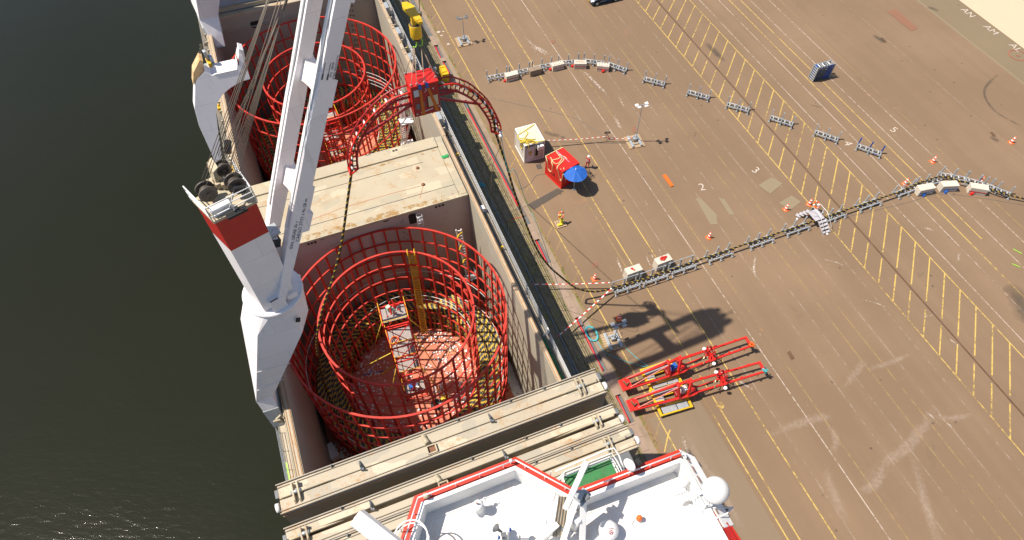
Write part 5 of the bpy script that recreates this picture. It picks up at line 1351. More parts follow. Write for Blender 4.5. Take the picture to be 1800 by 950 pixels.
b = MB(); b.box(p + V(-.2, -.55, -.75), (.3, .3, .4), .4); b.cyl(p + V(-.3, -.5, -.5), p + V(.0, -.7, -.5), .1, 8); b.build('gear_box', M['white'], t)
p = W(1106, 818, 20.9)
t = thing('tilted_dish', 'white oval dish standing on the red band of the roof front', 'dish antenna', (p.x, p.y, ZB))
b = MB(); b.lathe([(.001, .05), (.22, .04), (.33, .0), (.34, -.04), (.001, -.02)], p, 22, axis=(-.85, -.35, .35)); b.build('dish', M['white'], t)
b = MB(); b.cyl(p + V(0.05, 0, -.05), V(p.x + .1, p.y, ZB - .0), .04, 6); b.build('dish_post', M['white'], t)
p = W(1121, 814, 20.4)
b = MB(); b.box(p, (.24, .3, .36), .2); b.box(p + V(.0, 0, .2), (.16, .2, .05), .2); tag(b.build('floodlight', M['black'], origin=p), 'black box floodlight beside the white oval dish', 'floodlight')
p = onroof(897, 847, ZB)
for q, lb in (((897, 832), 'thin white pole with a ball tip at the roof front edge'), ((964, 850), 'plain thin white pole right of the ball-tipped pole')):
    p = onroof(q[0] + 1, q[1] + 0, ZR); b = MB(); b.cyl(p, p + V(0, 0, 1.9), .03, 7); (b.ball(p + V(0, 0, 1.95), .09, 10) if q[0] == 897 else None); b.cyl(p, p + V(0, 0, .05), .09, 8)
    tag(b.build('aerial_pole', M['white'], origin=p), lb, 'aerial')
p = onroof(748, 872, ZB + .3); b = MB(); b.ball(p, .15, 10); b.cyl(p - V(0, 0, .3), p, .05, 6); b.cyl(p, p + V(.12, -.1, .1), .09, 8); tag(b.build('searchlight', M['cream'], origin=p), 'cream searchlight on the left front of the roof rail', 'searchlight')
for i, (q, lb, hgt) in enumerate((((874, 950), 'white ball lamp with a blue lens nearest the left, at the bottom edge', 1.4), ((893, 940), 'white ball lamp beside the grey horn', 1.8))):
    p = onroof(q[0], q[1] + 8, ZR); t = thing('ball_lamp', lb, 'lamp', p, 'ball lamps at the bottom edge'); b = MB(); b.cyl(p, p + V(0, 0, hgt), .04, 6); b.build('post', M['white'], t)
    b = MB(); b.ball(p + V(0, 0, hgt + .1), .15, 14); b.build('lamp_head', M['white'], t)
    b = MB(); b.ball(p + V(.07, -.04, hgt + .13), .10, 10); b.build('lens', M['bluep'], t)
p = onroof(884, 948, ZR); b = MB(); b.cyl(p + V(0, 0, 0), p + V(0, 0, .9), .06, 7); b.lathe([(.05, 0), (.08, .25), (.22, .42)], p + V(0, .1, 1.0), 14, axis=(-.5, .5, .6)); b.box(p + V(.05, -.05, .8), (.25, .25, .3))
tag(b.build('fog_horn', M['gdark'], origin=p), 'grey trumpet fog horn between two ball lamps', 'horn')
p = onroof(913, 958, ZR); b = MB(); b.cyl(p, p + V(0, 0, 1.6), .045, 7); b.cyl(p + V(0, 0, 1.6), p + V(0, 0, 1.75), .05, 7); tag(b.build('whip_aerial', M['gdark'], origin=p), 'short dark aerial post right of the fog horn', 'aerial')
# mast with platform and two radar scanners
mp = onroof(990, 930, ZR)
mast = thing('radar_mast', 'white radar mast with sloping legs and platform on the roof', 'mast', mp)
b = MB(); tp = W(1015, 878, 21.4)
b.bar(mp + V(-.6, -.9, 0), tp + V(-.05, 0, -.1), .28, .34); b.build('mast_leg', M['white'], mast, .02)
b = MB(); b.bar(mp + V(.55, -1.0, 0), tp + V(.25, -.1, -.1), .28, .34); b.build('mast_leg', M['white'], mast, .02)
b = MB(); b.bar(mp + V(-2.6, -.6, .8), mp + V(-.3, .1, 1.0), .26, .26); b.build('cross_arm', M['white'], mast, .02)
b = MB(); b.hexa([mp + q for q in (V(-.7, -.2, .4), V(-.2, -.45, .4), V(.55, .85, 1.9), V(.1, 1.05, 1.9), V(-.7, -.2, .46), V(-.2, -.45, .46), V(.55, .85, 1.96), V(.1, 1.05, 1.96))]); b.build('sloping_ladder_tray', M['cream'], mast)
b = MB()
for k in range(4): b.bar(mp + V(-.68 + .14 * k, -.25 - .05 * k, .5), mp + V(.1 + .13 * k, 1.02 - .05 * k, 2.0), .035)
b.build('tray_rail', M['gdark'], mast)
b = MB(); b.box(tp + V(.25, .0, 0), (.75, .5, .1), .5); b.box(tp + V(.1, .05, .25), (.4, .36, .4), .5); b.build('top_platform', M['galv'], mast, .02)
b = MB(); b.cyl(tp + V(.35, -.12, .1), tp + V(.35, -.12, .45), .13, 10); b.tube([tp + V(.15, -.1, .2), tp + V(.3, -.3, .5), tp + V(.5, -.2, .2)], .03, 5); b.build('lamp_cluster', M['gdark'], mast)
railing('mast_rail', [mp + V(-1.6, .1, .8), mp + V(-.8, .35, .8), mp + V(.05, 1.3, 1.0)], .7, M['white'], mast, .8, 2, .025)
b = MB(); b.cyl(mp + V(.5, -.2, 0), mp + V(.5, -.2, 1.9), .17, 12); b.build('mast_column', M['white'], mast)
b = MB(); b.box(mp + V(-.2, -.25, 1.15), (.14, .14, .2), .3); b.build('navigation_light', M['gdark'], mast)
s0, s1 = W(1031, 812, 22.6), W(993, 896, 22.6)
t = thing('radar_scanner', 'slim white radar scanner bar lying across the mast top', 'radar scanner', (s0 + s1) / 2)
b = MB(); b.bar(s0, s1, .26, .22); b.build('scanner_bar', M['white'], t, .05)
b = MB(); b.cyl((s0 + s1) / 2 - V(0, 0, .9), (s0 + s1) / 2, .14, 10); b.build('turning_gear', M['white'], t)
s0, s1 = W(628, 910, 26), W(772, 1024, 26)
t = thing('radar_scanner', 'wide white radar scanner bar reaching in at the bottom edge, left of the wheelhouse', 'radar scanner', (s0 + s1) / 2 - V(0, 0, 7))
dd = (s1 - s0).normalized(); nn2 = V(-dd.y, dd.x, 0)
b = MB(); b.extrude([s0 - nn2 * .36, s0 - nn2 * .36 + V(0, 0, .12), s0 - nn2 * .1 + V(0, 0, .30), s0 + nn2 * .22 + V(0, 0, .30), s0 + nn2 * .36 + V(0, 0, .05), s0 + nn2 * .36], s1 - s0); b.build('scanner_bar', M['white'], t, .02)
mid = (s0 + s1) / 2; b = MB(); b.cyl(V(mid.x, mid.y, ZR), mid, .2, 12); b.build('scanner_post', M['white'], t)
b = MB(); q = W(722, 945, 21.0); b.ring(q, .75, .06, .06, 28); b.ring(q - V(0, 0, .55), .75, .05, .05, 28)
for k in range(6): a = k * PI / 3; b.cyl(q + V(.75 * math.cos(a), .75 * math.sin(a), -1.1), q + V(.75 * math.cos(a), .75 * math.sin(a), 0), .03, 5)
b.bar(q + V(-.1, -.4, -1.1), q + V(.0, .3, -1.1), .3, .06); b.build('ring_rail', M['white'], wh)
XF = None

# ================================================================== THE QUAY
def gz(px, py): return W(px, py, 0)
# light towers
def light_tower(label, p, rz, hgt, heads, lean=0.0):
    t = thing('light_tower', label, 'light tower', (0, 0, 0), 'site light towers on wooden pallets')
    b = MB()
    for i in range(8): b.box((0, -.84 + i * .24, .06), (1.85, .215, .09))
    b.build('pallet', M['wood'], t)
    for x in (-.5, .5):
        b = MB(); b.box((x, -.02, .22), (.26, 1.75, .16)); b.build('outrigger_beam', M['galv'], t, .02)
    b = MB(); b.box((0, .45, .2), (1.1, .1, .1)); b.box((0, -.5, .2), (1.1, .1, .1)); b.box((0.02, .15, .38), (.4, .5, .35)); b.build('chassis', M['galv'], t, .02)
    b = MB(); b.cyl((.1, .1, .3), (.1, .1, .95), .14, 8, .07); b.bar((-.35, .3, .25), (.1, .12, .95), .06); b.bar((.5, .3, .25), (.1, .12, .95), .06); b.build('mast_base', M['galv'], t)
    b = MB(); b.cyl((.1, .1, .8), (.1 + lean, .1, hgt * .6), .055, 7); b.cyl((.1 + lean, .1, hgt * .6), (.1 + lean * 1.6, .1, hgt), .038, 7); b.build('mast_tube', M['galv'], t)
    hx = .1 + lean * 1.6
    b = MB(); b.bar((hx - .55, .1, hgt), (hx + .55, .1, hgt), .07); b.build('cross_bar', M['galv'], t)
    for k, (dx, dy) in enumerate(((-.55, .18), (-.4, -.2), (.4, -.2), (.55, .2))):
        b = MB(); c = V(hx + dx, .1 + dy, hgt - .03); b.box(c, (.38, .30, .07), .15, .35 if dy > 0 else -.35); o = b.build('lamp_head', heads, t, .01)
    return t
t1 = light_tower('light tower on a pallet at the upper left, nearest the yellow hook', (0, 0, 0), 0, 3.4, [M['gdark']])
t1.location = W(815, 74, 0); t1.rotation_euler = (0, 0, R(-3))
t2_ = light_tower('tallest light tower on a pallet, with pale lamp heads, by the striped tape end', None, 0, 5.2, [M['white']])
t2_.location = W(1115, 250, 0); t2_.rotation_euler = (0, 0, R(-6))
t3 = light_tower('light tower on a pallet in the crane shadow, beside the teal rope coil', None, 0, 2.7, [M['galv']], .12)
t3.location = W(1077, 600, 0); t3.rotation_euler = (0, 0, R(-5))
# small tripod light
p = W(1066, 244, 0)
t = thing('tripod_light', 'small black work light on a tripod where the striped tape ends', 'work light', p)
b = MB()
for a in (0, 2.1, 4.2): b.cyl(p + V(.35 * math.cos(a), .35 * math.sin(a), 0), p + V(0, 0, .7), .025, 5)
b.build('tripod_legs', M['gdark'], t)
b = MB(); b.box(p + V(0, 0, .9), (.62, .12, .45), -.3, .5); b.build('lamp_box', M['black'], t, .02)
b = MB(); b.box(p + V(-.02, -.08, .93), (.34, .02, .22), -.3, .5); b.build('lamp_glass', M['white'], t)

# containers
def corr_mat(name, col, ax):
    m = NT(name); sp = m.n('ShaderNodeSeparateXYZ'); g = m.geo(); m.l(g, sp.inputs[0])
    tcn = m.n('ShaderNodeTexCoord'); so = m.n('ShaderNodeSeparateXYZ'); m.l(tcn.outputs['Object'], so.inputs[0])
    s = m.math('SINE', m.math('MULTIPLY', m.math('ADD', so.outputs[0], so.outputs[1]), 2 * PI / .26))
    m.bump(s, .9, .03)
    a = m.noise(1.5, 5, .65, g); c = m.mix(m.ramp(a, [(.35, 0), (.7, 1)]), tuple(x * .85 for x in col), col)
    c = m.mix(m.math('MULTIPLY', m.ramp(s, [(0.0, 1.0), (.3, 0.0)]), .25), c, tuple(x * .6 for x in col))
    return m.out(c, .5)
M['cwhite'] = corr_mat('white_container_steel', (.62, .60, .56), 0); M['cred'] = corr_mat('red_container_steel', (.60, .016, .010), 0)
M['cwroof'] = corr_mat('cream_container_roof', (.70, .64, .50), 0)
def container(name, label, cx, cy, sx, sy, hgt, rz, side, roof, trim, cat):
    t = thing(name, label, cat, (0, 0, 0))
    b = MB(); b.b2(-sx / 2 + .04, sx / 2 - .04, -sy / 2 + .04, sy / 2 - .04, .12, hgt - .05); b.build('walls', side, t)
    b = MB(); b.b2(-sx / 2 + .03, sx / 2 - .03, -sy / 2 + .03, sy / 2 - .03, hgt - .05, hgt - .01); b.build('roof', roof, t)
    for x in (-1, 1):
        for y in (-1, 1):
            b = MB(); b.box((x * (sx / 2 - .06), y * (sy / 2 - .06), hgt / 2), (.12, .12, hgt)); b.build('corner_post', trim, t, .01)
    b = MB()
    for z in (.08, hgt - .06):
        for y in (-1, 1): b.box((0, y * (sy / 2 - .05), z), (sx - .24, .1, .12))
        for x in (-1, 1): b.box((x * (sx / 2 - .05), 0, z), (.1, sy - .24, .12))
    b.build('edge_frame', trim, t)
    return t
wc = container('site_cabin', 'white corrugated site cabin with yellow straps heaped on its roof', 0, 0, 2.34, 2.86, 2.6, 0, M['cwhite'], M['cwroof'], M['white'], 'site cabin')
yfr = -1.43 - .008
b = MB(); b.b2(-.95, -.05, yfr - .02, yfr, .14, 2.2); b.build('door', flat('pale_lilac_door', (.55, .52, .56), .5), wc)
b = MB(); b.b2(-.7, -.3, yfr - .03, yfr - .02, 1.25, 1.6); b.build('door_sign', flat('gold_sign', (.45, .32, .05), .5), wc)
b = MB(); b.b2(-.6, -.4, yfr - .03, yfr - .02, 1.0, 1.12); b.build('red_notice', M['bred'], wc)
b = MB(); b.b2(.25, .95, yfr - .35, yfr, 1.75, 2.25); b.build('air_conditioner', M['white'], wc, .02)
b = MB(); b.b2(.12, .42, yfr - .012, yfr, .7, 1.7); b.build('dark_opening', M['black'], wc)
b = MB(); b.b2(-.95, .1, yfr - .01, yfr, 2.3, 2.45); b.build('vent_strip', M['gdark'], wc)
b = MB(); b.b2(-1.19, -1.17, -.7, -.2, 1.2, 2.0); b.build('side_window', M['gdark'], wc)
b = MB(); b.b2(-1.21, -1.19, -.8, -.1, 1.1, 1.2); b.build('window_sill', M['white'], wc)
wc.location = (20.78, 47.78, 0); wc.rotation_euler = (0, 0, R(-.8))
rcn = container('site_cabin', 'red corrugated site cabin half hidden by the blue parasol', 0, 0, 2.28, 2.78, 2.6, 0, M['cred'], M['bred'], M['bred'], 'site cabin')
b = MB(); b.b2(-.7, .55, -1.39 - .03, -1.39, 1.1, 1.95); b.build('window', M['white'], rcn)
b = MB(); b.b2(-.62, .47, -1.39 - .045, -1.39 - .03, 1.18, 1.87); b.build('window_pane', M['glass'], rcn)
rcn.location = (22.55, 43.1, 0); rcn.rotation_euler = (0, 0, R(15))
# straps thrown over both cabins
def strapmesh(name, label, paths, mat, w=.09):
    b = MB()
    for pth in paths:
        P_ = spline(pth, 4)
        for i in range(len(P_) - 1):
            if (P_[i + 1] - P_[i]).length > 1e-4: b.bar(P_[i], P_[i + 1] + (P_[i + 1] - P_[i]) * .1, w, .03)
    return tag(b.build(name, mat), label, 'straps')
def rpt(px, py, z=2.64): return W(px, py, z)
O9, S9 = (900, 210), 7.0375
def q9(x, y, z=2.64): return W(O9[0] + x / S9, O9[1] + y / S9, z)
random.seed(12)
heap = [[q9(280, 60), q9(160, 140), q9(75, 195), q9(70, 235)], [q9(160, 140), q9(195, 165), q9(160, 230), q9(165, 260)], [q9(70, 235), q9(160, 240), q9(250, 270), q9(330, 275), q9(405, 262)]]
for k in range(7): heap.append([q9(random.uniform(95, 320), random.uniform(240, 300), 2.66 + .02 * k) for _ in range(6)])
heap += [[q9(75, 235), V(19.55, 47.3, 2.6), V(19.5, 47.2, 1.9), V(19.5, 46.9, 1.7)], [q9(180, 300), V(20.0, 46.28, 2.6), V(20.05, 46.2, 2.1), V(20.15, 46.2, 2.0)], [q9(110, 260), V(19.52, 46.8, 2.5), V(19.5, 46.7, 2.0)]]
strapmesh('lifting_straps', 'tangled yellow straps heaped over the white cabin roof', heap, M['ystrap'])
s2 = [[q9(625, 350), q9(540, 390), q9(415, 455)], [q9(415, 455), V(21.0, 43.6, 2.5), V(21.06, 43.3, 1.6), V(21.2, 42.8, 1.6), V(21.3, 42.8, 2.4), q9(490, 515), q9(560, 490), q9(640, 460), q9(680, 495)],
      [q9(540, 390), q9(600, 470), q9(640, 500), q9(560, 590), V(21.62, 42.0, 2.2), V(21.75, 41.7, 1.4), V(21.85, 41.5, 1.5), V(21.9, 41.4, 2.3), q9(640, 600)], [q9(475, 470), q9(520, 540), q9(580, 540), q9(620, 470), q9(580, 430)], [q9(600, 610), V(21.85, 41.42, 2.2), V(21.8, 41.5, 1.3), V(21.7, 41.7, 1.3)]]
strapmesh('lifting_straps', 'cream straps looped over the red cabin roof and side', s2, M['cstrap'])
b = MB(); b.bar(q9(545, 385, 2.63), q9(710, 530, 2.63), .05, .03); tag(b.build('roof_cable', flat('violet_cable', (.45, .25, .5))), 'violet cable running along the red cabin roof', 'cable')
# parasol
p = W(1012, 298, 0); pc = W(1012, 300, 2.75); base = V(pc.x, pc.y, 0)
t = thing('parasol', 'open blue eight-panelled parasol standing beside the red cabin', 'parasol', base)
b = MB(); n = 8; rr = 1.25
for k in range(n):
    a0, a1 = 2 * PI * k / n + .2, 2 * PI * (k + 1) / n + .2; am = (a0 + a1) / 2
    ctr = V(pc.x, pc.y, 2.85); e0 = ctr + V(rr * math.cos(a0), rr * math.sin(a0), -.5); e1_ = ctr + V(rr * math.cos(a1), rr * math.sin(a1), -.5); mm = ctr + V(rr * .97 * math.cos(am), rr * .97 * math.sin(am), -.56)
    h0 = ctr + V(rr * .5 * math.cos(a0), rr * .5 * math.sin(a0), -.2); h1 = ctr + V(rr * .5 * math.cos(a1), rr * .5 * math.sin(a1), -.2); hm = ctr + V(rr * .48 * math.cos(am), rr * .48 * math.sin(am), -.25)
    b.poly([ctr, h0, hm]); b.poly([ctr, hm, h1]); b.poly([h0, e0, mm, hm]); b.poly([hm, mm, e1_, h1])
o = b.build('canopy', M['blue'], t); sm_ = o.modifiers.new('solid', 'SOLIDIFY'); sm_.thickness = .015
b = MB()
for k in range(n): a0 = 2 * PI * k / n + .2; b.bar(V(pc.x, pc.y, 2.83), V(pc.x + rr * math.cos(a0), pc.y + rr * math.sin(a0), 2.335), .025)
b.build('ribs', M['gdark'], t)
b = MB(); b.cyl(base, base + V(0, 0, 2.95), .03, 8); b.ball(base + V(0, 0, 2.95), .06, 8); b.build('pole', M['white'], t)
b = MB(); b.lathe([(.001, .1), (.26, .08), (.3, 0)], base, 14); b.build('parasol_base', M['gdark'], t)
# bicycle
p = W(1031, 306, 0)
t = thing('bicycle', 'black bicycle leaning beside the blue parasol and red cabin', 'bicycle', p)
d = V(.35, -.94, 0)
for s in (-.5, .5):
    b = MB(); c = p + d * s + V(0, 0, .34); b.tube([c + d * .32 * math.cos(a) + V(0, 0, .32 * math.sin(a)) + V(.04 * math.sin(a), 0, 0) for a in [k * PI / 10 for k in range(20)]], .025, 5, True)
    for k in range(4): a = k * PI / 4; b.bar(c + d * .3 * math.cos(a) + V(0, 0, .3 * math.sin(a)), c - d * .3 * math.cos(a) - V(0, 0, .3 * math.sin(a)), .008)
    b.build('wheel', M['black'], t)
b = MB(); A_, B_, C_, D_ = p + d * -.5 + V(0, 0, .34), p + d * -.05 + V(0, 0, .3), p + d * -.2 + V(0, 0, .85), p + d * .33 + V(0, 0, .9)
for u, v_ in ((A_, B_), (A_, C_), (B_, C_), (C_, D_), (B_, D_), (D_, p + d * .5 + V(0, 0, .34))): b.bar(u, v_, .035)
b.build('bicycle_frame', M['black'], t)
b = MB(); b.box(C_ + V(0, 0, .1), (.16, .26, .07), .3); b.build('saddle', M['black'], t)
b = MB(); b.tube([D_ + V(-.25, -.1, .12), D_ + V(0, 0, .15), D_ + V(.25, .1, .12)], .02, 5); b.build('handlebar', M['gdark'], t)

# person in red coveralls and white helmet, mid-stride beside the parasol
def make_person(name, label, loc, rz):
    J = [(0, 0, .95), (0, .01, 1.15), (0, .0, 1.38), (0, .0, 1.50), (0, .02, 1.60), (0, .03, 1.72),
         (.10, 0, .90), (.11, .12, .50), (.10, .02, .09), (.10, .16, .04),
         (-.10, 0, .90), (-.11, -.04, .50), (-.10, -.26, .12), (-.10, -.12, .05),
         (.20, 0, 1.40), (.27, -.06, 1.12), (.26, .12, .90), (.25, .18, .83),
         (-.20, 0, 1.40), (-.28, .05, 1.12), (-.24, .24, .96), (-.22, .32, .93)]
    Rd = [.15, .15, .16, .06, .075, .08, .10, .068, .045, .04, .10, .068, .045, .04, .075, .05, .036, .03, .075, .05, .036, .03]
    Ed = [(0, 1), (1, 2), (2, 3), (3, 4), (4, 5), (0, 6), (6, 7), (7, 8), (8, 9), (0, 10), (10, 11), (11, 12), (12, 13), (2, 14), (14, 15), (15, 16), (16, 17), (2, 18), (18, 19), (19, 20), (20, 21)]
    me = bpy.data.meshes.new('skeleton'); me.from_pydata(J, Ed, []); me.update()
    o = bpy.data.objects.new('skel', me); COL.objects.link(o)
    sk = o.modifiers.new('skin', 'SKIN')
    for i, v_ in enumerate(me.skin_vertices[0].data): v_.radius = (Rd[i], Rd[i] * (.72 if i < 3 else 1)); v_.use_root = (i == 0)
    ss = o.modifiers.new('sub', 'SUBSURF'); ss.levels = 2; ss.render_levels = 2
    dg = bpy.context.evaluated_depsgraph_get(); dg.update()
    m2 = bpy.data.meshes.new_from_object(o.evaluated_get(dg)); bpy.data.objects.remove(o)
    m2.materials.clear(); m2.materials.append(M['covr']); m2.materials.append(M['skin']); m2.materials.append(M['gdark'])
    for p_ in m2.polygons:
        c = p_.center; p_.use_smooth = True
        p_.material_index = 1 if c.z > 1.47 or (abs(c.x) > .2 and c.z < .93 and c.y > .14) else (2 if c.z < .10 else 0)
    t = thing(name, label, 'person', (0, 0, 0))
    body = bpy.data.objects.new('body', m2); COL.objects.link(body); body.parent = t
    b = MB(); b.ball((0, .03, 1.70), .135, 14, .95, 0.0); b.lathe([(.13, 0), (.165, -.01), (.16, .01), (.13, .02)], (0, .045, 1.70), 14); b.build('helmet', M['white'], t)
    b = MB(); b.box((0, -.005, 1.22), (.335, .235, .05)); b.box((0, -.005, 1.05), (.325, .225, .04)); b.build('reflective_band', M['galv'], t)
    for x in (-1, 1):
        b = MB(); b.ball((x * .03, .112, 1.655), .010, 6); b.build('eye', M['black'], t)
        hx, hy, hz = ((.25, .2, .81) if x > 0 else (-.22, .345, .925))
        for k, (dx, l) in enumerate(((-.03, .07), (-.01, .085), (.01, .08), (.03, .065))):
            b = MB(); b.tube([(hx + dx, hy, hz), (hx + dx, hy + l * .7, hz - l * .5), (hx + dx, hy + l * .7, hz - l * .9)], .009, 5); b.build('finger', M['skin'], t)
        b = MB(); b.tube([(hx - x * .035, hy - .02, hz), (hx - x * .055, hy + .02, hz - .03)], .011, 5); b.build('thumb', M['skin'], t)
    b = MB(); b.tube([(0, .115, 1.645), (0, .138, 1.615), (0, .12, 1.61)], .012, 5); b.build('nose', M['skin'], t)
    t.location = loc; t.rotation_euler = (0, 0, rz)
    return t
M['covr'] = flat('red_coverall', (0.42, 0.018, 0.018), .8)
make_person('person', 'person in red coveralls and white helmet walking beside the blue parasol', W(1032, 295, 0), R(-70))

# traffic cones
def cone_thing(label):
    t = thing('traffic_cone', label, 'traffic cone', (0, 0, 0), 'orange traffic cones')
    b = MB(); b.b2(-.28, .28, -.28, .28, 0, .05); b.build('cone_base', M['orange'], t, .01)
    b = MB(); b.lathe([(.19, .05), (.045, .92), (.001, .93)], (0, 0, 0), 16); b.build('cone_body', M['cone'], t)
    return t
cn = [((1045, 491), 'traffic cone left of the first red-marked concrete block'), ((1246, 418), 'lone traffic cone standing above the middle of the cable line'),
      ((1381, 369), 'traffic cone on the edge of a grey repair patch'), ((1422, 360), 'traffic cone just above the cable crossing steps'), ((1590, 324), 'traffic cone behind the start of the cable bend'),
      ((1639, 285), 'traffic cone standing alone far behind the cable bend'), ((1722, 321), 'traffic cone behind the last concrete block'), ((1777, 251), 'traffic cone nearest the right edge of the picture'), ((1088, 561), 'traffic cone in the crane shadow behind the lamp heads')]
c0_ = cone_thing(cn[0][1]); c0_.location = W(*cn[0][0]); random.seed(4)
for q, lb in cn[1:]: dup(c0_, W(*q), random.uniform(0, 1.5), lb)

# cable roller racks
def rack(L=2.62, posts3=True, label='', rail=False):
    t = thing('roller_rack', label, 'roller rack', (0, 0, 0), 'steel roller racks for the cable')
    for y in (-.27, .27):
        b = MB(); b.box((0, y, .30), (L, .12, .14)); b.build('side_beam', M['galv'], t, .01)
    for k, x in enumerate((-L / 2 + .06, 0, L / 2 - .06)):
        b = MB(); b.box((x, 0, .20), (.10, .95, .10)); b.box((x, -.5, .07), (.2, .16, .14)); b.box((x, .5, .07), (.2, .16, .14)); b.build('cross_foot', M['galv'], t, .01)
        b = MB(); b.box((x, .44, .66), (.13, .14, .95)); b.build('upright', M['galv'], t, .01)
        b = MB(); b.box((x, -.42, .42), (.08, .10, .36)); b.build('short_upright', M['galv'], t, .01)
    for x in (-L * .36, -L * .14, L * .14, L * .36):
        b = MB(); b.cyl((x, -.22, .42), (x, .22, .42), .075, 10); b.build('roller', M['lgrey'], t)
    b = MB(); b.box((-L * .25, .2, .40), (L * .36, .14, .10)); b.build('cover_tube', M['lgrey'], t, .02)
    b = MB(); b.box((L * .27, -.335, .30), (L * .17, .012, .10)); b.build('blue_plate', M['bluep'], t)
    if rail:
        b = MB(); b.bar((-L / 2 - .1, .44, 1.12), (L / 2 + .1, .44, 1.12), .06); b.build('guide_bar', M['galv'], t)
        b = MB(); b.bar((-L / 2 - .1, -.42, .85), (L / 2 + .1, -.42, .85), .06)
        b.build('guide_bar', M['galv'], t)
        for x in (-L / 2 + .06, 0, L / 2 - .06):
            b = MB(); b.box((x, -.42, .68), (.07, .07, .38)); b.build('guide_post', M['galv'], t)
    return t
ordw = ['first', 'second', 'third', 'fourth', 'fifth', 'sixth', 'seventh', 'eighth', 'ninth', 'tenth', 'eleventh', 'twelfth', 'thirteenth']
rk = rack(label='first guide-railed roller rack under the cable, nearest the ship', rail=True); rk.location = (22.45, 27.72, 0); rk.rotation_euler = (0, 0, R(-1))
dup(rk, (25.4, 27.65, 0), R(0), 'second guide-railed roller rack under the cable, between the red-marked blocks')
dup(rk, (28.5, 27.72, 0), R(0), 'third guide-railed roller rack under the cable, right of the red-marked blocks')
rp = rack(label='roller rack under the cable just right of the last guide-railed one'); rp.location = (32.6, 27.7, 0)
seq = [(37.3, 27.7, 0), (41.6, 27.7, 0), (46.0, 27.72, 2), (50.5, 27.72, 0), (55.4, 27.8, 2), (58.4, 27.85, -5)]
for i, (x, y, a) in enumerate(seq):
    dup(rp, (x, y + .04 * math.sin(i * 2.3), 0), R(a + 1.6 * math.sin(i * 3.1)), '%s roller rack under the cable, counted right from the guide-railed three' % ordw[i + 1])
for i, (a, c_) in enumerate((((1655, 308), (1700, 316)), ((1704, 318), (1735, 327)), ((1737, 328), (1768, 340)))):
    A_, B_ = W(*a, .3), W(*c_, .3); d = B_ - A_
    dup(rp, ((A_ + B_).to_2d().to_3d() * .5), math.atan2(d.y, d.x), 'roller rack in the cable bend by the %s' % ('middle pale block', 'last pale block', 'cable end, right of all pale blocks')[i])
# the empty curved row
xs = [(860, 138, 890, 132), (899, 130, 930, 124), (940, 121, 969, 115), (984, 112, 1016, 109), (1027, 108, 1060, 112), (1068, 113, 1099, 124)]
for i, (a, b_, c_, d_) in enumerate(xs):
    A_, B_ = W(a, b_, .25), W(c_, d_, .25); d = B_ - A_
    dup(rp, ((A_ + B_) * .5).to_2d().to_3d(), math.atan2(d.y, d.x), '%s empty roller rack from the left in the curved row behind the pale blocks' % ordw[i])
xs = [(1131, 139, 1169, 149), (1208, 162, 1247, 173), (1277, 184, 1317, 195), (1353, 207, 1394, 220), (1432, 233, 1473, 247), (1506, 257, 1549, 272)]
for i, (a, b_, c_, d_) in enumerate(xs):
    A_, B_ = W(a, b_, .25), W(c_, d_, .25); d = B_ - A_
    dup(rp, ((A_ + B_) * .5).to_2d().to_3d(), math.atan2(d.y, d.x), ('%s single empty roller rack from the left, spaced along the yard' % ordw[i]) if i < 5 else 'last single empty roller rack, with blue uprights, right of the painted 4')
for o in list(scn.objects):
    if o.name.startswith('roller_rack') and o.get('label', '').startswith('last single'):
        for ch in o.children:
            if ch.name.startswith('upright'): ch.data = ch.data.copy(); ch.data.materials[0] = M['bluep']

# concrete blocks
def block(label, mat, sx, sy, sz, group, stripe=None, chock=None, dots=False):
    t = thing('concrete_block', label, 'concrete block', (0, 0, 0), group)
    b = MB(); b.hexa([V(-sx / 2, -sy / 2, 0), V(sx / 2, -sy / 2, 0), V(sx / 2, sy / 2, 0), V(-sx / 2, sy / 2, 0), V(-sx / 2, -sy / 2, sz), V(sx / 2, -sy / 2, sz), V(sx / 2, sy / 2, sz), V(-sx / 2, sy / 2, sz)]); b.build('block', mat, t, .03)
    if stripe:
        b = MB(); b.b2(-sx / 2 + .02, sx / 2 - .02, -sy / 2 - .012, -sy / 2 - .002, sz * .38, sz * .5); b.build('painted_stripe', stripe, t)
    if dots:
        for x in (-.5, -.17, .17, .5):
            for y in (-.18, .18):
                b = MB(); b.cyl((x * sx / 1.6, y, sz), (x * sx / 1.6, y, sz + .03), .06, 8); b.build('casting_dimple', M['kerb'], t)
    if chock:
        b = MB(); c = V(chock[0], chock[1], .12); b.box(c, (.24, .22, .24), .4); b.tube([c, c + V(.1, .1, .2), c + V(.3, .1, .1)], .05, 6); b.build('lifting_sling', chock[2], t)
    return t
redp = flat('red_stripe_paint', (.45, .03, .02)); blup = flat('blue_stripe_paint', (.03, .2, .5))
B1 = block('pale concrete block with a red stripe, leftmost in the curved row', M['concrete'], 1.56, .74, .85, 'pale concrete blocks by the curved row', redp, (-.92, -.15, M['bred']))
B1.location = W(892, 141, 0) + V(.35, .25, 0)
bl = [((23.5, 60.0), 'x')]
def place(o, p, a): o.location = (p[0], p[1], 0); o.rotation_euler = (0, 0, R(a))
place(B1, (23.42, 59.95), 0)
B2 = block('grey dimpled concrete block, second from the left in the curved row', M['kerb2'] if 'kerb2' in M else M['kerb'], 1.5, .74, .8, 'pale concrete blocks by the curved row', None, None, True); place(B2, (26.45, 59.85), 0)
B3 = block('dimpled pale concrete block with a red stripe, middle of the five in the curved row', M['concrete'], 1.52, .74, .8, 'pale concrete blocks by the curved row', redp, (-.95, .0, M['bred']), True); place(B3, (29.4, 59.75), -1)
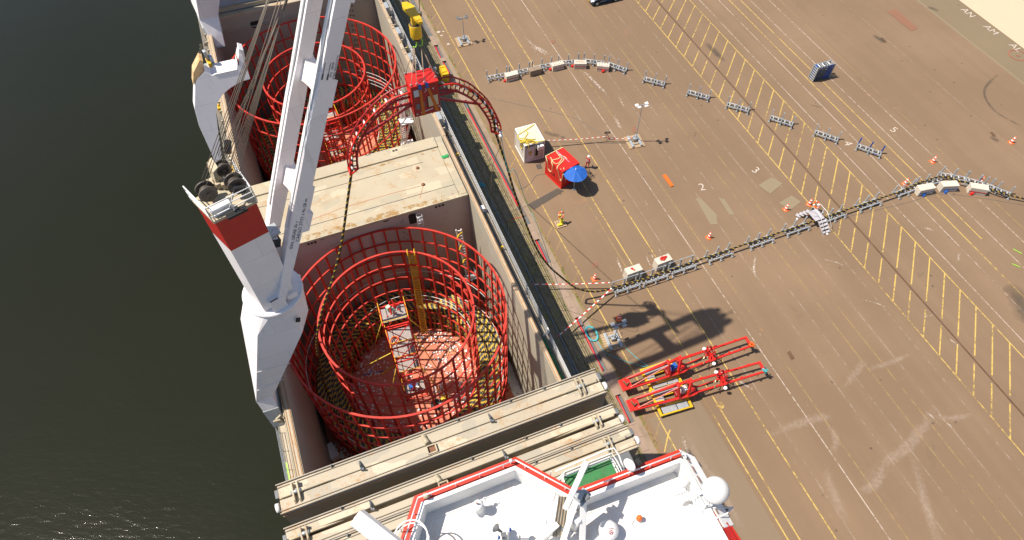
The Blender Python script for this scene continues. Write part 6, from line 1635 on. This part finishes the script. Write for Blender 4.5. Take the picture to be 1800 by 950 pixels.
B4 = block('pale concrete block with a red-painted top, fourth from the left in the curved row', M['concrete'], 1.5, .74, .8, 'pale concrete blocks by the curved row', redp, (-.92, .05, M['bred'])); place(B4, (32.1, 58.95), -22)
b = MB(); b.b2(-.6, .5, -.05, .05, .801, .806); b.build('painted_top_mark', M['orange'], B4)
B5 = block('pale dimpled concrete block with a red sling in front, last in the curved row', M['concrete'], 1.5, .74, .8, 'pale concrete blocks by the curved row', redp, (.05, -.5, M['bred']), True); place(B5, (34.5, 57.5), -30)
G2 = 'pale concrete blocks inside the cable bend'
B6 = block('pale concrete block with a blue sling, left of the three in the cable bend', M['concrete'], 1.8, .8, .9, G2, blup, (-.25, -.5, M['blue'])); place(B6, (57.15, 27.15), -8)
B7 = block('pale concrete block with a blue sling, middle of the three in the cable bend', M['concrete'], 1.75, .8, .9, G2, blup, (-.3, -.5, M['blue'])); place(B7, (59.75, 26.6), -18)
B8 = block('pale concrete block with a red sling, right of the three in the cable bend', M['concrete'], 1.75, .8, .9, G2, redp, (-.5, -.5, M['bred'])); place(B8, (62.35, 25.15), -34)
for lb, x, a in (('big concrete block with a small red sling on top, nearer the ship', 23.65, 1), ('big concrete block with a heap of red slings on top', 26.85, 2)):
    o = block(lb, M['concrete'], 1.62, .78, 1.2, 'big concrete blocks beside the guide-railed racks'); place(o, (x, 28.78, 0), a)
    b = MB(); random.seed(a); w = 1 if a == 2 else .45
    pth = spline([V(random.uniform(-.38, .38) * w - (.0 if a == 2 else .1), random.uniform(-.22, .22) * (1 if a == 2 else .8), 1.24 + random.uniform(0, .08)) for _ in range(16 if a == 2 else 6)], 3)
    b.tube(pth, .045, 6); s_ = tag(b.build('round_sling', M['bred'], origin=(0, 0, 1.2)), ('heap of red round slings' if a == 2 else 'small folded red round sling') + ' lying on a big concrete block', 'sling')
    s_.location = (x, 28.78, 1.2)

# red slings, hoses and small stuff around the quay edge
b = MB(); pts = [(16.72 + .03 * math.sin(y * .35), y, -.12) for y in range(41, 58, 2)]; b.tube(pts, .10, 7)
b.build('red_hose', M['hose'])
tag(bpy.data.objects['red_hose'], 'red hose lying in the open kerb channel beside the far cable chute', 'hose', 'lengths of red hose in the kerb channel')
for ya, yb, lb in ((33.2, 36.1, 'short length of red hose showing in the channel just above the cable landing'), (20.8, 26.4, 'red hose in the channel beside the shaded light tower'), (15.7, 18.2, 'red hose in the channel left of the red lifting frames'), (62.9, 66.1, 'red hose in the channel by the yellow crate'), (67.0, 69.5, 'red hose in the channel near the top of the picture')):
    b = MB(); b.tube([(16.74 + .04 * math.sin(y * 1.1), y, -.12) for y in [ya + (yb - ya) * i / 6 for i in range(7)]], .085, 7); tag(b.build('red_hose', M['hose']), lb, 'hose', 'lengths of red hose in the kerb channel')
b = MB(); b.tube([(16.98, y, -.15) for y in (41, 50, 58)], .05, 6); tag(b.build('black_hose', M['black']), 'black hose lying beside the red hose in the kerb channel', 'hose')
yc = thing('yellow_crate', 'yellow steel crate standing on the weedy quay edge behind the red tensioner', 'crate', (15.85, 63.1, 0))
b = MB(); b.hexa([V(15.5, 62.3, 0), V(16.3, 62.2, 0), V(16.35, 64.0, 0), V(15.6, 64.0, 0), V(15.5, 62.3, 1.2), V(16.3, 62.2, 1.2), V(16.35, 64.0, 1.2), V(15.6, 64.0, 1.2)]); b.build('crate_body', M['yellow'], yc, .05)
b = MB(); b.box((15.9, 63.6, 1.25), (.5, .1, .1)); b.box((15.9, 62.7, 1.25), (.5, .1, .1)); b.build('crate_lug', M['yellow'], yc)
b = MB(); b.cyl((15.1, 64.2, 0), (15.1, 64.2, .7), .12, 10); b.lathe([(.12, .7), (.26, .75), (.22, .95), (.001, 1.0)], (15.1, 64.2, 0), 12); b.bar((14.9, 64.6, .1), (15.3, 63.6, .5), .12)
tag(b.build('bollard', M['white'], origin=(15.1, 64.2, 0)), 'white mooring bollard left of the yellow crate', 'bollard')
b = MB(); p = W(977, 245, 0)
def tube_thing(name, label, cat, pts, r, mat, n=5, uvs=False, sm=4, group=None):
    b = MB(); b.tube(spline(pts, sm) if sm else pts, r, n, uvs=uvs); return tag(b.build(name, mat), label, cat, group)
# striped tape
def tape_thing(label, pts):
    b = MB(); pts = [Vector(p) for p in pts]; L = 0
    for i in range(len(pts) - 1):
        a, c = pts[i], pts[i + 1]; d = (c - a).length; k = len(b.v); u = V(0, 0, .03); s = (c - a).cross(V(0, 0, 1)).normalized() * .06
        b.v += [a - u - s, c - u - s, c + u + s, a + u + s]; b.face((k, k + 1, k + 2, k + 3), [(L, 0), (L + d, 0), (L + d, 1), (L, 1)]); L += d
    return tag(b.build('barrier_tape', M['tape']), label, 'barrier tape', 'red and white barrier tapes')
def sag(a, c, n=14, s=.3): return [Vector(a).lerp(Vector(c), i / n) - V(0, 0, s * 4 * (i / n) * (1 - i / n)) for i in range(n + 1)]
tape_thing('striped tape stretched from the white cabin to the tripod light', sag((22.0, 48.0, 1.1), W(1066, 240, .8), 14, .15))
tape_thing('short striped tape from the tripod light to the tall light tower', sag(W(1068, 243, .6), W(1112, 243, .6), 8, .1))
tape_thing('striped tape running from the quay edge up to the first roller rack', sag(W(980, 592, .9), W(1075, 507, 1.0), 14, .15))
tape_thing('striped tape across the quay edge, above the other, meeting the first rack', sag(W(935, 500, .9), W(1072, 497, 1.05), 14, .1))
# teal rope coil and ropes to the frames
b = MB(); q = W(1040, 587, .05)
for k in range(3): b.tube([q + V((.42 + .05 * k) * math.cos(a), (.72 + .05 * k) * math.sin(a), .03 * k) for a in [i * PI / 8 for i in range(16)]], .04, 5, True)
b.tube(spline([q + V(.2, -.6, 0), W(1050, 602, .04), W(1067, 622, .04), W(1090, 632, .05), W(1120, 642, .05), W(1135, 645, .3)], 4), .03, 5)
b.tube(spline([W(1100, 612, .04), W(1122, 632, .05), W(1140, 645, .3)], 4), .03, 5)
tag(b.build('mooring_rope_coil', M['teal']), 'teal rope coiled by the shaded light tower, its ends running to the red frame', 'rope')
tube_thing('mooring_line', 'long thin blue mooring line lying in the ship shadow at the quay edge', 'rope', [(14.25, 84, .05), (14.35, 60, .05), (14.3, 44, .05), (14.55, 30, .05), (14.5, 21, .05)], .035, M['mooring'])
tube_thing('mooring_line', 'short blue line on the dark apron beside the hatch cover end', 'rope', [W(994, 622, .05), W(1003, 640, .05), W(1014, 666, .05)], .03, M['mooring'])
tube_thing('ground_cable', 'thin grey cable snaking from the kerb to the red cabin', 'cable', [W(912, 334, .02), W(930, 325, .02), W(943, 309, .02), W(958, 307, .02)], .02, M['gdark'])
tube_thing('ground_cable', 'thin dark cable running from the kerb past the curved racks to the tripod light', 'cable', [W(862, 173, .02), W(940, 190, .02), W(1000, 205, .02), W(1030, 218, .02), W(1064, 243, .02)], .018, M['gdark'])
tube_thing('ground_cable', 'thin dark cable lying between the cabins and the tall light tower', 'cable', [W(966, 249, .02), W(1030, 251, .02), W(1100, 253, .02)], .018, M['gdark'])
tube_thing('ground_cable', 'thin dark cable wandering below the blocks in the cable bend', 'cable', [W(1800, 361, .02), W(1700, 345, .02), W(1645, 342, .02), W(1610, 352, .02), W(1560, 365, .02), W(1400, 403, .02), W(1330, 430, .02)], .015, M['gdark'])
tube_thing('ground_rope', 'grey rope ring and tails lying on the shaded apron under the cable', 'rope', [W(887, 393, .04) + V(.4 * math.cos(a), .4 * math.sin(a), 0) for a in [i * .6 for i in range(11)]] + [W(893, 412, .04), W(894, 420, .04)], .035, M['sling'])
tube_thing('ground_rope', 'orange thread running from the rope ring across the weeds', 'rope', [W(895, 391, .04), W(905, 384, .04), W(915, 382, .04), W(922, 376, .04)], .03, M['orange'])
b = MB(); q = W(847, 325, .05); b.tube(spline([q + V(.3 * math.cos(i * 2.1), .35 * math.sin(i * 1.7), 0) for i in range(9)], 3), .04, 5)
tag(b.build('rope_tangle', M['teal']), 'small teal rope tangle in the dark strip by the ship rail', 'rope')
# orange board, pallet with yellow post and lifebuoy
b = MB(); q = [W(1164.5, 309, .05), W(1170, 307, .05), W(1184, 327, .05), W(1179, 329, .05)]; b.extrude([p for p in q], V(0, 0, .06)); tag(b.build('orange_board', M['orange'], origin=W(1174, 318, 0)), 'flat orange board lying alone on the yard', 'board')
def ring_buoy(c, r, t_, ax, parent):
    b = MB(); s, u = frame(Vector(ax)); b.tube([Vector(c) + s * (r * math.cos(a)) + u * (r * math.sin(a)) for a in [i * PI / 12 for i in range(24)]], t_, 7, True); b.build('lifebuoy', M['orange'], parent)
    b = MB()
    for k in range(4):
        a = k * PI / 2 + .4; b.tube([Vector(c) + s * (r * math.cos(a + e)) + u * (r * math.sin(a + e)) for e in (-.16, 0, .16)], t_ * 1.08, 7)
    b.build('lifebuoy_band', M['white'], parent)
p = V(19.85, 37.15, 0)
t = thing('lifebuoy_stand', 'yellow lifebuoy stand with an orange ring on a small pallet by the yellow line', 'lifebuoy stand', p)
b = MB()
for i in range(5): b.box(p + V(-.44 + .22 * i, 0, .09), (.16, .95, .04))
for j in (-.4, 0, .4): b.box(p + V(0, j, .035), (1.05, .1, .07))
b.build('pallet', M['wood'], t)
b = MB(); b.box(p + V(.1, -.05, .5), (.26, .22, .8)); b.box(p + V(-.15, -.2, .22), (.5, .22, .12)); b.box(p + V(.0, .2, .9), (.2, .18, .6)); b.build('yellow_post', M['limey'] if 'limey' in M else flat('lemon_plastic', (.72, .62, .02)), t, .02)
ring_buoy(p + V(.05, .1, 1.35), .3, .07, (.2, -.9, .5), t)
# cable crossing steps with lifebuoy
p = V(44.0, 28.0, 0)
t = thing('crossing_steps', 'aluminium steps and platform bridging the cable, with handrails', 'steps', p)
al = flat('aluminium', (.55, .52, .54), .4, .3)
b = MB(); b.box(p + V(-.05, .1, 1.0), (1.1, 1.3, .06)); b.build('platform', al, t)
for k in range(4):
    b = MB(); b.box(p + V(.15 + .04 * k, -.75 - .28 * k, .82 - .24 * k), (.85, .24, .05)); b.build('tread', al, t)
for k in range(4):
    b = MB(); b.box(p + V(-.35 - .22 * k, .85 + .12 * k, .82 - .24 * k), (.4, .5, .05), .6); b.build('tread', al, t)
for s in (-.45, .45):
    b = MB(); b.bar(p + V(.15 + s, -.6, .95), p + V(.32 + s, -1.75, .02), .05, .12); b.build('stringer', al, t)
    b = MB(); b.tube([p + V(s, .7, 1.0), p + V(s, .6, 1.9), p + V(s, -.5, 1.9), p + V(s + .15, -1.6, .9), p + V(s + .15, -1.6, .05)], .025, 5); b.cyl(p + V(s, 0, 1.0), p + V(s, 0, 1.9), .025, 5); b.build('handrail', M['white'], t)
for q in (V(.3, -1.85, .05), V(-1.35, .9, .05)):
    b = MB(); b.ball(p + q, .12, 8); b.build('foot_pad', M['white'], t)
p = W(1427, 374, 0)
t = thing('lifebuoy_stand', 'orange and white lifebuoy on a dark stand at the cable crossing steps', 'lifebuoy stand', p)
b = MB(); b.box(p + V(0, 0, .35), (.5, .4, .7), .3); b.cyl(p, p + V(0, 0, 1.1), .06, 7); b.build('stand', M['black'], t, .02)
ring_buoy(p + V(.05, 0, 1.2), .34, .1, (.1, -.5, .85), t)
b = MB(); b.ball(p + V(.15, -.1, 1.28), .13, 8); b.build('white_float', M['white'], t)
# stack of folded racks
sp = V(58.35, 46.65, 0)
fr = thing('folded_rack', 'bottom folded steel rack of the tall blue-sided stack', 'folded rack', (0, 0, 0), 'folded racks in the blue-sided stack')
for y in (-.36, .36):
    b = MB(); b.box((0, y, .13), (2.42, .10, .16)); b.build('side_beam', M['gdark'] if y < 0 else M['galv'], fr, .01)
b = MB(); b.box((.62, -.425, .14), (.9, .02, .2)); b.build('blue_plate', M['bluep'], fr)
b = MB(); b.box((-.55, -.42, .14), (1.1, .015, .12)); b.build('dark_plate', flat('navy_paint', (.012, .03, .08), .5), fr)
for x in (-1.16, -.4, .35, 1.16):
    b = MB(); b.box((x, 0, .08), (.09, .86, .1)); b.build('cross_beam', M['galv'], fr, .01)
for x in (-1.2, 1.2):
    for y in (-.4, .4):
        b = MB(); b.box((x, y, .145), (.12, .1, .29)); b.build('corner_stub', M['galv'], fr, .01)
for x in (-.8, -.2, .6):
    b = MB(); b.cyl((x, -.28, .16), (x, .28, .16), .06, 8); b.build('roller', M['white'], fr)
b = MB(); b.box((-1.0, .1, .15), (.2, .4, .1)); b.build('cross_plate', M['bluep'], fr)
fr.location = (58.35, 46.6, 0); fr.rotation_euler = (0, 0, R(-1))
for k in range(1, 7):
    lb = 'top folded steel rack of the tall blue-sided stack' if k == 6 else '%s folded steel rack from the bottom of the blue-sided stack' % ordw[k]
    dup(fr, (58.35, 46.6, .29 * k), R(-1), lb)
# red lifting frames lying on yellow grated beds
def lifting_frame(label):
    t = thing('hydraulic_spreader', label, 'spreader', (0, 0, 0), 'red lifting frames lying on the quay')
    z = 1.05; L0, L1 = -6.2, 6.2
    for s in (-1, 1):
        b = MB(); b.bar((L0 + .3, s * .42, z), (-.6, s * .62, z), .2, .24); b.build('rear_beam', M['bred'], t, .01)
        b = MB(); b.bar((-.6, s * .5, z), (L1, s * .45, z), .16, .18); b.build('front_beam', M['bred'], t, .01)
        b = MB(); b.bar((L0 + .6, s * .4, z + .15), (-2.05, s * .2, z + 1.6), .06, .06); b.build('tie_rod', flat('pink_faded_rod', (.6, .16, .13)), t)
    b = MB(); b.box((L0 + .35, 0, z), (.95, 1.02, .18)); b.build('end_plate', M['bred'], t, .02)
    b = MB(); b.box((L0 + .3, .05, z + .18), (.12, .5, .2), .3); b.box((L0 + .45, -.1, z + .2), (.4, .1, .16), .5); b.build('plate_lug', M['rust'], t)
    b = MB(); b.box((L1 - .1, 0, z), (.18, 1.0, .2)); b.build('end_crossbar', M['bred'], t, .01)
    for x in (-2.15, -1.0):
        for s in (-1, 1):
            b = MB(); b.bar((x + (.18 if x < -1.5 else -.18), s * .60, z), (x, s * .10, z + 1.65), .17, .2); b.build('portal_leg', M['bred'], t, .01)
        b = MB(); b.box((x, 0, z + 1.62), (.22, .4, .18)); b.build('portal_top', M['bred'], t, .01)
    b = MB(); b.bar((-1.0, 0, z + 1.6), (2.1, .3, z + .75), .05); b.bar((2.1, .35, z + .75), (3.9, .42, z + .15), .05); b.build('long_rod', M['bred'], t)
    b = MB(); b.bar((-2.1, -.05, z + 1.6), (-1.0, .05, z + 1.6), .07); b.build('portal_strut', M['bred'], t)
    b = MB(); b.box((-1.75, -.1, z + .02), (.8, .75, .5)); b.build('hydraulic_tank', M['dred'], t, .03)
    b = MB(); b.box((-.55, 0, z), (.4, 1.35, .26)); b.build('centre_crossbeam', M['bred'], t, .02)
    b = MB(); b.bar((-.4, -.1, z + .1), (2.9, .06, z + .12), .08); b.build('piston_rod', M['bred'], t)
    b = MB(); b.box((2.2, 0, z), (.5, 1.2, .16)); b.build('clamp_bed', M['bred'], t, .01)
    random.seed(6)
    b = MB()
    for k in range(14):
        c = V(2.2 + random.uniform(-.4, .5), random.uniform(-.3, .5), z + random.uniform(.1, .7)); e = c + V(random.uniform(-.35, .35), random.uniform(-.35, .35), random.uniform(-.2, .3)); b.cyl(c, e, .045, 5)
    b.tube([(2.0, .3, z + .1), (2.05, .45, z + .9), (2.3, .35, z + .95), (2.55, .2, z + .2)], .06, 6); b.build('clamp_gear', M['dred'], t)
    b = MB()
    for k in range(10):
        c = V(1.6 + random.uniform(-.4, .4), random.uniform(-.45, .1), z + random.uniform(.0, .3)); b.cyl(c, c + V(random.uniform(-.25, .25), random.uniform(-.2, .2), .1), .04, 5)
    b.build('valve_block', flat('brass_valves', (.35, .3, .16), .4, .3), t)
    for q in ((1.95, .6, z + .15), (2.15, -.85, z - .1)):
        b = MB(); b.cyl(q, (q[0], q[1], q[2] + .2), .15, 12); b.build('white_reel', M['white'], t)
    for x, y in ((3.9, -.45), (5.0, .45), (.6, .5)):
        b = MB(); b.box((x, y, z + .12), (.12, .24, .16)); b.build('beam_clip', M['bred'], t)
    b = MB(); b.cyl((L1 - .9, -.62, z - .1), (L1 - .8, -.6, z + .05), .05, 6); b.build('pin', M['rust'], t)
    # yellow grated bed below
    for x in (-3.75, -1.0):
        b = MB(); b.box((x, -.15, .32), (.2, 2.5, .22)); b.build('bed_crossbeam', M['yellow'], t, .01)
    for y in (-1.33, -.62, .3, 1.02):
        b = MB(); b.box((-2.35, y, .36), (2.8, .12, .16)); b.build('bed_beam', M['yellow'], t, .01)
    for x, y, sx, sy in ((-2.9, -.98, 1.3, .56), (-1.7, -.98, .95, .56), (-2.4, .66, 2.5, .56), (-3.3, -.15, .7, .7)):
        b = MB(); b.box((x, y, .42), (sx, sy, .04)); b.build('bed_grating', M['galv'], t)
    b = MB(); b.box((-2.35, -.62, .58), (1.5, .1, .22)); b.box((-3.4, -.3, .55), (.5, .3, .25)); b.build('bed_bracket', M['yellow'], t)
    return t
f1 = lifting_frame('red lifting frame on a yellow bed with a blue engine cover, the upper of two')
f2 = dup(f1, (23.15, 16.15, 0), R(-4.6), 'red lifting frame on a yellow bed with a white engine cover, the lower of two')
for f, mt, nm, cm, in ((f1, M['blue'], 'engine_cover', M['orange']), (f2, flat('pale_grey_cover', (.5, .48, .46), .5), 'engine_cover', M['teal'])):
    b = MB(); b.box((-1.45, -.1, 1.48), (.62, .5, .4), .25); b.box((-1.5, -.2, 1.72), (.35, .3, .12), .2)
    o = b.build(nm, mt, None, .03); o.parent = f; o.location = (0, 0, 0)
    b = MB(); b.tube([V(6.1 + random.uniform(-.25, .25), -.42 + random.uniform(-.25, .25), 1.15 + random.uniform(-.15, .3)) for _ in range(12)], .06, 5)
    o = b.build('hose_bundle', cm, None); o.parent = f; o.location = (0, 0, 0)
f1.location = (23.4, 18.35, 0); f1.rotation_euler = (0, 0, R(-1.4))

# dark saloon car at the top edge
def car(label, loc, rz):
    t = thing('parked_car', label, 'car', (0, 0, 0))
    prof = [(-2.2, .35), (-2.25, .62), (-2.1, .80), (-1.25, .93), (-.55, 1.36), (.65, 1.42), (1.45, 1.08), (2.1, .98), (2.22, .6), (2.15, .33)]
    paintm = paint('dark_metallic_car', (.14, .17, .22), .25, .05, .5, metal=.5)
    b = MB(); b.smooth = True
    rings = []
    secs = [(-.90, .88), (-.84, .97), (-.5, 1.0), (0, 1.0), (.5, 1.0), (.84, .97), (.90, .88)]
    k = len(b.v)
    for y, s in secs:
        for x, z in prof:
            zz = z if z < .95 else .93 + (z - .93) * (1.0 if abs(y) < .6 else (.82 if abs(y) < .87 else .0))
            yy = y * (.80 if z > 1.2 else (.97 if z > .9 else 1)); b.v.append(V(x * s if abs(x) > 1.8 else x, yy, zz))
    n = len(prof)
    for i in range(len(secs) - 1):
        for j in range(n):
            q = (j + 1) % n; b.face((k + i * n + j, k + i * n + q, k + (i + 1) * n + q, k + (i + 1) * n + j))
    b.face([k + j for j in range(n)]); b.face([k + (len(secs) - 1) * n + j for j in reversed(range(n))]); b.build('body', paintm, t)
    b = MB(); b.extrude([V(-1.22, -.62, .96), V(-1.22, .62, .96), V(-.6, .54, 1.35), V(-.6, -.54, 1.35)], V(-.02, 0, .02)); b.build('windscreen', M['glass'], t)
    b = MB(); b.extrude([V(1.4, -.62, 1.12), V(1.4, .62, 1.12), V(.7, .54, 1.42), V(.7, -.54, 1.42)], V(.02, 0, .02)); b.build('rear_window', M['glass'], t)
    for s in (-1, 1):
        b = MB(); b.extrude([V(-1.0, s * .80, 1.0), V(1.2, s * .80, 1.05), V(.6, s * .70, 1.34), V(-.5, s * .70, 1.32)], V(0, s * .06, .0)); b.build('side_window', M['glass'], t)
        for x in (-1.4, 1.38):
            b = MB(); b.cyl((x, s * .74, .32), (x, s * .93, .32), .32, 18); b.build('wheel', M['black'], t)
            b = MB(); b.cyl((x, s * .92, .32), (x, s * .945, .32), .2, 12); b.build('wheel_rim', M['galv'], t)
        b = MB(); b.box((-2.13, s * .62, .66), (.2, .34, .12), s * .2); b.build('headlight', M['white'], t, .02)
    b = MB(); b.box((-2.24, 0, .5), (.03, .5, .12)); b.build('number_plate', flat('amber_plate', (.7, .42, .02)), t)
    b = MB(); b.box((-2.16, 0, .62), (.12, .8, .1)); b.build('grille', M['black'], t, .01)
    t.location = loc; t.rotation_euler = (0, 0, rz)
    return t
pf = W(1037, 5, .3)
car('dark grey saloon car parked at the top edge of the picture', (41.0, 70.65, 0), R(0))
# fallen scraps, weeds and little things near the kerb
rnd = random.Random(31); b = MB()
for i in range(1500):
    y = rnd.uniform(8, 95); x = rnd.choice((rnd.gauss(17.74, .07), rnd.gauss(16.3, .12), rnd.gauss(15.85, .2), rnd.gauss(15.2, .15)))
    if math.sin(y * 1.7 + x * 3) + math.sin(y * .43) < .1: continue
    h = rnd.uniform(.04, .16); s = rnd.uniform(.03, .10)
    for k in range(3):
        a = rnd.uniform(0, PI * 2); d = V(math.cos(a) * s, math.sin(a) * s, h); p = V(x + rnd.uniform(-.08, .08), y + rnd.uniform(-.15, .15), .0)
        q = V(-d.y, d.x, 0) * .5; b.poly([p - q, p + q, p + d])
tag(b.build('weeds', flat('weed_green', (.13, .15, .02), .9)), 'low green weeds growing in the joints of the old quay paving', 'weeds', kind='stuff')
for i, (q, s) in enumerate((((771, 57), .35), ((776, 63), .22), ((779, 56), .2), ((788, 78), .28))):
    b = MB(); p = W(*q, .02); b.poly([p + V(s * math.cos(a) * (.7 + .3 * math.sin(a * 3 + i)), s * .6 * math.sin(a), .02) for a in [k * PI / 4 for k in range(8)]]); tag(b.build('white_spill', M['wnum']), kind='structure')
for i, (a, c_) in enumerate((((1781, 438), (1796, 446)), ((1779, 464), (1793, 470)))):
    b = MB(); b.bar(W(*a, .05), W(*c_, .05), .06, .05); tag(b.build('lime_stick', M['lime']), 'lime green stick lying at the right edge, %s of the two' % ('upper', 'lower')[i], 'stick')
